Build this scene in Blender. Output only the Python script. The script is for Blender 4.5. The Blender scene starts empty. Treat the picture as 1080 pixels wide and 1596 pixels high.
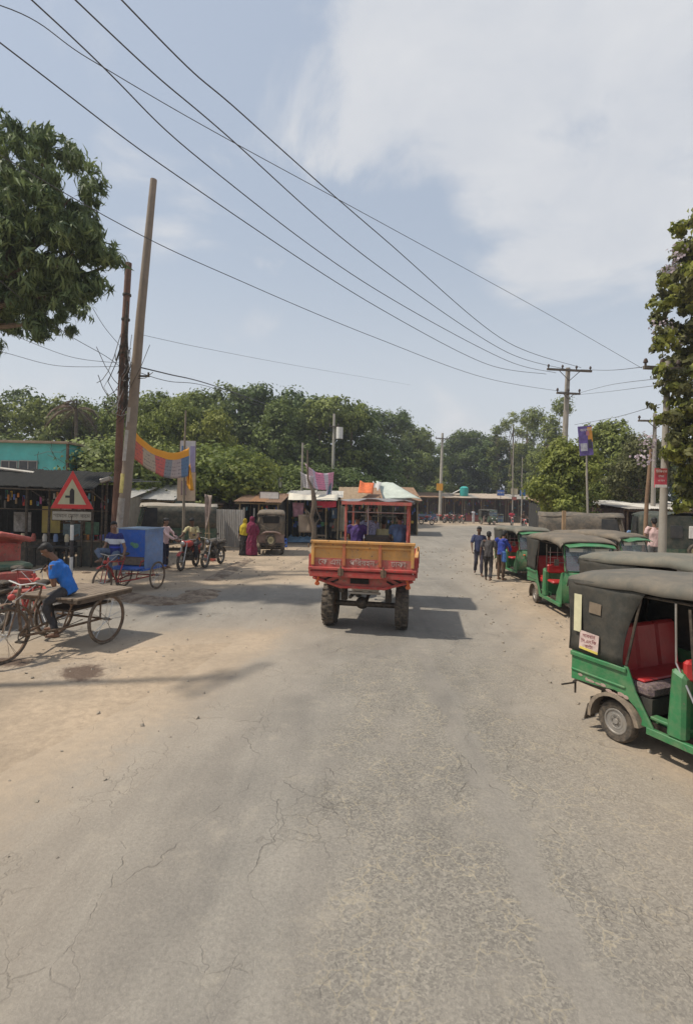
import bpy, bmesh, math, random
import numpy as np
from mathutils import Vector, Matrix, Euler

SC = bpy.context.scene
COL = SC.collection
rad = math.radians
PI = math.pi

# ------------------------------------------------------------------ camera
CAM_H = 2.5
HAZE = 0.0012
F = 800.0
ROLL = rad(1.3)
cam_d = bpy.data.cameras.new("camera")
cam = bpy.data.objects.new("camera", cam_d)
COL.objects.link(cam)
cam_d.sensor_width = 36
cam_d.sensor_fit = 'AUTO'
cam_d.lens = 36 * F / 1596
cam_d.shift_y = -19 / 1596
cam_d.clip_start = 0.1
cam_d.clip_end = 3000
cam.matrix_world = Matrix.Translation((0, 0, CAM_H)) @ Matrix.Rotation(-ROLL, 4, 'Y') @ Matrix.Rotation(PI / 2, 4, 'X')
SC.camera = cam

# ------------------------------------------------------------------ light and exposure
SUN_EL = rad(57)
SUN_DIR = Vector((-math.cos(SUN_EL) * 0.985, -math.cos(SUN_EL) * 0.17, math.sin(SUN_EL))).normalized()   # towards the sun
sun_d = bpy.data.lights.new("sun", 'SUN')
sun_d.energy = 3.35
sun_d.angle = rad(1.6)
sun_d.color = (1.0, 0.93, 0.82)
sun = bpy.data.objects.new("sun", sun_d)
COL.objects.link(sun)
sun.rotation_euler = SUN_DIR.to_track_quat('Z', 'Y').to_euler()

world = bpy.data.worlds.new("World")
SC.world = world
world.use_nodes = True
wn, wl = world.node_tree.nodes, world.node_tree.links
wn.clear()
def wnode(t, **k):
    n = wn.new(t)
    for a, b in k.items():
        setattr(n, a, b)
    return n
out = wnode('ShaderNodeOutputWorld')
bg = wnode('ShaderNodeBackground')
bg.inputs['Strength'].default_value = 0.108
sky = wnode('ShaderNodeTexSky', sky_type='NISHITA', sun_disc=False)
sky.sun_elevation = SUN_EL
sky.sun_rotation = math.atan2(SUN_DIR.x, SUN_DIR.y)
sky.air_density = 1.6
sky.dust_density = 2.4
sky.ozone_density = 1.5
tc = wnode('ShaderNodeTexCoord')
def wmath(op, a, b=None, c=None, clamp=False):
    n = wnode('ShaderNodeMath', operation=op, use_clamp=clamp)
    for i, v in enumerate((a, b, c)):
        if v is None: continue
        if isinstance(v, (int, float)): n.inputs[i].default_value = v
        else: wl.new(v, n.inputs[i])
    return n.outputs[0]
def wmix(fac, a, b):
    n = wnode('ShaderNodeMix', data_type='RGBA')
    for s, v in ((n.inputs[0], fac), (n.inputs[6], a), (n.inputs[7], b)):
        if isinstance(v, (int, float)): s.default_value = v
        elif isinstance(v, tuple): s.default_value = (*v, 1)
        else: wl.new(v, s)
    return n.outputs[2]
def wnoise(scale, detail, rough, zs=2.2, off=(0, 0, 0), dist=0.0):
    m = wnode('ShaderNodeMapping')
    m.inputs['Scale'].default_value = (1, 1, zs)
    m.inputs['Location'].default_value = off
    wl.new(tc.outputs['Generated'], m.inputs[0])
    n = wnode('ShaderNodeTexNoise')
    n.inputs['Scale'].default_value = scale
    n.inputs['Detail'].default_value = detail
    n.inputs['Roughness'].default_value = rough
    n.inputs['Distortion'].default_value = dist
    wl.new(m.outputs[0], n.inputs[0])
    return n.outputs[0]
def wblob(d, r0, r1):
    """1 near direction d (angle under r0), 0 beyond r1"""
    v = wnode('ShaderNodeVectorMath', operation='DOT_PRODUCT')
    wl.new(tc.outputs['Generated'], v.inputs[0])
    v.inputs[1].default_value = Vector(d).normalized()
    a = wmath('ARCCOSINE', v.outputs['Value'])
    m = wnode('ShaderNodeMapRange', interpolation_type='SMOOTHSTEP')
    wl.new(a, m.inputs[0])
    m.inputs[1].default_value = rad(r1); m.inputs[2].default_value = rad(r0)
    return m.outputs[0]
def pxdir(px, py):
    u, w = px - 540, py - 779
    c, s = math.cos(ROLL), math.sin(ROLL)
    return ((u * c + w * s) / F, 1.0, -(-u * s + w * c) / F)
# thin haze over the whole sky: the Nishita blue paled
hazed = wmix(0.70, sky.outputs[0], (3.9, 4.35, 5.1))
# horizon is paler
sep = wnode('ShaderNodeSeparateXYZ'); wl.new(tc.outputs['Generated'], sep.inputs[0])
hz = wnode('ShaderNodeMapRange', interpolation_type='SMOOTHERSTEP')
wl.new(sep.outputs[2], hz.inputs[0]); hz.inputs[1].default_value = 0.55; hz.inputs[2].default_value = -0.02
hazed = wmix(wmath('MULTIPLY', hz.outputs[0], 0.75), hazed, (5.6, 5.85, 6.2))
n1 = wnoise(2.6, 7, 0.56, 1.6, (0.3, 0.1, 0.0), 0.35)
n2 = wnoise(1.1, 4, 0.5, 1.6, (4.3, 2.1, 1.0), 0.2)
b1 = wblob(pxdir(930, -30), 9, 27)
b2 = wblob(pxdir(900, 330), 4, 21)
b3 = wblob(pxdir(480, 215), 1, 9)
b4 = wblob(pxdir(690, 60), 3, 12)
cov = wmath('ADD', wmath('MULTIPLY_ADD', n1, 1.75, -0.375), wmath('MULTIPLY', b1, 0.27))
cov = wmath('ADD', cov, wmath('MULTIPLY', b2, 0.17))
cov = wmath('ADD', cov, wmath('MULTIPLY', b3, 0.14))
cov = wmath('ADD', cov, wmath('MULTIPLY', b4, 0.17))
cov = wmath('ADD', cov, wmath('MULTIPLY', wmath('SUBTRACT', n2, 0.5), 0.25))
cm = wnode('ShaderNodeMapRange', interpolation_type='SMOOTHSTEP')
wl.new(cov, cm.inputs[0]); cm.inputs[1].default_value = 0.60; cm.inputs[2].default_value = 0.86
n3 = wnoise(5.0, 8, 0.6, 1.6, (1.3, 7.1, 2.0), 0.3)
ccol = wmix(n3, (4.3, 4.6, 5.15), (6.6, 6.55, 6.5))
skyc = wmix(wmath('MULTIPLY', cm.outputs[0], 0.85), hazed, ccol)
wl.new(skyc, bg.inputs['Color'])
wl.new(bg.outputs[0], out.inputs['Surface'])

SC.view_settings.view_transform = 'Standard'
SC.view_settings.look = 'None'
SC.view_settings.gamma = 1
SC.view_settings.use_curve_mapping = False
SC.view_settings.exposure = 0.27
SC.cycles.max_bounces = 6
SC.cycles.transparent_max_bounces = 6
SC.cycles.use_denoising = True

# ------------------------------------------------------------------ pixel -> place helpers (used only to choose where things stand)
def W(px, py, Y):
    u, w = px - 540, py - 779
    c, s = math.cos(ROLL), math.sin(ROLL)
    return Vector(((u * c + w * s) / F * Y, Y, CAM_H - (-u * s + w * c) / F * Y))
def G(px, py):
    u, w = px - 540, py - 779
    D = -u * math.sin(ROLL) + w * math.cos(ROLL)
    Y = CAM_H * F / D
    v = W(px, py, Y); v.z = 0
    return v

# ------------------------------------------------------------------ materials
MATS = {}
DUST = (0.34, 0.26, 0.18)
def mat(name, col, rough=0.7, metal=0.0, var=0.18, scale=4.0, dust=0.25, bump=0.15, bscale=60.0, spec=0.4, coat=0.0, attr=None, chip=0.0, chipc=(0.13, 0.085, 0.06)):
    if name in MATS: return MATS[name]
    m = bpy.data.materials.new(name); MATS[name] = m
    m.use_nodes = True
    nt = m.node_tree; N = nt.nodes; L = nt.links
    b = N['Principled BSDF']
    b.inputs['Roughness'].default_value = rough
    b.inputs['Metallic'].default_value = metal
    b.inputs['Specular IOR Level'].default_value = spec
    b.inputs['Coat Weight'].default_value = coat
    t = N.new('ShaderNodeTexCoord')
    n = N.new('ShaderNodeTexNoise'); n.inputs['Scale'].default_value = scale; n.inputs['Detail'].default_value = 6; n.inputs['Roughness'].default_value = 0.62
    L.new(t.outputs['Object'], n.inputs[0])
    r = N.new('ShaderNodeMapRange'); L.new(n.outputs[0], r.inputs[0])
    r.inputs[1].default_value = 0.3; r.inputs[2].default_value = 0.7; r.inputs[3].default_value = 1 - var; r.inputs[4].default_value = 1 + var
    mx = N.new('ShaderNodeVectorMath'); mx.operation = 'SCALE'
    if attr:
        a = N.new('ShaderNodeAttribute'); a.attribute_name = attr
        L.new(a.outputs['Color'], mx.inputs[0])
    else:
        mx.inputs[0].default_value = col
    L.new(r.outputs[0], mx.inputs['Scale'])
    last = mx.outputs[0]
    if chip > 0:
        nc_ = N.new('ShaderNodeTexNoise'); nc_.inputs['Scale'].default_value = scale * 3.1; nc_.inputs['Detail'].default_value = 9; nc_.inputs['Roughness'].default_value = 0.68
        L.new(t.outputs['Object'], nc_.inputs[0])
        rc_ = N.new('ShaderNodeMapRange'); L.new(nc_.outputs[0], rc_.inputs[0]); rc_.inputs[1].default_value = 0.66 - chip; rc_.inputs[2].default_value = 0.67 - chip
        mc_ = N.new('ShaderNodeMix'); mc_.data_type = 'RGBA'; L.new(rc_.outputs[0], mc_.inputs[0]); L.new(last, mc_.inputs[6]); mc_.inputs[7].default_value = (*chipc, 1)
        last = mc_.outputs[2]
    if dust > 0:
        n2 = N.new('ShaderNodeTexNoise'); n2.inputs['Scale'].default_value = scale * 2.3; n2.inputs['Detail'].default_value = 8; n2.inputs['Roughness'].default_value = 0.7
        L.new(t.outputs['Object'], n2.inputs[0])
        r2 = N.new('ShaderNodeMapRange'); L.new(n2.outputs[0], r2.inputs[0])
        r2.inputs[1].default_value = 0.42; r2.inputs[2].default_value = 0.75; r2.inputs[3].default_value = dust * 0.25; r2.inputs[4].default_value = min(1, dust * 1.6)
        mc = N.new('ShaderNodeMix'); mc.data_type = 'RGBA'
        L.new(r2.outputs[0], mc.inputs[0]); L.new(last, mc.inputs[6]); mc.inputs[7].default_value = (*DUST, 1)
        last = mc.outputs[2]
        rr = N.new('ShaderNodeMapRange'); L.new(r2.outputs[0], rr.inputs[0])
        rr.inputs[3].default_value = rough; rr.inputs[4].default_value = min(1, rough + 0.35)
        L.new(rr.outputs[0], b.inputs['Roughness'])
    L.new(last, b.inputs['Base Color'])
    if bump > 0:
        n3 = N.new('ShaderNodeTexNoise'); n3.inputs['Scale'].default_value = bscale; n3.inputs['Detail'].default_value = 4
        L.new(t.outputs['Object'], n3.inputs[0])
        bp = N.new('ShaderNodeBump'); bp.inputs['Strength'].default_value = bump; bp.inputs['Distance'].default_value = 0.02
        L.new(n3.outputs[0], bp.inputs['Height']); L.new(bp.outputs[0], b.inputs['Normal'])
    return m

def glass(name='glass', tint=(0.16, 0.20, 0.22), alpha=0.42):
    if name in MATS: return MATS[name]
    m = bpy.data.materials.new(name); MATS[name] = m; m.use_nodes = True
    nt = m.node_tree; b = nt.nodes['Principled BSDF']
    b.inputs['Base Color'].default_value = (*tint, 1); b.inputs['Roughness'].default_value = 0.12
    b.inputs['Alpha'].default_value = alpha
    b.inputs['Specular IOR Level'].default_value = 0.8
    return m

GREEN = mat('green_paint', (0.012, 0.17, 0.055), 0.45, 0, 0.16, 3, 0.24, 0.08, 30, 0.45, 0.1, chip=.01, chipc=(.16, .13, .10))
DGREEN = mat('dark_green_paint', (0.012, 0.07, 0.04), 0.5, 0, 0.2, 3, 0.3, 0.05)
TARP = mat('grey_tarpaulin', (0.092, 0.091, 0.078), 0.8, 0, 0.12, 1.3, 0.30, 0.22, 5)
TARPD = mat('dark_tarpaulin', (0.03, 0.032, 0.028), 0.7, 0, 0.2, 2.2, 0.12, 0.4, 9)
REDV = mat('red_vinyl', (0.42, 0.02, 0.022), 0.4, 0, 0.12, 4, 0.08, 0.12, 12)
FLOR = mat('floral_cloth', (0.10, 0.07, 0.10), 0.9, 0, 0.8, 22, 0.5, 0.3)
BLACK = mat('black_rubber', (0.022, 0.021, 0.02), 0.8, 0, 0.2, 5, 0.32, 0.3, 40)
DARKM = mat('dark_metal', (0.03, 0.028, 0.026), 0.55, 0.4, 0.3, 6, 0.3, 0.1)
CHROME = mat('dull_chrome', (0.5, 0.49, 0.47), 0.32, 0.9, 0.15, 5, 0.25, 0.05)
SILVER = mat('silver_paint', (0.36, 0.35, 0.33), 0.4, 0.6, 0.2, 6, 0.4, 0.05)
RUST = mat('rusty_steel', (0.13, 0.075, 0.045), 0.8, 0.2, 0.4, 7, 0.35, 0.3)
FENDER = mat('dusty_fender', (0.16, 0.13, 0.10), 0.8, 0, 0.25, 5, 0.55, 0.2)
RED = mat('red_paint', (0.42, 0.03, 0.028), 0.55, 0, 0.25, 4, 0.28, 0.12, chip=.05)
FRED = mat('faded_red_paint', (0.44, 0.075, 0.065), 0.65, 0, 0.3, 5, 0.38, 0.12, chip=.075)
YEL = mat('ochre_yellow_paint', (0.60, 0.29, 0.07), 0.6, 0, 0.22, 4, 0.32, 0.1, chip=.045)
ORG = mat('orange_cloth', (0.62, 0.13, 0.03), 0.8, 0, 0.2, 5, 0.15, 0.3)
WHITE = mat('white_paint', (0.72, 0.70, 0.65), 0.6, 0, 0.1, 5, 0.18, 0.05)
CREAM = mat('cream_paper', (0.62, 0.55, 0.38), 0.8, 0, 0.15, 8, 0.2, 0.1)
BLUE = mat('blue_paint', (0.018, 0.11, 0.46), 0.5, 0, 0.2, 3, 0.12, 0.06, chip=.02, chipc=(.2, .2, .2))
PBLUE = mat('faded_blue_paint', (0.14, 0.23, 0.42), 0.7, 0, 0.2, 4, 0.22, 0.1, chip=.03, chipc=(.05, .12, .35))
TEAL = mat('teal_plaster', (0.10, 0.46, 0.43), 0.85, 0, 0.14, 1.5, 0.08, 0.2)
WOOD = mat('weathered_wood', (0.17, 0.13, 0.095), 0.85, 0, 0.35, 6, 0.35, 0.4, 30)
WOODL = mat('pale_wood', (0.42, 0.27, 0.15), 0.8, 0, 0.3, 6, 0.2, 0.3, 30)
BAMB = mat('bamboo', (0.30, 0.23, 0.13), 0.8, 0, 0.3, 5, 0.2, 0.2)
TIN = mat('grey_tin', (0.30, 0.29, 0.27), 0.55, 0.35, 0.25, 2.5, 0.4, 0.15, 20)
TINR = mat('rusty_tin', (0.27, 0.155, 0.09), 0.75, 0.15, 0.4, 2.5, 0.3, 0.15, 20)
TINW = mat('pale_tin', (0.55, 0.53, 0.48), 0.6, 0.1, 0.2, 2.5, 0.3, 0.15, 20)
TIND = mat('dark_tin', (0.022, 0.024, 0.023), 0.8, 0.0, 0.3, 2.5, 0.06, 0.15, 20)
DARKW = mat('dark_boards', (0.026, 0.026, 0.025), 0.85, 0, 0.4, 4, 0.06, 0.2)  # near-black boards, one base tone for stall walls and tables
CONC = mat('grey_concrete', (0.29, 0.265, 0.23), 0.9, 0, 0.22, 3, 0.25, 0.4, 25)
BARK = mat('bark', (0.12, 0.09, 0.065), 0.95, 0, 0.4, 5, 0.25, 0.7, 14)
REDPOLE = mat('red_brown_steel', (0.17, 0.085, 0.06), 0.75, 0.1, 0.35, 4, 0.15, 0.3, 20)
SKIN = mat('brown_skin', (0.17, 0.085, 0.05), 0.55, 0, 0.08, 6, 0, 0.05)
HAIR = mat('black_hair', (0.012, 0.010, 0.009), 0.6, 0, 0.3, 30, 0, 0.3)
def cloth(name, col, var=0.15): return mat(name + '_cloth', col, 0.9, 0, var, 7, 0.06, 0.35, 25)
EYEW = mat('eye_white', (0.6, 0.58, 0.55), 0.4, 0, 0.02, 5, 0, 0)

# ------------------------------------------------------------------ mesh builder
class MB:
    def __init__(s): s.v = []; s.f = []; s.M = Matrix.Identity(4)
    def at(s, loc=(0, 0, 0), rot=(0, 0, 0)):
        s.M = Matrix.Translation(loc) @ Euler(rot).to_matrix().to_4x4(); return s
    def add(s, vs, fs):
        k = len(s.v)
        s.v += [tuple(s.M @ Vector(p)) for p in vs]
        s.f += [tuple(i + k for i in f) for f in fs]
        return s
    def box(s, c, d, rot=None, taper=1.0):
        x, y, z = d[0] / 2, d[1] / 2, d[2] / 2
        R = Euler(rot).to_matrix() if rot else None
        vs = []
        for sz in (-1, 1):
            t = taper if sz > 0 else 1
            for sx, sy in ((-1, -1), (1, -1), (1, 1), (-1, 1)):
                p = Vector((sx * x * t, sy * y * t, sz * z))
                if R: p = R @ p
                vs.append(p + Vector(c))
        return s.add(vs, [(3, 2, 1, 0), (4, 5, 6, 7), (0, 1, 5, 4), (1, 2, 6, 5), (2, 3, 7, 6), (3, 0, 4, 7)])
    def tube(s, pts, r, n=8, cap=True):
        pts = [Vector(p) for p in pts]
        rs = r if isinstance(r, (list, tuple)) else [r] * len(pts)
        vs = []; fs = []
        up = None
        for i, p in enumerate(pts):
            d = (pts[min(i + 1, len(pts) - 1)] - pts[max(i - 1, 0)])
            if d.length < 1e-9: d = Vector((0, 0, 1))
            d.normalize()
            if up is None:
                up = Vector((0, 0, 1)) if abs(d.z) < 0.9 else Vector((1, 0, 0))
            a = d.cross(up)
            if a.length < 1e-4: a = d.cross(Vector((0.3, 1, 0.2)))
            a.normalize(); b = a.cross(d).normalized(); up = b
            for k in range(n):
                t = 2 * PI * k / n
                rr = rs[i]
                if isinstance(rr, tuple): vs.append(p + a * math.cos(t) * rr[0] + b * math.sin(t) * rr[1])
                else: vs.append(p + (a * math.cos(t) + b * math.sin(t)) * rr)
        for i in range(len(pts) - 1):
            for k in range(n):
                k2 = (k + 1) % n
                fs.append((i * n + k, i * n + k2, (i + 1) * n + k2, (i + 1) * n + k))
        if cap:
            fs.append(tuple(range(n - 1, -1, -1)))
            e = (len(pts) - 1) * n
            fs.append(tuple(e + k for k in range(n)))
        return s.add(vs, fs)
    def ell(s, c, r, nu=12, nv=8, rot=None):
        R = Euler(rot).to_matrix() if rot else None
        vs = []; fs = []
        def P(x, y, z):
            p = Vector((x * r[0], y * r[1], z * r[2]))
            if R: p = R @ p
            return p + Vector(c)
        vs.append(P(0, 0, 1))
        for j in range(1, nv):
            t = PI * j / nv
            for i in range(nu):
                a = 2 * PI * i / nu
                vs.append(P(math.sin(t) * math.cos(a), math.sin(t) * math.sin(a), math.cos(t)))
        vs.append(P(0, 0, -1))
        for i in range(nu):
            fs.append((0, 1 + i, 1 + (i + 1) % nu))
            e = 1 + (nv - 2) * nu
            fs.append((len(vs) - 1, e + (i + 1) % nu, e + i))
        for j in range(nv - 2):
            for i in range(nu):
                a = 1 + j * nu + i; b = 1 + j * nu + (i + 1) % nu
                fs.append((a, a + nu, b + nu, b))
        return s.add(vs, fs)
    def prism(s, poly, t0, t1, plane='xz'):
        """polygon in a plane, swept along the third axis from t0 to t1"""
        def P(a, b, t):
            return {'xz': (a, t, b), 'yz': (t, a, b), 'xy': (a, b, t)}[plane]
        n = len(poly)
        vs = [P(a, b, t0) for a, b in poly] + [P(a, b, t1) for a, b in poly]
        fs = [tuple(range(n)), tuple(range(2 * n - 1, n - 1, -1))]
        for i in range(n):
            j = (i + 1) % n
            fs.append((i, i + n, j + n, j))
        return s.add(vs, fs)
    def sheet(s, grid, th=0.0):
        """grid[i][j] of points; th > 0 gives it thickness along the mean normal"""
        n, m = len(grid), len(grid[0])
        flat = [Vector(p) for row in grid for p in row]
        fs = [(i * m + j, (i + 1) * m + j, (i + 1) * m + j + 1, i * m + j + 1) for i in range(n - 1) for j in range(m - 1)]
        if th <= 0: return s.add(flat, fs)
        nr = (flat[m] - flat[0]).cross(flat[1] - flat[0]); nr.normalize()
        k = n * m
        vs = flat + [p + nr * th for p in flat]
        f2 = fs + [tuple(k + q for q in reversed(f)) for f in fs]
        rim = [j for j in range(m)] + [i * m + m - 1 for i in range(1, n)] + [(n - 1) * m + j for j in range(m - 2, -1, -1)] + [i * m for i in range(n - 2, 0, -1)]
        for a, b in zip(rim, rim[1:] + rim[:1]): f2.append((a, b, b + k, a + k))
        return s.add(vs, f2)
    def torus(s, c, R, r, axis='y', n=28, m=8, flat=1.0):
        vs = []; fs = []
        for i in range(n):
            a = 2 * PI * i / n
            for j in range(m):
                b = 2 * PI * j / m
                q = R + r * math.cos(b); h = r * flat * math.sin(b)
                x, z = q * math.cos(a), q * math.sin(a)
                p = {'y': (x, h, z), 'x': (h, x, z), 'z': (x, z, h)}[axis]
                vs.append(Vector(p) + Vector(c))
        for i in range(n):
            for j in range(m):
                fs.append((i * m + j, ((i + 1) % n) * m + j, ((i + 1) % n) * m + (j + 1) % m, i * m + (j + 1) % m))
        return s.add(vs, fs)
    def mesh(s, name, m):
        me = bpy.data.meshes.new(name)
        me.from_pydata(s.v, [], s.f)
        me.validate()
        bm = bmesh.new(); bm.from_mesh(me)
        bmesh.ops.recalc_face_normals(bm, faces=bm.faces)
        bm.to_mesh(me); bm.free()
        if m: me.materials.append(m)
        return me
    def build(s, name, m, parent=None, smooth=False, bevel=0.0):
        me = s.mesh(name, m)
        if bevel > 0:
            bm = bmesh.new(); bm.from_mesh(me)
            es = [e for e in bm.edges if len(e.link_faces) == 2 and e.calc_face_angle(0) > 0.5]
            bmesh.ops.bevel(bm, geom=es, offset=bevel, segments=1, affect='EDGES', clamp_overlap=True)
            bm.to_mesh(me); bm.free()
        if smooth:
            for p in me.polygons: p.use_smooth = True
            if smooth != 'all':
                me.set_sharp_from_angle(angle=rad(40))
        o = bpy.data.objects.new(name, me); COL.objects.link(o)
        if parent is not None: o.parent = parent
        return o

def put(name, me, parent, loc=(0, 0, 0), rot=(0, 0, 0), scale=(1, 1, 1)):
    o = bpy.data.objects.new(name, me); COL.objects.link(o)
    o.parent = parent; o.location = loc; o.rotation_euler = rot; o.scale = scale
    return o
def tag(o, label, cat, group=None, kind=None):
    if label: o['label'] = label
    if cat: o['category'] = cat
    if group: o['group'] = group
    if kind: o['kind'] = kind
    return o
def thing(name, label, cat, loc=(0, 0, 0), rz=0.0, group=None, scale=1.0):
    o = bpy.data.objects.new(name, None); COL.objects.link(o)
    o.empty_display_size = 0.2
    o.location = loc; o.rotation_euler = (0, 0, rz); o.scale = (scale,) * 3
    return tag(o, label, cat, group)
KIDS = None
def copy_tree(o, parent=None):
    c = o.copy(); COL.objects.link(c)
    if parent is not None: c.parent = parent
    for ch in list(o.children): copy_tree(ch, c)
    return c
def dup(o, loc, rz, label, scale=None, group=None):
    c = copy_tree(o); c.location = loc; c.rotation_euler = (0, 0, rz); c['label'] = label
    if scale: c.scale = (scale,) * 3
    if group: c['group'] = group
    return c
def heading(dx, dy): return math.atan2(dy, dx)
def text_mesh(txt, size, m, depth=0.004):
    cu = bpy.data.curves.new('lettering', 'FONT'); cu.body = txt; cu.size = size
    cu.extrude = depth; cu.align_x = 'CENTER'; cu.align_y = 'CENTER'; cu.resolution_u = 3
    t = bpy.data.objects.new('lettering', cu); COL.objects.link(t)
    dg = bpy.context.evaluated_depsgraph_get()
    me = bpy.data.meshes.new_from_object(t.evaluated_get(dg))
    bpy.data.objects.remove(t); bpy.data.curves.remove(cu)
    me.materials.clear(); me.materials.append(m)
    return me

# ------------------------------------------------------------------ ground and road
class NT:
    """short-hand for wiring a material"""
    def __init__(s, name):
        s.m = bpy.data.materials.new(name); s.m.use_nodes = True
        s.N = s.m.node_tree.nodes; s.L = s.m.node_tree.links
        s.b = s.N['Principled BSDF']
        s.pos = s.N.new('ShaderNodeTexCoord').outputs['Object']
    def _in(s, sock, v):
        if v is None: return
        if isinstance(v, (int, float)): sock.default_value = v
        elif isinstance(v, tuple): sock.default_value = (*v, 1) if len(sock.default_value) == 4 else v
        else: s.L.new(v, sock)
    def math(s, op, a, b=None, c=None, clamp=False):
        n = s.N.new('ShaderNodeMath'); n.operation = op; n.use_clamp = clamp
        for i, v in enumerate((a, b, c)): s._in(n.inputs[i], v)
        return n.outputs[0]
    def mix(s, f, a, b, mode='MIX'):
        n = s.N.new('ShaderNodeMix'); n.data_type = 'RGBA'; n.blend_type = mode
        s._in(n.inputs[0], f); s._in(n.inputs[6], a); s._in(n.inputs[7], b)
        return n.outputs[2]
    def ss(s, v, a, b, lo=0.0, hi=1.0, t='SMOOTHSTEP'):
        n = s.N.new('ShaderNodeMapRange'); n.interpolation_type = t
        s._in(n.inputs[0], v); s._in(n.inputs[1], a); s._in(n.inputs[2], b); s._in(n.inputs[3], lo); s._in(n.inputs[4], hi)
        return n.outputs[0]
    def map(s, sc=(1, 1, 1), off=(0, 0, 0), vec=None):
        n = s.N.new('ShaderNodeMapping'); n.inputs['Scale'].default_value = sc; n.inputs['Location'].default_value = off
        s.L.new(vec or s.pos, n.inputs[0]); return n.outputs[0]
    def noise(s, scale, det=6, rough=0.6, vec=None, dist=0.0, col=False):
        n = s.N.new('ShaderNodeTexNoise'); n.inputs['Scale'].default_value = scale; n.inputs['Detail'].default_value = det
        n.inputs['Roughness'].default_value = rough; n.inputs['Distortion'].default_value = dist
        s.L.new(vec or s.pos, n.inputs[0]); return n.outputs[1 if col else 0]
    def vor(s, scale, feat='DISTANCE_TO_EDGE', vec=None, out='Distance'):
        n = s.N.new('ShaderNodeTexVoronoi'); n.feature = feat; n.inputs['Scale'].default_value = scale
        s.L.new(vec or s.pos, n.inputs[0]); return n.outputs[out]
    def warp(s, amt, scale):
        n = s.N.new('ShaderNodeTexNoise'); n.inputs['Scale'].default_value = scale; n.inputs['Detail'].default_value = 4
        s.L.new(s.pos, n.inputs[0])
        v = s.N.new('ShaderNodeVectorMath'); v.operation = 'MULTIPLY_ADD'
        s.L.new(n.outputs[1], v.inputs[0]); v.inputs[1].default_value = (amt,) * 3; s.L.new(s.pos, v.inputs[2])
        return v.outputs[0]
    def xyz(s):
        n = s.N.new('ShaderNodeSeparateXYZ'); s.L.new(s.pos, n.inputs[0]); return n.outputs
    def bump(s, h, st, dist=0.02, prev=None):
        n = s.N.new('ShaderNodeBump'); n.inputs['Strength'].default_value = st; n.inputs['Distance'].default_value = dist
        s.L.new(h, n.inputs['Height'])
        if prev: s.L.new(prev, n.inputs['Normal'])
        return n.outputs[0]

def sand_nodes(g):
    a = g.noise(0.45, 7, 0.62)
    c = g.mix(g.ss(a, 0.33, 0.68), (0.30, 0.238, 0.172), (0.49, 0.378, 0.265))
    d = g.noise(0.16, 5, 0.6, g.map((1, 1, 1), (5.2, 1.7, 0)))
    c = g.mix(g.ss(d, 0.5, 0.72, 0, 0.6), c, (0.25, 0.22, 0.18))
    e = g.noise(9, 8, 0.72)
    c = g.mix(g.ss(e, 0.3, 0.75, 0, 0.5), c, (0.19, 0.15, 0.11))
    sp = g.vor(26, 'F1')
    spk = g.math('MULTIPLY', g.ss(sp, 0.16, 0.08), g.ss(g.noise(3.0), 0.5, 0.62))
    c = g.mix(g.math('MULTIPLY', spk, 0.6), c, (0.13, 0.10, 0.08))
    return c, e

gm = NT('packed_sandy_earth')
c, e = sand_nodes(gm)
gm.L.new(c, gm.b.inputs['Base Color']); gm.b.inputs['Roughness'].default_value = 0.95
gm.b.inputs['Specular IOR Level'].default_value = 0.15
nb = gm.bump(gm.noise(5, 9, 0.7), 0.5, 0.05)
gm.L.new(nb, gm.b.inputs['Normal'])

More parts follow.
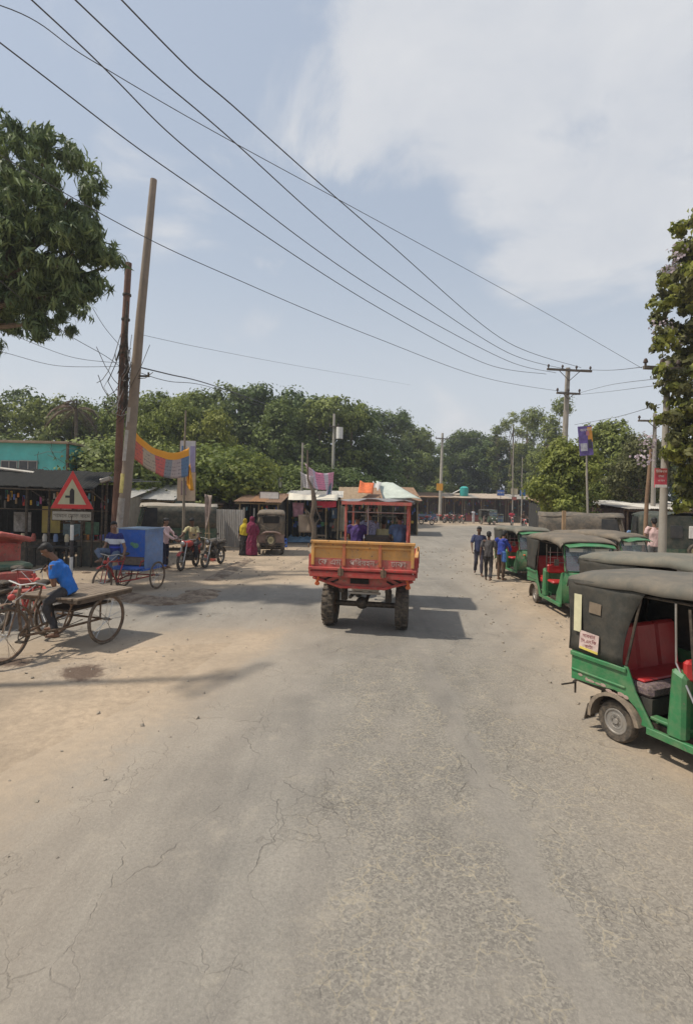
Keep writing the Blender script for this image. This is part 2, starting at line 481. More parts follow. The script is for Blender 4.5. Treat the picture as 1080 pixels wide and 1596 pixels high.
def asphalt():
    g = NT('dusty_worn_asphalt')
    at = g.N.new('ShaderNodeAttribute'); at.attribute_name = 'edge'
    edge = at.outputs['Fac']
    x, y, z = g.xyz()
    big = g.noise(0.5, 7, 0.62)
    c = g.mix(g.ss(big, 0.32, 0.68), (0.216, 0.196, 0.168), (0.318, 0.284, 0.238))
    # streaks along the direction of travel
    st = g.noise(1.0, 6, 0.6, g.map((2.3, 0.22, 1)))
    c = g.mix(g.ss(st, 0.4, 0.72, 0, 0.6), c, (0.345, 0.315, 0.265))
    st2 = g.noise(1.0, 5, 0.6, g.map((3.1, 0.15, 1), (7.7, 0, 0)))
    c = g.mix(g.ss(st2, 0.52, 0.75, 0, 0.2), c, (0.145, 0.138, 0.127))
    # coarse, open aggregate on the right half of the lane
    cx = g.math('ADD', x, g.math('MULTIPLY', g.math('SUBTRACT', g.noise(0.9, 5), 0.5), 1.9))
    coarse = g.math('MULTIPLY', g.ss(cx, -0.5, 0.25), g.ss(g.noise(0.75, 5, 0.6, g.map((1, 1, 1), (3, 9, 0))), 0.32, 0.5))
    strip = g.ss(g.math('ABSOLUTE', g.math('SUBTRACT', g.math('ADD', x, g.math('MULTIPLY', g.math('SUBTRACT', g.noise(2.2, 5), 0.5), 0.5)), 1.3)), 0.08, 0.17)
    coarse = g.math('MULTIPLY', coarse, strip)
    coarse = g.math('MULTIPLY', coarse, g.ss(edge, 0.02, 0.18))
    coarse = g.math('MULTIPLY', coarse, g.ss(y, 10.5, 6.5, 0.25, 1.0))
    wv = g.warp(0.05, 14)
    ag = g.vor(74, 'F1', wv, 'Color')
    sepc = g.N.new('ShaderNodeSeparateColor'); g.L.new(ag, sepc.inputs[0])
    agc = g.mix(sepc.outputs[0], (0.075, 0.069, 0.061), (0.40, 0.36, 0.29))
    c = g.mix(g.math('MULTIPLY', coarse, 0.50), c, agc)
    web = g.vor(7.5, 'DISTANCE_TO_EDGE', g.warp(0.16, 7))
    webm = g.math('MULTIPLY', g.math('MULTIPLY', g.ss(web, 0.055, 0.0), coarse), g.ss(g.noise(2.4, 5), 0.40, 0.56))
    c = g.mix(g.math('MULTIPLY', webm, 0.6), c, (0.45, 0.38, 0.26))
    # pale worn patches and fine grit everywhere
    gr = g.noise(38, 6, 0.75)
    c = g.mix(g.ss(gr, 0.3, 0.75, 0, 0.5), c, (0.135, 0.122, 0.104))
    gr2 = g.noise(120, 3, 0.7)
    c = g.mix(g.ss(gr2, 0.56, 0.72, 0, 0.45), c, (0.43, 0.385, 0.31))
    pt = g.noise(2.6, 7, 0.68, g.map((1, 1, 1), (2, 4, 0)))
    c = g.mix(g.ss(pt, 0.55, 0.68, 0, 0.35), c, (0.37, 0.325, 0.255))
    # cracks: a broken network that shows in places
    w2 = g.warp(0.9, 1.5)
    cr = g.vor(0.75, 'DISTANCE_TO_EDGE', g.map((1.7, 0.8, 1), (0.3, 0, 0), w2))
    crm = g.math('MULTIPLY', g.ss(cr, 0.011, 0.001), g.ss(g.noise(0.8, 6, 0.6, g.map((1, 1, 1), (1.2, 6.1, 0))), 0.44, 0.58))
    cr2 = g.vor(3.3, 'DISTANCE_TO_EDGE', g.map((1.2, 1, 1), (0, 0, 0), g.warp(0.35, 4)))
    crm2 = g.math('MULTIPLY', g.ss(cr2, 0.035, 0.004), g.ss(g.noise(0.9, 6, 0.6, g.map((1, 1, 1), (8.2, 3.1, 0))), 0.50, 0.62))
    brk = g.ss(g.noise(3.4, 5, 0.6, g.map((1, 1, 1), (4, 4, 0))), 0.42, 0.56)
    crm = g.math('MULTIPLY', crm, brk)
    cracks = g.math('MAXIMUM', crm, g.math('MULTIPLY', crm2, 0.55))
    c = g.mix(g.math('MULTIPLY', cracks, 0.45), c, (0.115, 0.10, 0.082))
    # sand drifting over the edges
    sc, se = sand_nodes(g)
    dn = g.noise(0.55, 8, 0.66, g.map((1, 0.55, 1), (0, 3.3, 0)))
    ev = g.math('ADD', edge, g.math('MULTIPLY', g.math('SUBTRACT', dn, 0.5), 0.62))
    sandm = g.ss(g.math('ADD', ev, g.math('MULTIPLY', g.math('SUBTRACT', g.noise(4.5, 8, 0.75), 0.5), 0.30)), 0.34, 0.07)
    c = g.mix(sandm, c, sc)
    film = g.math('MULTIPLY', g.ss(edge, 0.75, 0.1), 0.42)
    c = g.mix(film, c, (0.40, 0.32, 0.235))
    g.L.new(c, g.b.inputs['Base Color'])
    g.b.inputs['Roughness'].default_value = 0.9; g.b.inputs['Specular IOR Level'].default_value = 0.22
    h = g.math('ADD', g.math('MULTIPLY', g.math('MULTIPLY', sepc.outputs[0], coarse), 0.5), gr)
    h = g.math('SUBTRACT', h, g.math('MULTIPLY', cracks, 1.4))
    n1 = g.bump(h, 0.55, 0.012)
    n2 = g.bump(big, 0.35, 0.12, n1)
    g.L.new(n2, g.b.inputs['Normal'])
    return g.m
ASPH = asphalt()

gr = MB()
S = 900.0
N_ = 30
gr.sheet([[(-S + 2 * S * i / N_, -S + 2 * S * j / N_ + 300, 0) for j in range(N_ + 1)] for i in range(N_ + 1)])
ground = gr.build('ground', gm.m); ground['kind'] = 'structure'; ground['label'] = 'packed sandy earth around the road'

def catmull(P, n):
    out_ = []
    P = [P[0]] + P + [P[-1]]
    for i in range(1, len(P) - 2):
        p0, p1, p2, p3 = [np.array(q, float) for q in P[i - 1:i + 3]]
        for k in range(n):
            t = k / n
            out_.append(0.5 * ((2 * p1) + (-p0 + p2) * t + (2 * p0 - 5 * p1 + 4 * p2 - p3) * t * t + (-p0 + 3 * p1 - 3 * p2 + p3) * t ** 3))
    out_.append(np.array(P[-2], float))
    return out_
ROADLR = []
def strip(name, Ls, Rs, z, n=8, cross=36):
    l, r = catmull(Ls, n), catmull(Rs, n)
    vs = []; ed = []; fs = []
    for a, b in zip(l, r):
        pass
    ROADLR.append((l, r))
    for a, b in zip(l, r):
        for k in range(cross + 1):
            t = k / cross
            p = a + (b - a) * t
            e0 = own = min(t, 1 - t) * 2
            if len(ROADLR) > 1:
                L0 = np.array(ROADLR[0][0]); R0 = np.array(ROADLR[0][1]); xl = np.interp(p[1], L0[:, 1], L0[:, 0]); xr = np.interp(p[1], R0[:, 1], R0[:, 0]); tt = (p[0] - xl) / (xr - xl); e0 = max(e0, min(tt, 1 - tt) * 2)
            vs.append((p[0], p[1], 0.0008 + (z - 0.0008) * min(1.0, own * 10))); ed.append(e0)
    m = cross + 1
    for i in range(len(l) - 1):
        for k in range(cross): fs.append((i * m + k, i * m + k + 1, (i + 1) * m + k + 1, (i + 1) * m + k))
    me = bpy.data.meshes.new(name); me.from_pydata(vs, [], fs)
    at = me.attributes.new('edge', 'FLOAT', 'POINT'); at.data.foreach_set('value', ed)
    me.materials.append(ASPH)
    o = bpy.data.objects.new(name, me); COL.objects.link(o); o['kind'] = 'structure'
    return o
road = strip('road',
    [(-3.6, -6), (-3.4, 1), (-3.2, 3.8), (-2.7, 5.5), (-2.2, 7.2), (-1.8, 9.5), (-1.5, 12.5), (-1.0, 17), (-0.2, 23), (1.0, 31), (3.3, 42), (7, 52), (14, 58), (30, 62), (60, 64), (140, 64)],
    [(4.6, -6), (4.0, 1), (3.7, 4.2), (3.7, 6), (3.9, 8), (4.3, 10.5), (4.8, 14), (5.7, 19), (7.0, 25), (9.2, 31), (13.2, 37), (18.5, 43), (25, 47), (38, 50), (62, 52), (140, 52)], 0.004)
road['label'] = 'worn dusty asphalt road bending to the right'
side = strip('side_road',
    [(.6, 9.3), (-1.6, 8.9), (-4.2, 8.2), (-7.5, 7.4), (-12, 6.6), (-30, 4.6)],
    [(.6, 15.5), (-1.6, 15.8), (-4.2, 14.2), (-7.5, 12.2), (-12, 10.6), (-30, 9.2)], 0.008)
side['label'] = 'sandy side road joining from the left'

# low rough ridge of dug earth and a damp stain on the left shoulder
def patch(name, pts, z, m, label, n=40, amp=0.25):
    P = catmull(pts + [pts[0]], 6)
    rnd = random.Random(5)
    cx = sum(p[0] for p in P) / len(P); cy = sum(p[1] for p in P) / len(P)
    vs = [(cx, cy, z)]; ed = [1.0]; fs = []
    K = len(P)
    R = [1 + rnd.uniform(-amp, amp) * 0.5 for _ in P]
    for ring in (0.35, 0.7, 1.0):
        for k, p in enumerate(P):
            q = ring * (R[k] if ring == 1.0 else 1)
            vs.append((cx + (p[0] - cx) * q, cy + (p[1] - cy) * q, z if ring < 1.0 else 0.0005)); ed.append(1 - ring)
    for k in range(K): fs.append((0, 1 + k, 1 + (k + 1) % K))
    for rg in range(2):
        for k in range(K):
            a = 1 + rg * K; fs.append((a + k, a + K + k, a + K + (k + 1) % K, a + (k + 1) % K))
    me = bpy.data.meshes.new(name); me.from_pydata(vs, [], fs)
    at = me.attributes.new('edge', 'FLOAT', 'POINT'); at.data.foreach_set('value', ed)
    me.materials.append(m)
    o = bpy.data.objects.new(name, me); COL.objects.link(o); o['kind'] = 'structure'; o['label'] = label
    return o
g = NT('damp_earth_stain')
at = g.N.new('ShaderNodeAttribute'); at.attribute_name = 'edge'
sc_, se_ = sand_nodes(g)
f_ = g.math('ADD', at.outputs['Fac'], g.math('MULTIPLY', g.math('SUBTRACT', g.noise(2.4, 8, 0.7), 0.5), 1.5))
c_ = g.mix(g.ss(f_, 0.28, 0.6), sc_, (0.115, 0.075, 0.05))
g.L.new(c_, g.b.inputs['Base Color']); g.b.inputs['Roughness'].default_value = 0.8
g.L.new(g.bump(g.noise(7, 8, 0.7), 0.8, 0.05), g.b.inputs['Normal'])
DAMP = g.m
def P2(*px): return [tuple(G(x, y))[:2] for x, y in px]
patch('mud_patch', P2((85, 1040), (150, 1028), (190, 1042), (170, 1062), (110, 1070), (60, 1062)), 0.010, DAMP, 'damp brown stain on the sandy shoulder')
patch('mud_patch', P2((0, 1022), (60, 1024), (75, 1036), (40, 1046), (-30, 1046), (-60, 1030)), 0.010, DAMP, 'long dark wet streak at the left shoulder')
# dug-up kerb ridge left of the side road
def ridge(name, pts, w, h, m, label, seed=1):
    rnd = random.Random(seed)
    P = catmull(pts, 10); grid = []
    for i, p in enumerate(P):
        q = P[min(i + 1, len(P) - 1)] - P[max(i - 1, 0)]; q = np.array([-q[1], q[0]]); q = q / (np.linalg.norm(q) + 1e-9)
        row = []
        for k in range(9):
            t = k / 8 * 2 - 1
            hh = max(0, (1 - t * t)) * h * (0.6 + 0.8 * rnd.random()) * min(1, i / 3, (len(P) - 1 - i) / 3) - (0.01 if abs(t) == 1 else 0)
            e_ = p + q * t * w * (0.85 + 0.3 * rnd.random())
            row.append((e_[0], e_[1], hh + 0.004))
        grid.append(row)
    mb = MB(); mb.sheet(grid); o = mb.build(name, m, None, 'all'); o['kind'] = 'structure'; o['label'] = label
    return o
g = NT('brown_spoil_earth')
sc_, se_ = sand_nodes(g)
c_ = g.mix(g.ss(g.noise(3.3, 8, 0.7), 0.4, 0.62, 0.15, 0.9), sc_, (0.13, 0.085, 0.055))
g.L.new(c_, g.b.inputs['Base Color']); g.b.inputs['Roughness'].default_value = 0.95
g.L.new(g.bump(g.noise(9, 8, 0.7), 0.9, 0.06), g.b.inputs['Normal'])
SPOIL = g.m
ridge('earth_bank', P2((60, 925), (130, 918), (200, 932), (262, 938), (305, 932), (318, 920)), 0.5, 0.07, SPOIL, 'low bank of dug brown earth beside the side road', 3)
ridge('earth_bank', P2((330, 905), (352, 893), (372, 880), (388, 872)), 0.28, 0.05, SPOIL, 'low ridge of earth curving toward the stalls', 5)

# loose stones and litter on the shoulders
rnd = random.Random(11)
mb = MB()
for k in range(900):
    if k % 2: x = rnd.uniform(-10, -1.5); y = rnd.uniform(3.5, 26)
    else: x = rnd.uniform(2.6, 9); y = rnd.uniform(3.2, 28)
    s_ = rnd.uniform(0.008, 0.028) * (1 + 0.05 * y)
    mb.at((x, y, s_ * 0.2), (rnd.random() * 3, rnd.random() * 3, rnd.random() * 3))
    mb.ell((0, 0, 0), (s_, s_ * 0.8, s_ * 0.5), 5, 3)
rl_ = random.Random(19); it_ = []
st_ = mb.build('pebbles', mat('pebble', (0.30, 0.26, 0.21), 0.95, 0, 0.3, 3, 0.3, 0), None)
tag(st_, 'scattered small stones on the sandy road edges', 'stones', None, 'stuff')

# small litter on the verges: torn packets, dry leaves, straw
mbl = MB()
for k in range(520):
    if k % 3: x = rl_.uniform(-11, -2.2); y = rl_.uniform(4, 30)
    else: x = rl_.uniform(3.2, 8); y = rl_.uniform(3.2, 24)
    a_ = rl_.uniform(.012, .05) * (1 + .03 * y)
    mbl.at((x, y, .012), (rl_.uniform(-.4, .4), rl_.uniform(-.4, .4), rl_.random() * 6)); mbl.box((0, 0, 0), (a_, a_ * rl_.uniform(.2, .8), .003))
lit = mbl.build('litter', mat('dry_litter', (0.30, 0.26, 0.20), .9, 0, .9, .9, .1, 0), None)
tag(lit, 'dry leaves and torn packets scattered on the road verges', 'litter', None, 'stuff')

# ------------------------------------------------------------------ trees
def leaf_mat(name, ca, cb, trans=0.3, cc=None):
    m = bpy.data.materials.new(name); m.use_nodes = True
    nt = m.node_tree; N = nt.nodes; L = nt.links
    b = N['Principled BSDF']; o = N['Material Output']
    at = N.new('ShaderNodeAttribute'); at.attribute_name = 'tint'
    oi = N.new('ShaderNodeObjectInfo')
    tcn = N.new('ShaderNodeTexCoord')
    n = N.new('ShaderNodeTexNoise'); n.inputs['Scale'].default_value = 0.7; n.inputs['Detail'].default_value = 3
    L.new(tcn.outputs['Object'], n.inputs[0])
    a = N.new('ShaderNodeMath'); a.operation = 'MULTIPLY_ADD'; L.new(n.outputs[0], a.inputs[0]); a.inputs[1].default_value = 1.1
    L.new(at.outputs['Fac'], a.inputs[2])
    mr = N.new('ShaderNodeMapRange'); L.new(a.outputs[0], mr.inputs[0]); mr.inputs[1].default_value = 0.35; mr.inputs[2].default_value = 1.25
    mx = N.new('ShaderNodeMix'); mx.data_type = 'RGBA'; L.new(mr.outputs[0], mx.inputs[0])
    mx.inputs[6].default_value = (*ca, 1); mx.inputs[7].default_value = (*cb, 1)
    hs = N.new('ShaderNodeHueSaturation')
    mh = N.new('ShaderNodeMapRange'); L.new(oi.outputs['Random'], mh.inputs[0]); mh.inputs[3].default_value = 0.485; mh.inputs[4].default_value = 0.515
    mv = N.new('ShaderNodeMapRange'); L.new(oi.outputs['Random'], mv.inputs[0]); mv.inputs[3].default_value = 1.2; mv.inputs[4].default_value = 0.85
    L.new(mh.outputs[0], hs.inputs['Hue']); L.new(mv.outputs[0], hs.inputs['Value']); L.new(mx.outputs[2], hs.inputs['Color'])
    L.new(hs.outputs[0], b.inputs['Base Color'])
    b.inputs['Roughness'].default_value = 0.55; b.inputs['Specular IOR Level'].default_value = 0.3
    tr = N.new('ShaderNodeBsdfTranslucent'); L.new(hs.outputs[0], tr.inputs[0])
    ms = N.new('ShaderNodeMixShader'); ms.inputs[0].default_value = trans
    L.new(b.outputs[0], ms.inputs[1]); L.new(tr.outputs[0], ms.inputs[2]); L.new(ms.outputs[0], o.inputs[0])
    return m
L_FAR = leaf_mat('far_foliage', (0.072, 0.100, 0.022), (0.235, 0.275, 0.066))
L_DARK = leaf_mat('dark_foliage', (0.048, 0.076, 0.022), (0.150, 0.195, 0.050))
L_MANGO = leaf_mat('mango_foliage', (0.032, 0.062, 0.026), (0.24, 0.30, 0.12), 0.32)
L_LIGHT = leaf_mat('bright_foliage', (0.085, 0.115, 0.02), (0.30, 0.33, 0.07), 0.38)
L_OLIVE = leaf_mat('olive_foliage', (0.07, 0.075, 0.028), (0.24, 0.23, 0.09), 0.35)
L_PINK = leaf_mat('lilac_blossom', (0.34, 0.28, 0.30), (0.55, 0.46, 0.50), 0.3)
L_DRY = leaf_mat('dry_brown_foliage', (0.09, 0.06, 0.04), (0.21, 0.15, 0.10), 0.2)

def crown_mesh(name, blobs, n, size, m, seed=0, aspect=0.6, droop=0.0, clump=0.5, per=26, fill=0.25, bend=True, radial=0.0):
    """n leaves in clumps spread through ellipsoid blobs (x,y,z,rx,ry,rz)"""
    R = np.random.default_rng(seed)
    B = np.array(blobs, float)
    wgt = B[:, 3] * B[:, 4] + B[:, 4] * B[:, 5] + B[:, 3] * B[:, 5]; wgt = wgt / wgt.sum()
    nc = max(1, n // per)
    bi = R.choice(len(B), nc, p=wgt)
    d = R.normal(size=(nc, 3)); d /= np.linalg.norm(d, axis=1)[:, None]
    rr = np.where(R.random(nc) < fill, R.random(nc) ** 0.5 * 0.8, R.uniform(0.78, 1.08, nc))
    cc = B[bi, :3] + d * B[bi, 3:6] * rr[:, None]
    ctint = R.uniform(-0.25, 0.25, nc)
    k = np.repeat(np.arange(nc), per)
    N = len(k)
    csz = R.uniform(0.55, 1.35, nc) * clump
    off = R.normal(size=(N, 3)) * csz[k][:, None] * np.array([0.5, 0.5, 0.36])
    p = cc[k] + off
    od = d[k] + off / (np.linalg.norm(off, axis=1)[:, None] + 1e-6) * 0.9 + np.array([0, 0, 0.35])
    nrm = od + R.normal(size=(N, 3)) * 0.55
    nrm /= np.linalg.norm(nrm, axis=1)[:, None]
    ax = R.normal(size=(N, 3)) + od * 0.5; 
    if radial: q_ = p - B[bi[k], :3]; ax += q_ / (np.linalg.norm(q_, axis=1)[:, None] + 1e-6) * radial
    ax[:, 2] -= droop * 2.2
    ax -= nrm * (ax * nrm).sum(1)[:, None]; ax /= np.linalg.norm(ax, axis=1)[:, None] + 1e-9
    sd = np.cross(nrm, ax)
    s = size * R.uniform(0.6, 1.35, N)
    s1, s2 = s[:, None] * 0.5, (s * aspect)[:, None] * 0.5
    # a folded diamond leaf: base, two sides, tip (bent down)
    base = p - ax * s1; tip = p + ax * s1 - nrm * (0.25 * s[:, None] if bend else 0)
    mid = p + nrm * 0.04 * s[:, None]
    l_ = mid + sd * s2; r_ = mid - sd * s2
    V = np.stack([base, r_, tip, l_], 1).reshape(-1, 3)
    me = bpy.data.meshes.new(name)
    me.vertices.add(4 * N); me.vertices.foreach_set('co', V.astype(np.float32).ravel())
    me.loops.add(4 * N); me.loops.foreach_set('vertex_index', np.arange(4 * N, dtype=np.int32))
    me.polygons.add(N); me.polygons.foreach_set('loop_start', np.arange(0, 4 * N, 4, dtype=np.int32))
    me.update(calc_edges=True)
    t = np.clip(R.uniform(0.0, 0.55, N) + ctint[k], 0, 1)
    a = me.attributes.new('tint', 'FLOAT', 'FACE'); a.data.foreach_set('value', t.astype(np.float32))
    me.materials.append(m)
    return me

def trunk_mesh(name, h, r, limbs, m, seed=0, lean=(0, 0)):
    rnd = random.Random(seed)
    mb = MB()
    pts = []; rs = []
    for i in range(7):
        t = i / 6
        pts.append((lean[0] * t + rnd.uniform(-1, 1) * 0.25 * r * (i > 0), lean[1] * t + rnd.uniform(-1, 1) * 0.25 * r * (i > 0), h * t - 0.1))
        rs.append(r * (1.25 if i == 0 else 1 - 0.4 * t))
    mb.tube(pts, rs, 9)
    for (x, y, z) in limbs:
        t0 = rnd.uniform(0.55, 1.0)
        a = Vector((lean[0] * t0, lean[1] * t0, h * t0 - 0.1)); b = Vector((x, y, z))
        mid = a.lerp(b, 0.5) + Vector((rnd.uniform(-1, 1), rnd.uniform(-1, 1), rnd.uniform(-0.2, 0.9))) * 0.14 * (b - a).length
        mb.tube([a, a.lerp(mid, 0.5) + Vector((0, 0, 0.05)), mid, mid.lerp(b, 0.6), b], [r * 0.5, r * 0.42, r * 0.3, r * 0.18, r * 0.05], 6)
        for q in range(2):
            e = mid + Vector((rnd.uniform(-1, 1), rnd.uniform(-1, 1), rnd.uniform(-0.1, 0.8))) * 0.4 * (b - a).length
            mb.tube([mid, mid.lerp(e, 0.5) + Vector((0, 0, 0.1 * r)), e], [r * 0.22, r * 0.14, r * 0.04], 5)
    return mb.mesh(name, m)

def blob_set(rnd, w, zlo, zhi, n, rr=(0.28, 0.5)):
    """rounded, uneven crown of width 2w from zlo to zhi"""
    H_ = zhi - zlo; B = [(0, 0, zlo + H_ * 0.5, w * 0.6, w * 0.6, H_ * 0.42)]
    for i in range(n):
        a = rnd.uniform(0, 2 * PI); t = rnd.uniform(0.08, 0.92)
        rad_ = w * 0.72 * math.sqrt(max(0.05, 1 - (2 * t - 0.9) ** 2 * 0.8))
        q = rnd.uniform(*rr) * w
        B.append((math.cos(a) * rad_, math.sin(a) * rad_, zlo + H_ * t, q, q, q * rnd.uniform(0.55, 0.8)))
    B.append((rnd.uniform(-.2, .2) * w, rnd.uniform(-.2, .2) * w, zhi - 0.16 * H_, w * 0.36, w * 0.36, H_ * 0.17))
    return B

TREES = []      # (crown mesh, trunk mesh, height)
rnd = random.Random(77)
def variant(w, zlo, zhi, n, size, m, seed, nb=9, clump=0.55, trunk_r=0.22, asp=0.7):
    r_ = random.Random(seed)
    B = blob_set(r_, w, zlo, zhi, nb)
    c = crown_mesh('crown', B, n, size, m, seed, asp, 0.15, clump, 24, 0.2)
    t = trunk_mesh('trunk', zlo + (zhi - zlo) * 0.45, trunk_r, [b[:3] for b in B[1:7]], BARK, seed)
    return c, t, zhi
VAR = [variant(4.0, 1.5, 12, 15000, 0.30, L_FAR, 1), variant(3.6, 2.0, 12, 14000, 0.29, L_DARK, 2), variant(4.4, 1.2, 12, 16000, 0.31, L_FAR, 3, 12),
       variant(4.2, 1.0, 12, 15000, 0.30, L_DARK, 4, 11), variant(3.2, 3.0, 12, 11000, 0.28, L_FAR, 5, 8), variant(3.9, 1.3, 12, 15000, 0.28, L_LIGHT, 6, 11)]
def tree(v, px, ytop, Y, label, group='trees behind the stalls', wid=1.0, z0=0.0):
    p = W(px, ytop, Y); h = p.z - z0
    s = h / v[2]
    t = thing('tree', label, 'tree', (p.x, Y, z0), rnd.uniform(0, 6.28), group)
    t.scale = (s * wid, s * wid, s)
    put('trunk', v[1], t); c = put('crown', v[0], t); c['kind'] = 'stuff'
    return t
far_left = [  # px, top y, distance, variant, width
    (-60, 606, 46, 1, 1.1, 'at the far left edge behind the teal house'), (-12, 614, 44, 0, 1.0, 'dense green tree above the roof of the teal house'),
    (40, 607, 50, 3, 1.1, 'dark tree rising over the middle of the teal wall'), (88, 617, 42, 2, 0.8, 'green tree over the right end of the teal wall'),
    (135, 622, 44, 4, 0.9, 'thin tree seen left of the leaning poles'), (172, 616, 50, 3, 1.0, 'dark tree just left of the leaning poles'),
    (228, 612, 42, 5, 0.95, 'yellowish green tree just right of the leaning poles'), (262, 622, 38, 5, 0.75, 'yellowish green tree above the slack banner'),
    (300, 612, 47, 2, 0.95, 'green tree above the tall white poster boards'), (352, 597, 50, 3, 1.0, 'tallest round dark green tree of the left wood'),
    (330, 640, 38, 5, 0.7, 'lower leafy tree with pale green clumps right of the posters'), (398, 601, 52, 1, 1.0, 'dark tree with a flat top above the brown rickshaw'),
    (432, 622, 46, 0, 0.9, 'dark green tree above the pale signboard'), (462, 606, 55, 3, 1.0, 'dark tree behind the pink banners'),
    (505, 617, 50, 2, 1.0, 'green tree left of the white transformer pole'), (560, 628, 54, 3, 1.0, 'dark tree right of the coconut palm'),
    (598, 640, 70, 1, 1.0, 'tree over the orange cloth on the stalls'), (632, 662, 80, 0, 0.9, 'smaller tree over the white tarpaulin roof'),
]
for px, yt, Y, v, wd, lab in far_left:
    if not lab.startswith(('dense', 'dark', 'green', 'thin', 'yell', 'tall', 'low', 'tree', 'small')): lab = 'broad green tree ' + lab
    tree(VAR[v], px, yt, Y, lab, 'trees behind the left stalls', wd)
far_right = [
    (664, 690, 84, 1, 1.0, 'dark tree left of the far pole with the yellow sign'), (705, 678, 90, 3, 1.1, 'dark round tree right of the far pole with the yellow sign'),
    (738, 672, 88, 1, 1.1, 'tall dark tree above the teal roof tank'), (772, 680, 86, 3, 1.1, 'dark bushy tree behind the blue roof signs'),
    (812, 692, 84, 0, 1.0, 'green tree at the foot of the tall thin trees'), (850, 690, 80, 2, 1.0, 'green tree behind the small roadside tree'),
    (905, 700, 74, 0, 1.0, 'green tree behind the purple poster'), (690, 728, 76, 0, 0.9, 'low tree over the rusty shop roofs'), (1010, 690, 60, 1, 1.0, 'dark tree behind the red sign pole'), (1075, 690, 60, 3, 1.0, 'dark tree at the right edge behind the sheds'),
]
for px, yt, Y, v, wd, lab in far_right:
    tree(VAR[v], px, yt, Y, lab, 'trees beyond the far shops', wd)
# low growth that closes the gaps under the crowns
SHR = [crown_mesh('foliage', blob_set(random.Random(s_), 2.6, 0.0, 4.2, 8), 13000, 0.17, m_, s_, 0.7, 0.1, 0.5, 22, 0.25) for s_, m_ in ((21, L_FAR), (22, L_DARK), (23, L_FAR), (24, L_LIGHT))]
def shrub(px, ytop, Y, v, label, wid=1.0, group='bushes behind the stalls'):
    p = W(px, ytop, Y)
    s = p.z / 4.2
    t = thing('bush', label, 'bush', (p.x, Y, 0), rnd.uniform(0, 6), group); t.scale = (s * wid, s * wid, s)
    c = put('foliage', SHR[v], t); c['kind'] = 'stuff'
    return t
places = ['under the wood at the far left edge', 'behind the teal house end wall', 'left of the leaning poles', 'behind the leaning poles', 'below the slack banner', 'right of the poster boards', 'with bright leaves above the grey tin gate',
          'above the left stalls', 'over the brown rickshaw', 'behind the pink banners', 'left of the transformer pole', 'behind the middle stalls', 'over the orange cloth', 'behind the white tarpaulin roof']
for i, (px, yt, Y, v) in enumerate([(-30, 690, 36, 1), (150, 690, 30.5, 0), (150, 690, 33, 2), (205, 690, 35, 0), (255, 705, 32, 2), (315, 700, 32, 3), (350, 712, 32, 3),
                                    (385, 735, 36, 1), (425, 728, 38, 2), (470, 735, 40, 1), (510, 735, 42, 1), (550, 732, 44, 1), (590, 745, 48, 1), (640, 752, 74, 0)]):
    shrub(px, yt, Y, v, 'leafy bush ' + places[i], 1.25)

# brighter roadside trees on the right
def fine_tree(px, py_base, Y, ytop, w, zlo, nleaf, size, m, label, seed, group=None, nb=12, trunk_r=0.14, clump=0.3, wx=1.0):
    p = W(px, ytop, Y); h = p.z
    r_ = random.Random(seed)
    B = blob_set(r_, w, zlo, h, nb, (0.25, 0.42))
    t = thing('tree', label, 'tree', (p.x, Y, 0), 0, group)
    put('trunk', trunk_mesh('trunk', zlo + (h - zlo) * 0.45, trunk_r, [b[:3] for b in B[1:9]], BARK, seed), t)
    c = put('crown', crown_mesh('crown', B, nleaf, size, m, seed, 0.6, 0.25, clump, 24, 0.22), t); c['kind'] = 'stuff'
    return t
fine_tree(876, 0, 24, 684, 1.75, 1.3, 20000, 0.15, L_LIGHT, 'small bright green roadside tree in front of the concrete crossarm pole', 31)
fine_tree(962, 0, 31, 655, 2.6, 1.6, 26000, 0.18, L_FAR, 'full green tree between the purple poster and the red sign', 32)
fine_tree(1000, 0, 27, 680, 1.7, 1.8, 12000, 0.15, L_OLIVE, 'olive tree with dull leaves right of the full green tree', 33)
fine_tree(912, 0, 40, 690, 2.6, 1.0, 15000, 0.2, L_DARK, 'dark tree behind the purple poster pole', 34)
# tall thin trees with feathery tops
def thin_tree(px, ytop, Y, label, seed, w=1.5, zf=0.45, n=4200, m=L_FAR):
    p = W(px, ytop, Y); h = p.z; r_ = random.Random(seed)
    B = []
    for i in range(9):
        t_ = zf + (1 - zf) * i / 8
        B.append((r_.uniform(-.7, .7) * w, r_.uniform(-.7, .7) * w, h * t_ - 0.5, w * r_.uniform(.3, .6), w * r_.uniform(.3, .6), w * 0.45))
    t = thing('tall_tree', label, 'tree', (p.x, Y, 0), 0, 'tall thin trees beyond the far shops')
    put('trunk', trunk_mesh('trunk', h * 0.9, 0.16, [b[:3] for b in B], BARK, seed), t)
    c = put('crown', crown_mesh('crown', B, n, 0.32, m, seed, 0.45, 0.4, 0.6, 16, 0.3), t); c['kind'] = 'stuff'
thin_tree(800, 643, 80, 'tall thin feathery tree left of the pair', 41, 2.0, 0.35)
thin_tree(822, 648, 84, 'tall thin tree with a lopsided top right of the pair', 42, 1.8, 0.4)
thin_tree(858, 628, 62, 'tall pale feathery tree behind the crossarm pole', 43, 2.6, 0.4, 9000, L_FAR)
thin_tree(776, 668, 82, 'shorter thin tree standing before the dark far wood', 44, 1.4, 0.4)

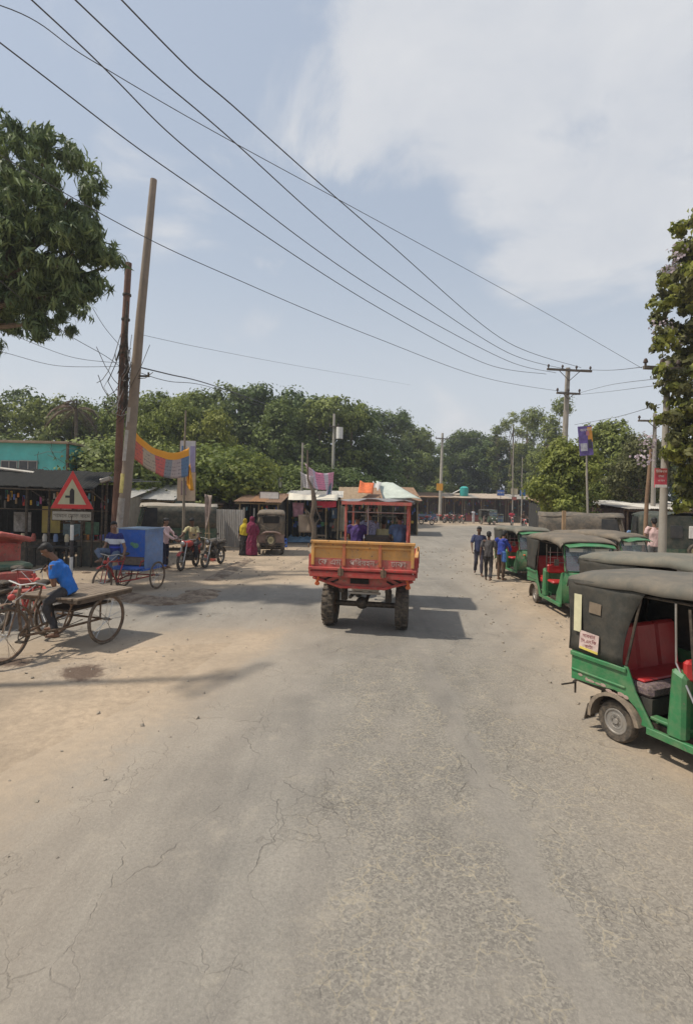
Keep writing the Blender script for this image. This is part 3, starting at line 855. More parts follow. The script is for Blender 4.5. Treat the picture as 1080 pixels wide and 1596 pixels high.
# coconut palms
def palm(px, ytop, Y, label, seed, n=15, L0=3.6, m=L_FAR):
    p = W(px, ytop, Y); h = p.z - 1.0; r_ = random.Random(seed)
    t = thing('palm_tree', label, 'palm', (p.x, Y, 0), 0)
    mb = MB(); mb.tube([(0, 0, -.1), (0.15, 0, h * .3), (0.05, 0, h * .7), (0, 0, h)], [.22, .16, .14, .12], 8); mb.build('trunk', BARK, t, True)
    for k in range(n):
        a = 2 * PI * k / n + r_.uniform(-.2, .2); el = r_.uniform(-0.5, 1.1)
        mb = MB(); d = Vector((math.cos(a), math.sin(a), 0)); s_ = Vector((-math.sin(a), math.cos(a), 0))
        pr = []
        for i in range(9):
            u = i / 8
            pr.append(Vector((0, 0, h)) + d * (L0 * u * math.cos(el) * (1 - .15 * u)) + Vector((0, 0, L0 * (math.sin(el) * u - 0.85 * u * u))))
        mb.tube(pr, [.035 * (1 - i / 9) + .006 for i in range(9)], 4)
        for i in range(26):
            u = 0.12 + 0.88 * i / 26; q = u * 8; j = min(7, int(q)); c0 = pr[j].lerp(pr[j + 1], q - j)
            for sg in (-1, 1):
                l_ = 0.75 * math.sin(PI * (0.15 + 0.8 * u)) * r_.uniform(.8, 1.1)
                e = c0 + s_ * sg * l_ * .8 + d * l_ * .45 + Vector((0, 0, -l_ * .35))
                wv = d * 0.05
                mb.add([c0 - wv, c0 + wv, e], [(0, 1, 2)])
        me = mb.mesh('frond', m)
        at_ = me.attributes.new('tint', 'FLOAT', 'FACE'); at_.data.foreach_set('value', [r_.uniform(0.1, .5)] * len(me.polygons))
        put('frond', me, t)
palm(548, 628, 50, 'coconut palm with drooping fronds right of the transformer pole', 51, 16, 4.2)
palm(120, 618, 40, 'ragged brownish palm left of the leaning poles', 52, 12, 2.8, L_DRY)

# mango tree of the upper left: trunk stands outside the picture, its crown hangs in
def shag(B, dens, r0, r1, seed, lo=.45, hi=1.15):
    r_ = np.random.default_rng(seed); out_ = []
    for (x, y, z, a, b, c) in B:
        for _ in range(max(2, int(dens * a * b))):
            d = r_.normal(size=3); d /= np.linalg.norm(d); u = r_.uniform(lo, hi); r = r_.uniform(r0, r1)
            out_.append((x + d[0] * a * u, y + d[1] * b * u, z + d[2] * c * u - .12 * max(0, -d[2]), r, r, r * .75))
    return out_
def mango():
    x0, y0 = -11.6, 12.9
    t = thing('mango_tree', 'big mango tree with long drooping dark leaves over the left roadside', 'tree', (x0, y0, 0))
    def loc(px, py, Y): v = W(px, py, Y); return (v.x - x0, v.y - y0, v.z)
    B = []
    for px, py, Y, r_ in [(60, 275, 12.4, 1.0), (15, 300, 12.6, 1.1), (110, 310, 12.4, .75), (60, 360, 12.2, 1.2), (115, 395, 12.2, .8), (0, 400, 12.2, 1.1), (75, 405, 12.1, .85), (150, 410, 12.3, .45),
                          (40, 455, 12.2, .45), (-20, 255, 12.6, .85), (-70, 340, 12.2, 1.3), (-90, 400, 11.5, .9), (75, 235, 12.5, .55), (125, 260, 12.5, .4), (100, 345, 12.3, .8), (52, 482, 12.2, .22), (110, 452, 12.2, .4), (-10, 462, 12.2, .5), (-30, 450, 12.0, .35)]:
        B.append((*loc(px, py, Y), r_, r_, r_ * .8))
    B = [(x, y, z, a * 1.08, b * 1.08, c * 1.08) for x, y, z, a, b, c in B]
    for px, py, Y, r_ in [(160, 395, 12.3, .32), (172, 412, 12.2, .22), (140, 440, 12.2, .35), (55, 505, 12.2, .22), (85, 470, 12.2, .35), (20, 478, 12.2, .35), (45, 205, 12.4, .35), (10, 225, 12.4, .5), (145, 290, 12.3, .25), (100, 235, 12.3, .3), (65, 518, 12.2, .12)]:
        B.append((*loc(px, py, Y), r_, r_, r_ * .8))
    B += [(.3, -.8, 8.5, 2.0, 2.0, 1.5), (1.0, 2.3, 8.6, 1.9, 1.9, 1.6), (2.0, -1.6, 8.6, 1.4, 1.4, 1.0), (-1.2, -1.9, 8.2, 1.6, 1.6, 1.1), (2.4, 2.6, 8.4, 1.4, 1.4, 1.0)]
    put('trunk', trunk_mesh('trunk', 7.6, 0.34, [b[:3] for b in B[:24:2]], BARK, 61, (0.2, 0)), t)
    c = put('crown', crown_mesh('crown', shag(B, 19, .15, .32, 5), 52000, 0.30, L_MANGO, 61, 0.18, 0.95, 0.12, 10, 0.3, True, 1.3), t); c['kind'] = 'stuff'
mango()

# flowering tree at the right edge
def right_tree():
    x0, y0 = 11.6, 14.0
    t = thing('flowering_tree', 'tall leafy tree with a few lilac blossoms at the right edge', 'tree', (x0, y0, 0))
    def loc(px, py, Y): v = W(px, py, Y); return (v.x - x0, v.y - y0, v.z)
    pts = [(1075, 375, .55), (1095, 430, .8), (1070, 430, .45), (1045, 465, .4), (1080, 490, .7), (1040, 520, .38), (1075, 560, .75), (1050, 590, .45), (1085, 640, .8), (1060, 660, .5), (1068, 700, .4),
           (1085, 720, .8), (1075, 755, .45), (1042, 655, .2), (1110, 350, .7), (1120, 540, 1.1), (1125, 680, 1.1), (1025, 500, .2), (1120, 770, .8)]
    B = [(*loc(px, py, 14 + 0.6 * math.sin(i * 2.3)), r_, r_, r_ * .85) for i, (px, py, r_) in enumerate(pts)]
    put('trunk', trunk_mesh('trunk', 5.5, 0.2, [b[:3] for b in B[::2]], BARK, 62, (0.2, 0)), t)
    c = put('crown', crown_mesh('crown', shag(B, 34, .10, .24, 6, .3, 1.3), 16000, 0.16, L_OLIVE, 62, 0.5, 0.35, 0.10, 10, 0.3, True, 1.0), t); c['kind'] = 'stuff'
    c = put('crown', crown_mesh('crown', shag(B, 26, .12, .28, 7, .2, 1.1), 15000, 0.17, L_LIGHT, 63, 0.5, 0.35, 0.12, 10, 0.3, True, 1.0), t); c['kind'] = 'stuff'
    PB = [(*loc(px, py, 13.6), .2, .2, .15) for px, py in [(1030, 512), (1040, 538), (1022, 527), (1052, 398), (1046, 420), (1006, 700), (1003, 716), (1012, 686)]]
    c = put('blossom', crown_mesh('blossom', PB, 240, 0.085, L_PINK, 64, 0.8, 0.1, 0.22, 6, 0.5), t); c['kind'] = 'stuff'
right_tree()

# ------------------------------------------------------------------ people
def remeshed(mb, name, m, vox, smooth_it=2):
    me0 = mb.mesh(name, m)
    t = bpy.data.objects.new('tmp', me0); COL.objects.link(t)
    r = t.modifiers.new('r', 'REMESH'); r.mode = 'VOXEL'; r.voxel_size = vox; r.use_smooth_shade = True
    s_ = t.modifiers.new('s', 'SMOOTH'); s_.iterations = smooth_it; s_.factor = 0.5
    dg = bpy.context.evaluated_depsgraph_get()
    me = bpy.data.meshes.new_from_object(t.evaluated_get(dg))
    bpy.data.objects.remove(t)
    me.name = name
    me.materials.clear(); me.materials.append(m)
    return me
from mathutils import noise as mnoise
def folds(me, amp, seed=0.0):
    """cloth folds: push the surface in and out along stretched noise"""
    n = len(me.vertices); co = np.empty(n * 3, np.float32); me.vertices.foreach_get('co', co); nr = np.empty(n * 3, np.float32); me.vertices.foreach_get('normal', nr)
    co = co.reshape(-1, 3); nr = nr.reshape(-1, 3); f = np.empty(n)
    for i, (x, y, z) in enumerate(co.tolist()):
        q = Vector((x * 9 + seed, y * 9, z * 4.0 + (x + y) * 5))
        f[i] = amp * (1.4 * mnoise.noise(q) + .8 * mnoise.noise(q * 2.3))
    me.vertices.foreach_set('co', (co + nr * f[:, None]).astype(np.float32).ravel()); me.update()
    return me
V = Vector
def base_pose():
    return dict(pelvis=V((0, 0, .93)), chest=V((0, 0, 1.27)), neck=V((-.01, 0, 1.46)), head=V((.02, 0, 1.60)),
                shL=V((-.01, .185, 1.40)), shR=V((-.01, -.185, 1.40)), elL=V((-.03, .25, 1.13)), elR=V((-.03, -.25, 1.13)), wrL=V((.05, .26, .88)), wrR=V((.05, -.26, .88)),
                hipL=V((0, .085, .90)), hipR=V((0, -.085, .90)), knL=V((.03, .10, .50)), knR=V((.03, -.10, .50)), anL=V((0, .10, .09)), anR=V((0, -.10, .09)))
def posed(**k):
    p = base_pose()
    for a, b in k.items(): p[a] = V(b)
    return p
def walk_pose(s=1.0, arm=1.0):
    return posed(knL=(.16 * s, .09, .51), anL=(.24 * s, .09, .10), knR=(.02, -.09, .50), anR=(-.27 * s, -.09, .14),
                 elL=(-.10 * arm, .25, 1.14), wrL=(-.10 * arm, .27, .89), elR=(.06 * arm, -.25, 1.14), wrR=(.18 * arm, -.24, .92))
def shift(p, d):
    return {k: v + V(d) for k, v in p.items()}
def hand(mb, wr, d, side, curl=0.6, size=1.0, fr=0.0085):
    d = d.normalized()
    inn = V((0, -side, 0)); n = (inn - d * inn.dot(d))
    if n.length < .2: n = V((1, 0, 0)) - d * d.x
    n.normalize()                      # palm normal, towards the body
    w = d.cross(n) * side; w.normalize()
    palm = wr + d * .05 * size
    mb.tube([wr, wr + d * .03 * size, wr + d * .085 * size], [(.024, .017), (.038, .014), (.040, .012)], 10) if False else None
    mb.tube([wr - d * .01, wr + d * .03 * size], [.021, .022], 8)
    for q, L_ in zip((-1.5, -.5, .5, 1.5), (.066, .078, .082, .072)):
        a = wr + d * .02 + w * q * .012 * size
        b = wr + d * .09 * size + w * q * .0205 * size
        c1 = b + (d * (1 - .5 * curl) + n * curl * .7).normalized() * L_ * .5 * size
        c2 = c1 + (d * (1 - 1.2 * curl) + n * curl * 1.2).normalized() * L_ * .5 * size
        mb.tube([a, b], [.013, .0115], 6)
        mb.tube([b, c1, c2], [fr * 1.1, fr, fr * .85], 6)
    t0 = wr + d * .025 * size + w * .022 * size
    mb.tube([t0, t0 + (d * .6 + w * .8).normalized() * .035, t0 + (d * .9 + w * .45 + n * .4).normalized() * .068], [.013, .011, .009], 6)
def person(label, loc, rz, P, shirt, pants, group=None, vox=.014, sleeve=.6, hair='short', scale=1.0, face=None, long_shirt=0.0, stripes=None, eyes=False, curl=.55, shoes=True, cap=None, robe=None, skin=None, pant_end=1.0, fat=1.0):
    t = thing('person', label, 'person', loc, rz, group, scale)
    sk = skin or mat(('brown_skin', 'dark_brown_skin', 'tan_skin')[len(label) % 3], ((.17, .085, .05), (.11, .055, .033), (.22, .12, .075))[len(label) % 3], .55, 0, .08, 6, 0, .05)
    hd = P['head']; nk = P['neck']; ch = P['chest']; pv = P['pelvis']
    up = (hd - nk).normalized()
    fc = V(face).normalized() if face else V((1, 0, 0))
    fc = (fc - up * fc.dot(up)).normalized()
    lf = up.cross(fc)
    def hp(a, b, c): return hd + fc * a + lf * b + up * c
    mb = MB()
    # trunk under the clothes
    mb.tube([pv - (ch - pv) * .1, pv.lerp(ch, .4), ch, ch.lerp(nk, .55), nk.lerp(ch, .12)], [(.13 * fat, .09), (.115 * fat, .085), (.145 * fat, .095), (.11, .07), (.05, .05)], 14)
    mb.tube([ch.lerp(nk, .6), nk, hd - up * .02], [.06, .052, .055], 12)
    for s in 'LR':
        sg = 1 if s == 'L' else -1
        sh, el, wr = P['sh' + s], P['el' + s], P['wr' + s]
        mb.tube([ch.lerp(nk, .5), sh], [.06, .052], 10)
        mb.tube([sh, sh.lerp(el, .4), el], [.052, .045, .036], 10)
        mb.tube([el, el.lerp(wr, .3), wr], [.037, .038, .024], 10)
        hand(mb, wr, (wr - el), sg, curl, 1.0, .0085 if vox < .012 else .0105)
        hip, kn, an = P['hip' + s], P['kn' + s], P['an' + s]
        mb.tube([hip, kn], [.08, .055], 10)
        mb.tube([kn, kn.lerp(an, .35), an], [.052, .054, .034], 10)
        tw = P.get('toe' + s)
        fd = (tw - an) if tw is not None else V((.17, sg * .03, -.055))
        fd_ = fd.normalized()
        mb.tube([an - V((fd_.x, fd_.y, 0)) * .04 + V((0, 0, -.045)), an + fd * .45 + V((0, 0, -.018)), an + fd], [.034, .036, .022], 8)
    # head: skull, jaw, nose, ears, brows, lips
    rot = Matrix((fc, lf, up)).transposed().to_euler()
    mb.ell(hp(-.008, 0, .035), (.094, .076, .092), 16, 12, rot)
    mb.ell(hp(.018, 0, -.025), (.066, .058, .082), 14, 10, rot)
    mb.ell(hp(.094, 0, -.005), (.017, .014, .024), 8, 6, rot)
    mb.ell(hp(.078, 0, -.052), (.014, .028, .010), 8, 6, rot)
    mb.ell(hp(.080, 0, .030), (.012, .046, .010), 8, 6, rot)
    mb.ell(hp(.062, 0, -.088), (.02, .024, .016), 8, 6, rot)
    for sg in (1, -1): mb.ell(hp(-.005, sg * .078, -.005), (.018, .010, .03), 8, 6, rot)
    put('body', remeshed(mb, 'body', sk, vox), t)
    if eyes:
        for sg in (1, -1):
            e = MB(); e.ell(hp(.081, sg * .031, .010), (.010, .014, .008), 10, 6, rot); eo = e.build('eye', EYEW, t, 'all')
            e = MB(); e.ell(hp(.0885, sg * .031, .010), (.004, .006, .006), 8, 5, rot); e.build('iris', HAIR, eo, 'all')
    if hair:
        h = MB()
        h.ell(hp(-.022, 0, .062), (.096, .086, .082), 14, 10, rot)
        h.ell(hp(-.048, 0, .01), (.066, .076, .085), 12, 8, rot)
        h.ell(hp(.045, 0, .098), (.05, .062, .034), 10, 8, rot)
        if hair == 'long': h.ell(hp(-.075, 0, -.08), (.05, .075, .13), 12, 8, rot)
        me = remeshed(h, 'hair', HAIR, .014, 1)
        put('hair', me, t)
    if cap:
        h = MB(); h.ell(hp(-.012, 0, .075), (.10, .088, .075), 14, 8, rot); h.tube([hp(-.01, 0, .06), hp(-.01, 0, .075)], [.104, .10], 14); put('cap', remeshed(h, 'cap', cap, .012, 1), t)
    if robe: return t
    # shirt
    sb = MB()
    lo = pv - (ch - pv) * (.22 + long_shirt)
    sb.tube([lo, pv.lerp(ch, .1), pv.lerp(ch, .5), ch, ch.lerp(nk, .5), ch.lerp(nk, .86)], [(.168 * fat, .118), (.16 * fat, .115), (.15 * fat, .112), (.175 * fat, .122), (.145, .092), (.066, .064)], 16)
    for s in 'LR':
        sh, el, wr = P['sh' + s], P['el' + s], P['wr' + s]
        sb.tube([ch.lerp(nk, .35), sh, sh.lerp(el, .15)], [.075, .060, .060], 10)
        if sleeve <= 1: sb.tube([sh, sh.lerp(el, sleeve)], [.062, .060], 10)
        else:
            sb.tube([sh, el], [.062, .050], 10); sb.tube([el, el.lerp(wr, sleeve - 1)], [.052, .042], 10)
    put('shirt', folds(remeshed(sb, 'shirt', shirt, .014, 2), .014, len(label)), t)
    tb = MB()
    tb.tube([pv.lerp(ch, .08), pv, (P['hipL'] + P['hipR']) / 2 - V((0, 0, .03))], [(.145, .105), (.155, .115), (.15, .11)], 14)
    for s in 'LR':
        hip, kn, an = P['hip' + s], P['kn' + s], P['an' + s]
        e = kn.lerp(an, .93 * pant_end)
        tb.tube([hip, hip.lerp(kn, .5), kn], [.098, .084, .068], 10)
        tb.tube([kn, kn.lerp(e, .5), e], [.068, .062, .056], 10)
    put('trousers', folds(remeshed(tb, 'trousers', pants, .014, 2), .013, len(label) * 1.7), t)
    return t

C_NAVY = cloth('navy', (0.018, 0.02, 0.045)); C_CHAR = cloth('charcoal', (0.035, 0.035, 0.04)); C_BLUE = cloth('bright_blue', (0.012, 0.13, 0.46))
C_WHITE = cloth('white', (0.6, 0.6, 0.6)); C_GREY = cloth('grey', (0.17, 0.17, 0.17)); C_MAR = cloth('maroon', (0.16, 0.012, 0.05)); C_YEL = cloth('mustard', (0.48, 0.36, 0.02))
C_BLK = cloth('black', (0.012, 0.012, 0.014)); C_JEAN = cloth('grey_denim', (0.10, 0.13, 0.19)); C_PINK = cloth('pale_pink', (0.6, 0.42, 0.40)); C_CRM = cloth('pale_yellow', (0.5, 0.44, 0.24))
C_PUR = cloth('violet', (0.045, 0.022, 0.12), .4); C_RED = cloth('crimson', (0.5, 0.03, 0.06)); C_SKY = cloth('light_blue', (0.15, 0.25, 0.42)); C_BRN = cloth('brown', (0.09, 0.055, 0.035)); C_ROY = cloth('royal_blue', (0.015, 0.04, 0.26), .5)
# navy shirt with broad white chest band
def striped_mat():
    g = NT('navy_and_white_striped_cloth')
    x, y, z = g.xyz()
    a = g.math('MULTIPLY', g.ss(z, STR_Z0, STR_Z0 + .01), g.ss(z, STR_Z1, STR_Z1 - .01))
    b = g.math('MULTIPLY', g.ss(z, STR_Z0 - .10, STR_Z0 - .095), g.ss(z, STR_Z0 - .05, STR_Z0 - .055))
    c = g.mix(a, (0.02, 0.025, 0.13), (0.55, 0.56, 0.60)); c = g.mix(b, c, (0.03, 0.05, 0.38))
    g.L.new(c, g.b.inputs['Base Color']); g.b.inputs['Roughness'].default_value = .9
    return g.m

def seat_pose(x, z, lean=0.0, knee=(.40, .16), foot=(.42, .13, -.36), hands=None, y=0.0, headlean=0.0):
    """sitting at seat point (x, z)"""
    P = {}
    P['pelvis'] = V((x, y, z + .09)); P['chest'] = V((x + lean * .35, y, z + .42)); P['neck'] = V((x + lean * .58, y, z + .60)); P['head'] = V((x + lean * .72 + .02 + headlean, y, z + .745))
    for s, sg in (('L', 1), ('R', -1)):
        P['sh' + s] = P['neck'] + V((-.01, sg * .18, -.07))
        P['hip' + s] = V((x + .02, y + sg * .09, z + .08))
        P['kn' + s] = V((x + knee[0], y + sg * knee[1], z + .10))
        P['an' + s] = V((x + foot[0], y + sg * foot[1], z + foot[2]))
        h = hands[0 if s == 'L' else 1] if hands else (x + .35, y + sg * .14, z + .16)
        h = V(h); P['wr' + s] = h
        mid = P['sh' + s].lerp(h, .5)
        P['el' + s] = mid + V((-.05, sg * .05, -.10))
    return P

# ------------------------------------------------------------------ shared vehicle parts
def tyre_wheel(parent, loc, r, w, rim_m, name='wheel', hub=True, rimr=.6, tread=False):
    """wheel with axis along y: wheel > tyre, rim"""
    a = MB()
    prof = [(rimr * r, -w * .42), (r * .90, -w * .5), (r * .98, -w * .36), (r, -w * .12), (r, w * .12), (r * .98, w * .36), (r * .90, w * .5), (rimr * r, w * .42)]
    n = 28
    vs = []; fs = []
    for i in range(n):
        t = 2 * PI * i / n
        for q, h in prof: vs.append((q * math.cos(t), h, q * math.sin(t)))
    m = len(prof)
    for i in range(n):
        for j in range(m):
            fs.append((i * m + j, ((i + 1) % n) * m + j, ((i + 1) % n) * m + (j + 1) % m, i * m + (j + 1) % m))
    a.add(vs, fs)
    if tread:
        for i in range(22):
            t = 2 * PI * i / 22
            for sg in (1, -1):
                a.box((math.cos(t + sg * .07) * r * .985, sg * w * .25, math.sin(t + sg * .07) * r * .985), (.04, w * .42, .03), (0, -t - PI / 2 * 0, sg * .0))
    wo = a.build(name, BLACK, parent, True); wo.location = loc
    b = MB()
    for sg in (1, -1):
        b.tube([(0, sg * w * .36, 0), (0, sg * w * .20, 0)], [rimr * r * 1.02, rimr * r * .92], 24)
        b.tube([(0, sg * w * .16, 0), (0, sg * w * .36, 0)], [rimr * r * .66, rimr * r * .44], 20)
        b.torus((0, sg * w * .30, 0), rimr * r * .56, .012, 'y', 28, 6)
        b.tube([(0, sg * w * .30, 0), (0, sg * w * .46, 0)], [rimr * r * .26, rimr * r * .20], 12)
        b.torus((0, sg * w * .38, 0), rimr * r * .96, .012, 'y', 28, 6)
        for k in range(5):
            t = 2 * PI * k / 5
            b.tube([(math.cos(t) * rimr * r * .36, sg * w * .3, math.sin(t) * rimr * r * .36), (math.cos(t) * rimr * r * .36, sg * w * .38, math.sin(t) * rimr * r * .36)], .010, 6)
    ro = put('rim', b.mesh('rim', rim_m), wo)
    b = MB()
    for sg in (-1, 1):
        for k in range(10):
            a0 = 2 * PI * k / 10; p = V((math.cos(a0) * rimr * r * .80, sg * w * .28, math.sin(a0) * rimr * r * .80)); b.tube([p - V((0, .004, 0)), p + V((0, sg * .004 + .004, 0))], rimr * r * .085, 8)
    h_ = put('vent_hole', b.mesh('vent_hole', BLACK), wo); h_['kind'] = 'stuff'
    return wo
def cycle_wheel(parent, loc, r, name='wheel', rot=(0, 0, 0), nsp=20, tyre=None):
    a = MB(); a.torus((0, 0, 0), r - .018, .018, 'y', 36, 8)
    wo = a.build(name, tyre or mat('dusty_tyre', (0.06, 0.05, 0.042), 0.9, 0, 0.2, 5, 0.5, 0.2), parent, 'all'); wo.location = loc; wo.rotation_euler = rot
    b = MB(); b.torus((0, 0, 0), r - .042, .012, 'y', 36, 6, 1.3)
    put('rim', b.mesh('rim', RUST), wo)
    c = MB()
    for k in range(nsp):
        t = 2 * PI * k / nsp + .1; sg = 1 if k % 2 else -1
        t2 = t + .35 * (1 if k % 4 < 2 else -1)
        c.tube([(math.cos(t) * .022, sg * .03, math.sin(t) * .022), (math.cos(t2) * (r - .05), 0, math.sin(t2) * (r - .05))], .0026, 4, False)
    c.tube([(0, -.05, 0), (0, .05, 0)], .022, 8); c.tube([(0, -.09, 0), (0, .09, 0)], .009, 6)
    put('spokes', c.mesh('spokes', CHROME), wo)
    return wo
def tubes(lst, r, n=7):
    mb = MB()
    for p in lst: mb.tube(p, r, n)
    return mb

# ------------------------------------------------------------------ three-wheeled auto-rickshaw (x forward, y left, origin under the rear axle)
def auto_rickshaw(label, loc, rz, group, paint=GREEN, tarp=TARP, tarpd=TARPD, seat=REDV, scale=1.0, near=False):
    t = thing('auto_rickshaw', label, 'auto rickshaw', loc, rz, group, scale)
    HW = .62
    for sg in (-1, 1): tyre_wheel(t, (0, sg * .54, .215), .215, .12, SILVER)
    tyre_wheel(t, (1.92, 0, .205), .205, .11, SILVER)
    # lower rear body
    for sg in (-1, 1):
        mb = MB()
        y0, y1 = sg * (HW - .03), sg * HW
        arch = [(.34 * math.cos(a), .20 + .34 * math.sin(a)) for a in [rad(150 - 12 * i) for i in range(11)]]
        poly = [(-.56, .50), (-.56, .86), (.14, .84), (.24, .60), (.40, .36), (.44, .30), (.30, .30)] + [(.31, .36), (.24, .45), (.14, .52), (0, .55), (-.14, .53), (-.24, .52)]
        mb.prism(poly, y0, y1)
        mb.box((-.21, sg * (HW + .012), .80), (.70, .03, .05)); mb.box((-.21, sg * (HW + .008), .62), (.68, .02, .025))
        mb.build('side_panel', paint, t, False, .008)
        # mudguard over the rear wheel
        mg = MB(); g0 = []
        for i in range(13):
            a = rad(186 - i * 14.5); R = .30
            g0.append([(R * math.cos(a), sg * (.46), .215 + R * math.sin(a)), (R * math.cos(a) * 1.0, sg * (HW + .035), .215 + R * math.sin(a)), (R * math.cos(a) * .9, sg * (HW + .04), .215 + R * .9 * math.sin(a))])
        mg.sheet(g0, .012); mg.build('mudguard', FENDER, t, True)
        fl = MB(); fl.box((-.345, sg * .54, .20), (.012, .16, .19), (0, .25, 0)); fl.build('mud_flap', BLACK, t)
        # sill, floor step and centre side panel between passenger and driver
        sl = MB(); sl.box((1.02, sg * (HW - .02), .275), (1.32, .05, .07)); sl.box((.55, sg * (HW - .09), .40), (.36, .10, .03)); sl.box((.52, sg * (HW - .16), .335), (.42, .02, .13))
        sl.build('sill', paint, t, False, .006)
        cp = MB(); cp.prism([(.55, .30), (.73, .30), (.73, .92), (.59, .98)], sg * (HW - .12), sg * (HW + .005)); cp.build('centre_panel', paint, t, False, .03)
    bk = MB(); bk.prism([(-HW + .02, .50), (HW - .02, .50), (HW - .02, .86), (-HW + .02, .86)], -.57, -.54, 'yz'); bk.box((-.575, 0, .68), (.02, .9, .22)); bk.build('rear_panel', paint, t, False, .008)
    fr = MB(); fr.box((.75, 0, .30), (2.3, .98, .05)); fr.box((-.35, 0, .47), (.5, 1.0, .05)); fr.box((0, 0, .24), (.08, 1.0, .08)); fr.box((-.1, 0, .36), (.7, .5, .14)); fr.build('floor', DARKM, t)
    bp = MB(); bp.tube([(-.62, -.5, .42), (-.66, -.42, .42), (-.66, .42, .42), (-.62, .5, .42)], .018, 6)
    for sg in (-1, 1): bp.tube([(-.62, sg * .35, .42), (-.5, sg * .35, .46)], .014, 6); bp.tube([(-.60, sg * .5, .43), (-.60, sg * .5, .30)], .012, 6)
    bp.tube([(-.60, -.5, .42), (-.60, -.72, .425)], .010, 6)
    bp.build('bumper', DARKM, t)
    # seats
    s = MB(); s.box((.12, 0, .62), (.46, 1.06, .14)); so = s.build('seat', FLOR if near else seat, t, False, .04)
    s = MB(); s.box((.17, 0, .47), (.36, 1.04, .17)); s.build('seat_base', TARPD, t)
    s = MB()
    for k in (-1, 0, 1): s.box((-.12, k * .35, .93), (.11, .345, .52), (0, -.14, 0))
    s.build('backrest', seat, t, False, .03)
    s = MB(); s.box((.04, 0, .705), (.42, 1.0, .03)); s.build('seat_cushion', seat, t, False, .012)
    s = MB(); s.box((.70, 0, .96), (.09, 1.14, .20)); s.build('driver_backrest', seat, t, False, .03)
    s = MB(); s.box((.67, 0, .63), (.03, 1.14, .56)); s.build('partition', paint, t)
    s = MB(); s.box((.96, 0, .69), (.38, 1.16, .07)); s.build('driver_seat', seat, t, False, .03)
    s = MB(); s.box((1.02, 0, .48), (.34, .50, .34)); s.build('seat_box', paint, t, False, .01)
    # posts and rails
    rl = MB()
    for sg in (-1, 1):
        rl.tube([(.80, sg * .60, .92), (.74, sg * .59, 1.55)], .014, 6)
        rl.tube([(1.80, sg * .52, 1.02), (1.56, sg * .56, 1.60)], .018, 6)
        rl.tube([(.12, sg * .605, .84), (.26, sg * .60, 1.56)], .014, 6)
        rl.tube([(-.52, sg * .60, .84), (-.46, sg * .58, 1.58), (1.56, sg * .56, 1.60)], .014, 6)
    rl.build('roof_frame', DARKM, t)
    gr_ = MB()
    for q in (1.12, 1.24, 1.36): gr_.tube([(.76, -.56, q), (.76, .56, q)], .007, 5)
    for k in range(-3, 4): gr_.tube([(.76, k * .17, 1.05), (.76, k * .17, 1.48)], .006, 5)
    gr_.build('grille', CHROME, t)
    # tarpaulin hood: an arch in cross-section, sagging between its hoops
    def arch_row(x, zt, zs, hw, dz=0):
        row = []
        for i in range(13):
            q = i / 12 * 2 - 1
            yy = hw * (1 - (1 - abs(q)) ** 2.2) * (1 if q > 0 else -1)
            zz = zs + (zt - zs) * (1 - abs(q) ** 3.6)
            row.append((x, yy, zz + dz))
        return row
    xs = [-.625, -.60, -.48, -.1, .2, .5, .8, 1.1, 1.4, 1.60, 1.70]
    rows = []
    for i, x in enumerate(xs):
        zt = [1.60, 1.69, 1.745, 1.76, 1.785, 1.775, 1.795, 1.78, 1.77, 1.72, 1.66][i]
        rows.append(arch_row(x, zt, zt - (.15 if i > 1 else .05), HW + (.020 if 0 < i < 9 else .01)))
    r_ = random.Random(hash(label) % 999 if False else len(label))
    rows = [[(x, y, z + r_.uniform(-.002, .002)) for x, y, z in row] for row in rows]
    mb = MB(); mb.sheet(rows, .012); mb.build('hood_roof', tarp, t, 'all')
    for sg in (-1, 1):
        # side curtain: tall at the back, its front edge swept forward to the roof
        top = [(-.61, 1.64), (-.4, 1.655), (-.15, 1.655), (.08, 1.655), (.34, 1.655)]
        bot = [(-.58, .84), (-.4, .83), (-.2, .825), (-.02, .82), (.10, .83)]
        g0 = []
        for i in range(9):
            v_ = i / 8; row = []
            for (xa, za), (xb, zb) in zip(top, bot):
                x = xb + (xa - xb) * (v_ if xa < .3 else v_ ** 2.2); z = zb + (za - zb) * v_
                row.append((x, sg * (HW + .012 + .012 * math.sin(5 * x + 4 * v_) + r_.uniform(-.003, .003)), z))
            g0.append(row)
        mb = MB(); mb.sheet(g0, .008); mb.build('side_curtain', tarpd, t, 'all')
    g0 = [[(-.585 - .02 * math.sin(3 * v_ + y_ * 3) - .0 * v_, y_ * (HW + .01), .84 + .72 * v_) for y_ in (-1, -.6, -.2, .2, .6, 1)] for v_ in (0, .3, .6, 1)]
    mb = MB(); mb.sheet(g0, .008); mb.build('back_curtain', tarpd, t, 'all')
    # front: cowl, apron, windscreen, visor, lamps, handlebar
    sec = []
    for x, hw, z0, z1 in ((1.44, .60, .30, .62), (1.62, .59, .30, .80), (1.80, .52, .30, 1.0), (1.93, .40, .34, .99), (2.02, .26, .42, .90)):
        sec.append([(x + .02, -hw, z0), (x + .03, -hw, z0 + (z1 - z0) * .5), (x, -hw, z1), ])
    mb = MB()
    ring = lambda x, hw, z0, z1, b: [(x, -hw, z0), (x, -hw, z1), (x + b, -hw * .5, z1), (x + b * 1.3, 0, z1), (x + b, hw * .5, z1), (x, hw, z1), (x, hw, z0), (x + b, hw * .5, z0), (x + b * 1.3, 0, z0), (x + b, -hw * .5, z0)]
    fr_ = [[(x + bb * (1 - abs(q) ** 2), q * hw, z) for q in [k / 6 - 1 for k in range(13)]] for z, x, hw, bb in ((.30, 1.60, .50, .22), (.45, 1.66, .56, .30), (.70, 1.70, .59, .32), (.90, 1.74, .585, .24), (1.02, 1.74, .56, .14))]
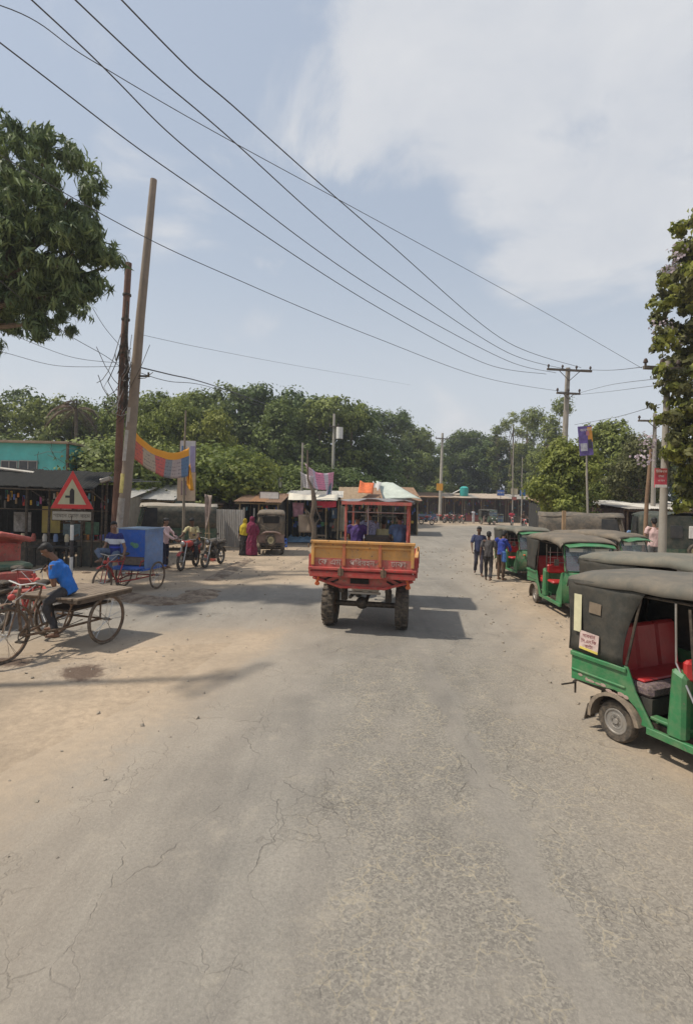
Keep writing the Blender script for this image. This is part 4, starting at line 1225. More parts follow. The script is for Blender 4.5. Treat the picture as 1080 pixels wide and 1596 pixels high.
    mb.sheet(fr_, -.02); mb.build('front_cowl', paint, t, 'all')
    for sg in (-1, 1):
        mb = MB(); mb.prism([(1.36, .30), (1.66, .30), (1.74, 1.02), (1.62, .98), (1.50, .70), (1.38, .52)], sg * .55, sg * .585); mb.build('leg_shield', paint, t, False, .01)
        mb = MB(); mb.tube([(1.93, sg * .27, .74), (2.0, sg * .27, .74)], [.085, .075], 16); ho = mb.build('headlight', CHROME, t, True)
        mb = MB(); mb.ell((2.0, sg * .27, .74), (.022, .068, .068), 14, 8); mb.build('lens', glass('lamp_lens', (.8, .8, .75), 1.0), ho, 'all')
        mb = MB(); mb.ell((1.90, sg * .42, .88), (.03, .045, .03), 10, 6); mb.build('indicator', ORG, t, 'all')
        mb = MB(); mb.tube([(1.72, sg * .58, 1.22), (1.76, sg * .70, 1.22)], .008, 5); mb.box((1.77, sg * .74, 1.23), (.02, .10, .14)); mb.build('mirror', DARKM, t, False, .004)
    mb = MB(); fm = [[(1.92 + .27 * math.cos(a), y, .205 + .27 * math.sin(a)) for y in (-.09, -.05, .05, .09)] for a in [rad(10 + 15 * i) for i in range(11)]]
    mb.sheet(fm, .01); mb.build('front_mudguard', paint, t, True)
    mb = MB()
    A = [(1.76, -.54, 1.04), (1.76, .54, 1.04), (1.60, .52, 1.60), (1.60, -.52, 1.60)]
    mb.tube(A + [A[0]], .022, 6); mb.build('windscreen_frame', paint, t)
    mb = MB(); mb.sheet([[(1.762 + .03, -.52, 1.05), (1.79 + .03, 0, 1.05), (1.762 + .03, .52, 1.05)], [(1.60 + .03, -.5, 1.59), (1.63 + .03, 0, 1.59), (1.60 + .03, .5, 1.59)]], .005); mb.build('windscreen', glass(), t)
    mb = MB(); mb.sheet([[(1.58, -.56, 1.64), (1.58, -.2, 1.68), (1.58, .2, 1.68), (1.58, .56, 1.64)], [(1.86, -.50, 1.56), (1.87, -.2, 1.60), (1.87, .2, 1.60), (1.86, .50, 1.56)]], .012); mb.build('visor', paint, t, True)
    mb = MB(); mb.box((1.675, 0, 1.50), (.008, .86, .08), (0, -.28, 0)); mb.build('windscreen_strip', WHITE, t)
    mb = MB(); mb.tube([(1.45, -.34, 1.02), (1.56, -.2, .98), (1.58, 0, .96), (1.56, .2, .98), (1.45, .34, 1.02)], .014, 7); mb.tube([(1.58, 0, .96), (1.80, 0, .50), (1.92, 0, .22)], .02, 7); mb.build('handlebar', DARKM, t)
    mb = MB(); mb.box((1.975, 0, .40), (.02, .34, .10), (0, -.3, 0)); mb.build('number_plate', WHITE, t)
    return t

# ------------------------------------------------------------------ pedal rickshaw van (flat bed) and its relatives; x forward, rear axle at origin
def van_rickshaw(label, loc, rz, deck='flat', scale=1.0, frame_m=None, group=None, WB=1.55, R=.37):
    fm = frame_m or RUST
    t = thing('cycle_van', label, 'rickshaw van', loc, rz, group, scale)
    DZ = -.115 if deck == 'flat' else 0; DL = 1.12 if deck == 'flat' else 1.46
    for sg in (-1, 1): cycle_wheel(t, (0, sg * .50, R), R)
    cycle_wheel(t, (WB, 0, R), R, 'wheel', (0, 0, 0.0))
    mb = MB()
    mb.tube([(0, -.56, R), (0, .56, R)], .016, 8)
    for sg in (-1, 1): mb.tube([(-.05, sg * .34, R - .02), (.55, sg * .20, R - .05), (1.0, sg * .02, R - .06)], .018, 7)
    mb.tube([(1.0, 0, R - .06), (.72, 0, .86)], .018, 7)
    mb.tube([(1.0, 0, R - .06), (WB - .17, 0, .78)], .02, 7)
    mb.tube([(.76, 0, .80), (WB - .19, 0, .86)], .018, 7)
    mb.tube([(.72, 0, .84), (.70, 0, .96)], .014, 7)
    mb.tube([(WB - .20, 0, .96), (WB - .15, 0, .70)], .022, 7)
    for sg in (-1, 1):
        mb.tube([(WB - .15, sg * .03, .74), (WB - .10, sg * .055, .68), (WB, sg * .055, R)], .013, 6)
        mb.tube([(-.02, sg * .36, R), (-.02, sg * .36, .80 + DZ)], .014, 6); mb.tube([(-.35, sg * .36, .79 + DZ), (.55, sg * .36, .79 + DZ)], .016, 6)
        mb.tube([(.5, sg * .2, R - .03), (.5, sg * .34, .78 + DZ)], .013, 6)
    mb.build('frame', fm, t, True)
    mb = MB(); mb.tube([(WB - .36, -.27, 1.00), (WB - .24, -.24, 1.04), (WB - .21, 0, 1.0), (WB - .24, .24, 1.04), (WB - .36, .27, 1.00)], .012, 7); mb.tube([(WB - .21, 0, 1.0), (WB - .20, 0, .94)], .014, 7)
    mb.tube([(WB - .30, -.16, 1.0), (WB - .02, -.05, .78), (WB - .02, .05, .78), (WB - .30, .16, 1.0)], .005, 5)
    mb.build('handlebar', CHROME, t, True)
    mb = MB(); mb.ell((.69, 0, .985), (.14, .10, .045), 12, 8); mb.ell((.82, 0, .985), (.10, .04, .03), 10, 6); mb.build('saddle', BLACK, t, 'all')
    mb = MB(); mb.torus((1.0, .045, R - .06), .09, .008, 'y', 20, 5)
    for sg in (-1, 1): mb.tube([(1.0, sg * .06, R - .06), (1.0 + sg * .15, sg * .09, R - .06 - sg * .03)], .009, 5); mb.box((1.0 + sg * .15, sg * .15, R - .06 - sg * .03), (.07, .10, .02))
    mb.tube([(1.0, .045, R + .03), (0, .045, R + .05)], .006, 4); mb.tube([(1.0, .045, R - .15), (0, .045, R - .05)], .006, 4)
    mb.build('crank', DARKM, t)
    mb = MB(); g0 = [[(WB + (R + .05) * math.cos(a), y, R + (R + .05) * math.sin(a)) for y in (-.035, 0, .035)] for a in [rad(60 + 14 * i) for i in range(8)]]
    mb.sheet(g0, .004); mb.build('mudguard', fm, t, True)
    mb = MB(); mb.ell((WB - .08, 0, .86), (.05, .045, .045), 10, 8); mb.build('lamp', RED, t, 'all')
    if deck == 'flat':
        n = 11
        for k in range(n):
            y = -.53 + 1.06 * (k + .5) / n
            mb = MB(); mb.box((0, 0, 0), (DL + .02 * math.sin(k * 7.3), 1.06 / n - .007, .028)); mb.build('plank', WOOD, t, False, .003).location = (.04 + .015 * math.sin(k * 3.1), y, .875 + DZ + .003 * math.sin(k * 5))
        mb = MB()
        for x in (-.48, .04, .56): mb.box((x, 0, .838 + DZ), (.06, 1.04, .045))
        for sg in (-1, 1): mb.box((.04, sg * .50, .83 + DZ), (DL - .06, .04, .055))
        mb.box((.04, 0, .55), (.8, .5, .03))
        mb.build('deck_frame', mat('dark_old_wood', (0.06, 0.042, 0.03), .85, 0, .35, 6, .2, .3), t)
    return t

def motorcycle(label, loc, rz, paint, group=None, scale=1.0):
    t = thing('motorcycle', label, 'motorcycle', loc, rz, group, scale)
    for x in (0, 1.26):
        mb = MB(); mb.torus((0, 0, 0), .255, .05, 'y', 28, 8, 1.0); wo = mb.build('wheel', BLACK, t, 'all'); wo.location = (x, 0, .305)
        mb = MB(); mb.torus((0, 0, 0), .20, .015, 'y', 24, 6); mb.tube([(0, -.07, 0), (0, .07, 0)], .05, 10)
        for k in range(6): mb.tube([(0, 0, 0), (.2 * math.cos(k * PI / 3), 0, .2 * math.sin(k * PI / 3))], .012, 5)
        put('rim', mb.mesh('rim', SILVER), wo)
    mb = MB(); mb.tube([(0, .09, .30), (.45, .09, .36), (.5, .05, .6)], .022, 6); mb.tube([(0, -.09, .30), (.45, -.09, .36), (.5, -.05, .6)], .022, 6)
    mb.tube([(.98, 0, .92), (.75, 0, .45), (.42, 0, .38), (.3, 0, .72), (-.25, 0, .82)], .025, 7); mb.tube([(.98, 0, .90), (.5, 0, .74), (.2, 0, .74)], .025, 7); mb.build('frame', DARKM, t, True)
    mb = MB(); mb.ell((.62, 0, .50), (.17, .12, .15), 12, 8); mb.tube([(.6, 0, .50), (.72, 0, .72)], [.10, .08], 10); mb.box((.58, 0, .36), (.3, .26, .14)); mb.build('engine', DARKM, t, True)
    mb = MB(); mb.tube([(.74, -.08, .5), (.80, -.10, .34), (.5, -.14, .27), (.1, -.15, .30)], .022, 8); mb.tube([(.1, -.15, .30), (-.32, -.16, .36)], [.035, .045], 10); mb.build('exhaust', CHROME, t, True)
    mb = MB(); mb.ell((.66, 0, .86), (.26, .145, .12), 14, 10); mb.build('fuel_tank', paint, t, 'all')
    mb = MB(); mb.box((.12, 0, .84), (.66, .24, .09)); mb.box((-.12, 0, .875), (.30, .22, .05)); mb.build('seat', BLACK, t, False, .03)
    mb = MB(); mb.prism([(-.38, .78), (.3, .76), (.36, .58), (-.05, .62)], -.10, .10); mb.build('tail_fairing', paint, t, False, .03)
    mb = MB()
    for sg in (-1, 1): mb.tube([(1.26, sg * .085, .305), (1.00, sg * .085, .92)], .02, 7)
    mb.tube([(.92, -.36, 1.04), (.98, -.2, 1.03), (1.0, 0, .98), (.98, .2, 1.03), (.92, .36, 1.04)], .013, 7); mb.build('fork', CHROME, t, True)
    for sg in (-1, 1):
        mb = MB(); mb.tube([(.96, sg * .24, 1.03), (1.0, sg * .30, 1.18)], .006, 5); mb.ell((1.0, sg * .32, 1.2), (.012, .06, .04), 10, 6); mb.build('mirror', DARKM, t, 'all')
    mb = MB(); mb.ell((1.10, 0, .90), (.09, .10, .11), 12, 8); ho = mb.build('headlight', paint, t, 'all')
    mb = MB(); mb.ell((1.165, 0, .90), (.03, .08, .085), 12, 8); mb.build('lens', CHROME, ho, 'all')
    mb = MB(); g0 = [[(1.26 + .34 * math.cos(a), y, .305 + .34 * math.sin(a)) for y in (-.06, 0, .06)] for a in [rad(40 + 12 * i) for i in range(8)]]; mb.sheet(g0, .005); mb.build('mudguard', paint, t, True); mb = MB()
    g0 = [[(.34 * math.cos(a), y, .305 + .34 * math.sin(a)) for y in (-.07, 0, .07)] for a in [rad(60 + 14 * i) for i in range(8)]]; mb.sheet(g0, .005); mb.build('mudguard', paint, t, True)
    return t
def ride_pose(x=.2, z=.86, hands=((.86, .33, 1.03), (.86, -.33, 1.03))):
    P = seat_pose(x, z, .28, (.34, .20), (.26, .20, -.50), hands)
    for s in 'LR': P['kn' + s].z = z - .05
    return P

# ------------------------------------------------------------------ coloured goods (face colours)
def goods_mesh(name, items):
    """items: (x, y, z, dx, dy, dz, (r, g, b)) small packets"""
    mb = MB(); cols = []
    for x, y, z, dx, dy, dz, c in items:
        mb.box((x, y, z), (dx, dy, dz)); cols += [c] * 6
    me = bpy.data.meshes.new(name); me.from_pydata(mb.v, [], mb.f)
    a = me.attributes.new('pcol', 'FLOAT_COLOR', 'FACE')
    a.data.foreach_set('color', [v for c in cols for v in (*c, 1)])
    me.materials.append(mat('printed_packets', (1, 1, 1), .6, 0, .25, 9, .2, 0, attr='pcol'))
    return me
PCOL = [(.5, .04, .04), (.55, .35, .03), (.05, .12, .4), (.5, .5, .46), (.04, .25, .10), (.5, .18, .03), (.3, .05, .2), (.10, .3, .4), (.2, .14, .08), (.08, .08, .08)]

# ------------------------------------------------------------------ stalls and sheds (x along the front, y to the back, origin at the front's middle)
def corrugated(w, d, pitch=.085, amp=.014):
    n = max(4, int(w / pitch * 2)); rows = []
    for j in range(3):
        y = d * j / 2
        rows.append([(w * i / n - w / 2, y, amp * (1 if i % 2 else -1)) for i in range(n + 1)])
    return MB().sheet(rows, .004)
SHEETS = {}
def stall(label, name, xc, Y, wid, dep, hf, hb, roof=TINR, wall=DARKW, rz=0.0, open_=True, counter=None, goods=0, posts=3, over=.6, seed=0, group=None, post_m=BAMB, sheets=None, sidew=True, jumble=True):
    r_ = random.Random(seed + 100)
    t = thing(name, label, 'stall', (xc, Y, 0), rz, group)
    # roof of overlapping corrugated sheets
    n = sheets or max(2, round(wid / .85)); sw = (wid + .3) / n
    L_ = math.hypot(dep + over + .3, hb - hf); ang = math.atan2(hb - hf, dep + over + .3)
    key = (round(sw, 2), round(L_, 2))
    for i in range(n):
        mm = roof if not isinstance(roof, (list, tuple)) else roof[r_.randrange(len(roof))]
        k2 = key + (mm.name,)
        if k2 not in SHEETS: SHEETS[k2] = corrugated(sw + .05, L_).mesh('roof_sheet', mm)
        put('roof_sheet', SHEETS[k2], t, (-(wid + .3) / 2 + sw * (i + .5), -over + (r_.uniform(-.12, .08) if jumble else 0), hf + .03 + (i % 2) * .024 + r_.uniform(0, .02)), (ang, 0, r_.uniform(-.012, .012)))
    ps = MB()
    pm = ps
    for i in range(posts):
        x = -wid / 2 + .08 + (wid - .16) * i / (posts - 1)
        for y, h in ((.0, hf), (dep, hb)):
            q = MB(); q.tube([(x + r_.uniform(-.04, .04), y, -.02), (x, y, h)], [.05, .04], 7); q.build('post', post_m, t, True)
    for y, h in ((-over * .7, hf - .0), (0, hf + .02), (dep, hb - .02)):
        b = MB(); b.tube([(-wid / 2 - .1, y, h - .05 + 0), (wid / 2 + .1, y, h - .05)], .035, 6); b.build('roof_beam', post_m, t)
    def planks(x0, x1, y, h, nm, along='x', m=wall):
        k = max(2, round(abs(x1 - x0) / .28)); w_ = (x1 - x0) / k
        for i in range(k):
            q = MB(); hh = h - r_.uniform(0, .06)
            if along == 'x': q.box((x0 + w_ * (i + .5), y + r_.uniform(-.008, .008), hh / 2), (abs(w_) - .012, .022, hh))
            else: q.box((y + r_.uniform(-.008, .008), x0 + w_ * (i + .5), hh / 2), (.022, abs(w_) - .012, hh))
            q.build(nm, m, t)
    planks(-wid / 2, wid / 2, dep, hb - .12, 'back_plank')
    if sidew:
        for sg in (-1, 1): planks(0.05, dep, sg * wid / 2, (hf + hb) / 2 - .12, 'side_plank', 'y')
    if not open_: planks(-wid / 2, wid / 2, 0.03, hf - .1, 'front_plank')
    if counter:
        q = MB(); q.box((0, .1, .82), (wid * .8, .5, .05)); q.box((0, .05, .42), (wid * .78, .04, .76)); q.build('counter', counter, t)
    if goods:
        it = []
        for k in range(goods):
            c = PCOL[r_.randrange(len(PCOL))]; u = r_.random()
            if u < .4: it.append((r_.uniform(-.46, .46) * wid, r_.uniform(.02, .1), r_.uniform(hf - .85, hf - .2), .07, .03, r_.uniform(.12, .3), c))
            elif u < .75: it.append((r_.uniform(-.38, .38) * wid, r_.uniform(.0, .3), .90 + r_.random() * .18, r_.uniform(.08, .2), .12, r_.uniform(.1, .25), c))
            else: it.append((r_.uniform(-.46, .46) * wid, dep * .85, r_.uniform(.4, hf - .3), r_.uniform(.1, .3), .12, r_.uniform(.1, .3), c))
        o = put('goods', goods_mesh('goods', it), t); o['kind'] = 'stuff'
    return t
def X(px, Y): return W(px, 779, Y).x
def span(p0, p1, Y): return (X(p0, Y) + X(p1, Y)) / 2, X(p1, Y) - X(p0, Y)

# left: low pale roofs between the poles and the poster boards
c, w = span(206, 272, 27); stall('low stall with pale thatch-grey roof right of the leaning poles', 'market_stall', c, 27, w, 3, 2.25, 3.1, TINW, mat('dull_teal_boards', (.10, .17, .17), .85, 0, .2, 3, .3, .1), goods=20, seed=1, counter=WOOD)
c, w = span(128, 200, 25); stall('pale roofed stall seen between the tea stall and the leaning poles', 'market_stall', c, 25, w, 3, 2.2, 2.9, TINW, mat('cream_boards', (.38, .34, .27), .85, 0, .2, 3, .3, .1), goods=18, seed=2, counter=DGREEN)
c, w = span(318, 345, 29); stall('small brown shack half hidden by the bright bush', 'market_stall', c, 29, w, 2.5, 2.0, 2.4, TINR, WOOD, goods=8, seed=3, posts=2)
c, w = span(372, 436, 27); stall('stall with orange-brown tin roof behind the brown rickshaw', 'market_stall', c, 27, w, 3, 2.25, 2.75, [TINR, mat('orange_rust_tin', (.36, .18, .08), .8, .1, .3, 2.5, .25, .1)], DARKW, goods=30, seed=4)
c, w = span(446, 530, 30); stall('stall with pale awning and red valance under the pink banners', 'market_stall', c, 30, w, 3.2, 2.55, 3.0, [TIN, TINW], DARKW, goods=60, seed=5, posts=5)
c, w = span(531, 592, 34); stall('stall with tan tin roof below the orange cloth', 'market_stall', c, 34, w, 3.5, 2.45, 3.4, [TINR, TIN, mat('tan_tin', (.33, .24, .15), .8, .1, .3, 2.5, .3, .1)], DARKW, goods=40, seed=6, posts=4)
c, w = span(592, 652, 38); stall('stall under the white tarpaulin behind the red truck', 'market_stall', c, 38, w, 4, 2.5, 3.6, [TINR, TIN], WOOD, goods=30, seed=7, posts=4)
WTH = mat('weathered_brown_tin', (.36, .30, .24), .75, .05, .3, 2.5, .3, .15)
row_ = [(640, 692, TINR, 'rusty roofed shop at the near end of the far row'), (692, 722, WTH, 'shop behind the pole with the yellow sign in the far row'), (722, 752, [WTH, TIN], 'shop with red-brown front behind the dark far rickshaw'),
        (752, 790, [WTH, TINR], 'pale roofed shop under the blue roof sign'), (790, 826, [WTH, TIN], 'shop under the cream and blue roof signs'), (826, 872, TINR, 'rusty roofed shop at the right end of the far row')]
for i, (a, b_, rf, lab) in enumerate(row_):
    c, w = span(a, b_, 68)
    stall(lab, 'shop', c, 68, w - .15, 4, 3.05, 3.75, rf, mat('red_brown_boards', (.20, .105, .08), .85, 0, .3, 3, .2, .1), goods=36, seed=20 + i, posts=3, over=1.4, group='shops in the far row', counter=[PBLUE, WOOD, FRED][i % 3])
# right side sheds
c, w = span(975, 1120, 23); stall('dark open shed behind the parked rickshaws at the right', 'market_stall', c, 23, w, 4, 2.35, 2.7, [TINW, TIN], mat('dark_maroon_boards', (.05, .02, .02), .85, 0, .3, 3, .2, .1), goods=30, seed=31, posts=4, post_m=RUST)
c, w = span(968, 1075, 34); stall('row of grey tin roofs beyond the dark open shed', 'market_stall', c, 34, w, 4, 2.4, 3.1, [TIN, TINW], DARKW, goods=16, seed=32, posts=4)
c, w = span(850, 905, 44); stall('low shack behind the small roadside tree', 'market_stall', c, 44, w, 4, 2.4, 3.0, [TIN, TINR], DARKW, goods=16, seed=33, posts=3)

# awnings, cloths and boards that hang on the stalls
def cloth_sheet(name, label, cat, corners, m, n=10, sag=.1, wob=.03, seed=0, th=.006):
    """corners: a b / c d (top-left, top-right, bottom-left, bottom-right)"""
    a, b, c, d = [V(p) for p in corners]; r_ = random.Random(seed); ph = [r_.uniform(0, 6) for _ in range(4)]
    nr = (b - a).cross(c - a).normalized()
    g0 = []
    for i in range(n + 1):
        v_ = i / n; row = []
        for j in range(n + 1):
            u = j / n
            p = a.lerp(b, u).lerp(c.lerp(d, u), v_)
            p = p + nr * wob * (math.sin(6 * u + ph[0] + 2 * v_) + .6 * math.sin(11 * u + ph[1] - 3 * v_)) + V((0, 0, -sag * 4 * u * (1 - u)))
            row.append(p)
        g0.append(row)
    o0 = a.lerp(d, .5)
    g0 = [[p - o0 for p in row] for row in g0]
    mb = MB(); mb.sheet(g0, th); o = mb.build(name, m, None, 'all'); o.location = o0
    return tag(o, label, cat)
cloth_sheet('awning', 'cream awning over the front of the stall under the pink banners', 'awning', [W(451, 769, 29.6), W(528, 771, 29.6), W(449, 778, 28.4), W(526, 780, 28.4)], mat('cream_awning', (.62, .58, .48), .8, 0, .1, 3, .2, .1), sag=.03)
cloth_sheet('valance', 'red cloth valance below the cream awning', 'cloth', [W(490, 780, 28.7), W(524, 781, 28.7), W(492, 791, 28.7), W(524, 790, 28.7)], C_RED, sag=.03)
cloth_sheet('hanging_cloth', 'pink cloth hanging at the left end of the red valance stall', 'cloth', [W(456, 783, 28.8), W(474, 784, 28.8), W(457, 806, 28.8), W(472, 804, 28.8)], mat('dusty_pink_cloth', (.42, .20, .24), .9, 0, .35, 6, .1, .2), sag=.0)
cloth_sheet('sacking_screen', 'beige sacking screen beside the twisted banner post', 'screen', [W(465, 802, 28.6), W(487, 802, 28.6), W(465, 830, 28.6), W(487, 830, 28.6)], mat('beige_sacking', (.46, .35, .25), .9, 0, .15, 4, .1, .3), sag=0)
cloth_sheet('hanging_cloth', 'pale cream sheet draped beside the cab of the red truck', 'cloth', [W(527, 786, 31), W(541, 790, 31), W(516, 828, 31), W(541, 828, 31)], mat('cream_cotton', (.52, .45, .32), .9, 0, .2, 4, .1, .3), sag=.02, wob=.05)
cloth_sheet('hanging_cloth', 'blue and green printed cloth on the post left of the cream sheet', 'cloth', [W(517, 792, 30.8), W(526, 792, 30.8), W(517, 808, 30.8), W(526, 808, 30.8)], C_SKY, sag=.0)
cloth_sheet('orange_cloth', 'bright orange cloth lying on the tan tin roof', 'cloth', [W(561, 750, 35.2), W(583, 753, 35.2), W(558, 767, 34.0), W(581, 770, 34.0)], ORG, sag=.02, wob=.04)
cloth_sheet('tarpaulin', 'white and pale green tarpaulin stretched down over the stall roof', 'tarpaulin', [W(586, 751, 39.5), W(612, 753, 39.5), W(588, 778, 36.6), W(658, 778, 36.6)], mat('pale_tarpaulin', (.50, .55, .48), .7, 0, .15, 2, .2, .2), sag=-.05, wob=.05)
cloth_sheet('tarpaulin', 'crumpled silver sheet between the orange cloth and the pale tarpaulin', 'tarpaulin', [W(581, 752, 38.8), W(594, 752, 38.8), W(580, 772, 36.2), W(590, 770, 36.2)], mat('silver_sheet', (.55, .53, .50), .5, .2, .3, 5, .2, .5), sag=-.02, wob=.08)
mb = MB()
r_ = random.Random(4); g0 = []
c0 = G(468, 845)
for i in range(9):
    g0.append([(-.8 + 1.6 * j / 12, -.5 + 1.0 * i / 8, .02 + .38 * max(0, 1 - abs(i - 4) / 4.2) * (.6 + .5 * r_.random()) * (1 if 0 < j < 12 else .1)) for j in range(13)])
mb.sheet(g0); o = mb.build('tarpaulin_heap', mat('blue_white_tarpaulin', (.18, .36, .55), .6, 0, .45, 2.2, .3, .5), None, 'all'); o.location = c0; tag(o, 'low heap of crumpled blue tarpaulin on the ground beside the red truck', 'tarpaulin')

# grey tin gate at the left of the brown rickshaw
t = thing('tin_fence', 'pale grey tin fence panels behind the two robed women', 'fence', (X(357, 25.5), 25.5, 0), rad(-8))
for k in range(4):
    mm = corrugated(.36, 1.85, .09, .01).mesh('panel', mat('pale_grey_tin', (.42, .40, .37), .7, .1, .15, 2, .3, .1)); put('panel', mm, t, (-.55 + .37 * k, .006 * (k % 2), .04), (PI / 2, 0, 0))
for x in (-.78, .78):
    mb = MB(); mb.tube([(x, .05, 0), (x, .05, 2.0)], .05, 8); mb.build('post', CONC, t)
# rough mud and brick wall behind it
t = thing('brick_wall', 'weathered brown brick wall above the tin fence', 'wall', (X(372, 31), 31, 0), 0)
BRK = mat('old_brown_brick', (.17, .12, .085), .95, 0, .35, 6, .35, .5)
mb = MB(); mb.box((0, 0, 1.42), (3.3, .30, 2.84)); mb.build('wall_core', mat('lime_mortar', (.24, .20, .15), .95, 0, .2, 6, .3, .5), t)
mb = MB(); r_ = random.Random(9)
for row in range(32):
    for k in range(13):
        if r_.random() < .06: continue
        mb.box((-1.6 + .255 * k + (.127 if row % 2 else 0), -.155 - r_.uniform(0, .012), .045 + row * .088), (.24, .03, .074))
o = mb.build('brick_facing', BRK, t); o['kind'] = 'stuff'

# signboards
def board(name, label, cat, px, py, wpx, hpx, Y, m, rz=0, posts=True, group=None, lettering=None, lm=None, frame=DARKM, tilt=0, th=.03):
    p = W(px, py, Y); w_, h_ = wpx / F * Y, hpx / F * Y
    t = thing(name, label, cat, (p.x, Y, p.z - h_ / 2 if not posts else 0), rz, group)
    zc = p.z if posts else h_ / 2
    q = MB(); q.box((0, 0, zc), (w_, th, h_), (0, tilt, 0)); q.build('panel', m, t, False, .003)
    q = MB()
    for sg in (-1, 1): q.box((sg * w_ / 2, .002, zc), (.03, th + .02, h_)); q.box((0, .002, zc + sg * h_ / 2), (w_, th + .016, .03))
    if tilt == 0: q.build('frame', frame, t)
    if posts:
        q = MB(); q.tube([(0, .05, 0), (0, .05, zc)], .03, 7); q.build('post', frame, t)
    if lettering:
        n = len(lettering)
        for i, l_ in enumerate(lettering):
            me = text_mesh(l_[0], h_ / n * (l_[1] if len(l_) > 1 else .55), lm); o_ = put('lettering', me, t, (0, -th / 2 - .006, zc + h_ * (.5 - (i + .5) / n)), (PI / 2, 0, 0))
    return t
board('signboard', 'plain white board above the orange-brown tin roof', 'sign', 420, 772, 30, 11, 27.6, WHITE)
board('signboard', 'pale green board on two posts among the bushes', 'sign', 422, 750, 14, 14, 34, mat('pale_green_board', (.35, .40, .28), .8, 0, .15, 4, .2, .05))
board('signboard', 'small faded grey-green board right of the pale green board', 'sign', 437, 752, 5, 16, 34.4, mat('faded_board', (.42, .43, .33), .8, 0, .2, 4, .2, .05))
board('roof_sign', 'blue sign on the roof of the far row above the pale shop', 'sign', 780, 768, 11, 9, 66, BLUE, group=None, lettering=[('\u09c7\u09a6\u09be\u0995\u09be\u09a8', .5)], lm=WHITE)
board('roof_sign', 'blue sign at the right of the cream sign over the far row', 'sign', 814, 768, 9, 10, 66, mat('mid_blue_board', (.02, .16, .42), .6, 0, .1, 4, .1, .05))
board('roof_sign', 'cream sign between the two blue signs over the far row', 'sign', 801, 766, 11, 10, 66, CREAM)
board('roof_sign', 'small red and white sign hanging under the cream sign', 'sign', 801, 777, 7, 5, 65.6, FRED, posts=False)
board('orange_board', 'orange upright board standing behind the motorcycle rider', 'board', 306, 850, 13, 26, 19.5, mat('orange_board', (.75, .26, .02), .6, 0, .1, 4, .1, .05), posts=False)
# teal water tank on the far roof
p = W(723, 764, 69); t = thing('water_tank', 'round teal water tank on the far shop roof', 'water tank', (p.x, 69, 3.35), 0)
q = MB(); q.tube([(0, 0, 0), (0, 0, .25), (0, 0, 1.1), (0, 0, 1.3)], [.5, .56, .56, .3], 18); q.build('tank', mat('teal_plastic', (.02, .36, .33), .5, 0, .1, 3, .1, .05), t, True)
q = MB(); q.tube([(0, 0, 1.3), (0, 0, 1.42)], .16, 12); q.build('lid', BLACK, t)
p = W(712, 768, 69); o = MB().box((0, 0, 0), (1.8, 1.2, .05), (0, -.5, 0)).build('tin_sheet', TINW, None); o.location = (p.x, 69.5, 3.95); tag(o, 'tilted pale tin sheet beside the teal tank', 'sheet')

# ------------------------------------------------------------------ teal house
Yh = 27.0
t = thing('teal_house', 'turquoise plastered building with dark window band behind the tea stall', 'building', (-18.4, Yh, 0), 0)
mb = MB(); Wd = 8.0; x1 = X(104, Yh) + 18.4
top = W(50, 691, Yh).z
mb.box((x1 - Wd / 2, .9, top / 2), (Wd, 1.8, top)); mb.build('wall', TEAL, t)
mb = MB(); mb.box((x1 - Wd / 2 + .02, .85, top + .06), (Wd + .28, 2.2, .12)); mb.build('roof_slab', mat('rust_stained_slab', (.26, .19, .13), .9, 0, .3, 2, .3, .2), t, False, .01)
mb = MB(); mb.box((x1 + .03, -.03, top / 2), (.10, .12, top)); mb.build('corner_post', RUST, t)
for k, (a, b_) in enumerate([(2, 27), (30, 58), (-30, -2)]):
    xa, xb = X(a, Yh) + 18.4, X(b_, Yh) + 18.4; za, zb = W(a, 733, Yh).z, W(a, 718, Yh).z
    q = MB(); q.box(((xa + xb) / 2, -.012, (za + zb) / 2), (xb - xa, .05, zb - za)); wo = q.build('window', mat('dark_glass', (.03, .035, .04), .15, 0, .1, 2, .1, 0), t)
    q = MB()
    for x in (xa, (xa + xb) / 2, xb): q.box((x, -.045, (za + zb) / 2), (.04, .03, zb - za))
    for z in (za, zb): q.box(((xa + xb) / 2, -.045, z), (xb - xa + .04, .03, .04))
    q.build('frame', SILVER, wo)
q = MB()
r_ = random.Random(8)
for k in range(7):
    a = V((X(55 + 7 * k, Yh) + 18.4, -.15, W(50, r_.uniform(700, 745), Yh).z)); b_ = a + V((r_.uniform(-.6, 1.6), r_.uniform(-.1, .1), r_.uniform(-1.0, .7)))
    q.tube([a, a.lerp(b_, .5) + V((0, -.1, .1)), b_], .012, 5)
q.build('dead_creeper', DARKM, t)

# ------------------------------------------------------------------ tea stall on the left: low dark roof, open front, shelves and counter
Ys = 17.6
x0, x1 = X(-45, Ys), X(172, Ys)
xc, wd = (x0 + x1) / 2, x1 - x0
t = thing('tea_stall', 'long dark open-fronted tea stall with sloping tin roof at the left', 'stall', (xc, Ys, 0), 0)
def lx(px, Y=Ys): return X(px, Y) - xc
n = 12
sw = wd / n
hs = corrugated(sw + .05, 4.9).mesh('roof_sheet', TIND)
for i in range(n):
    u = (i + .5) / n
    put('roof_sheet', hs, t, (-wd / 2 + sw * (i + .5), -.15, 3.32 - .42 * u + (i % 2) * .02), (rad(2), -.0, 0))
hs2 = corrugated(sw + .05, 1.5).mesh('awning_sheet', TIND)
for i in range(n):
    u = (i + .5) / n
    put('awning_sheet', hs2, t, (-wd / 2 + sw * (i + .5), -1.25, 2.74 - .10 * u + (i % 2) * .02), (rad(24) - .0 * u, 0, 0))
q = MB(); q.tube([(-wd / 2, -.18, 3.42), (lx(58), -.18, 3.18)], .05, 6); q.build('ridge_pipe', TINW, t)
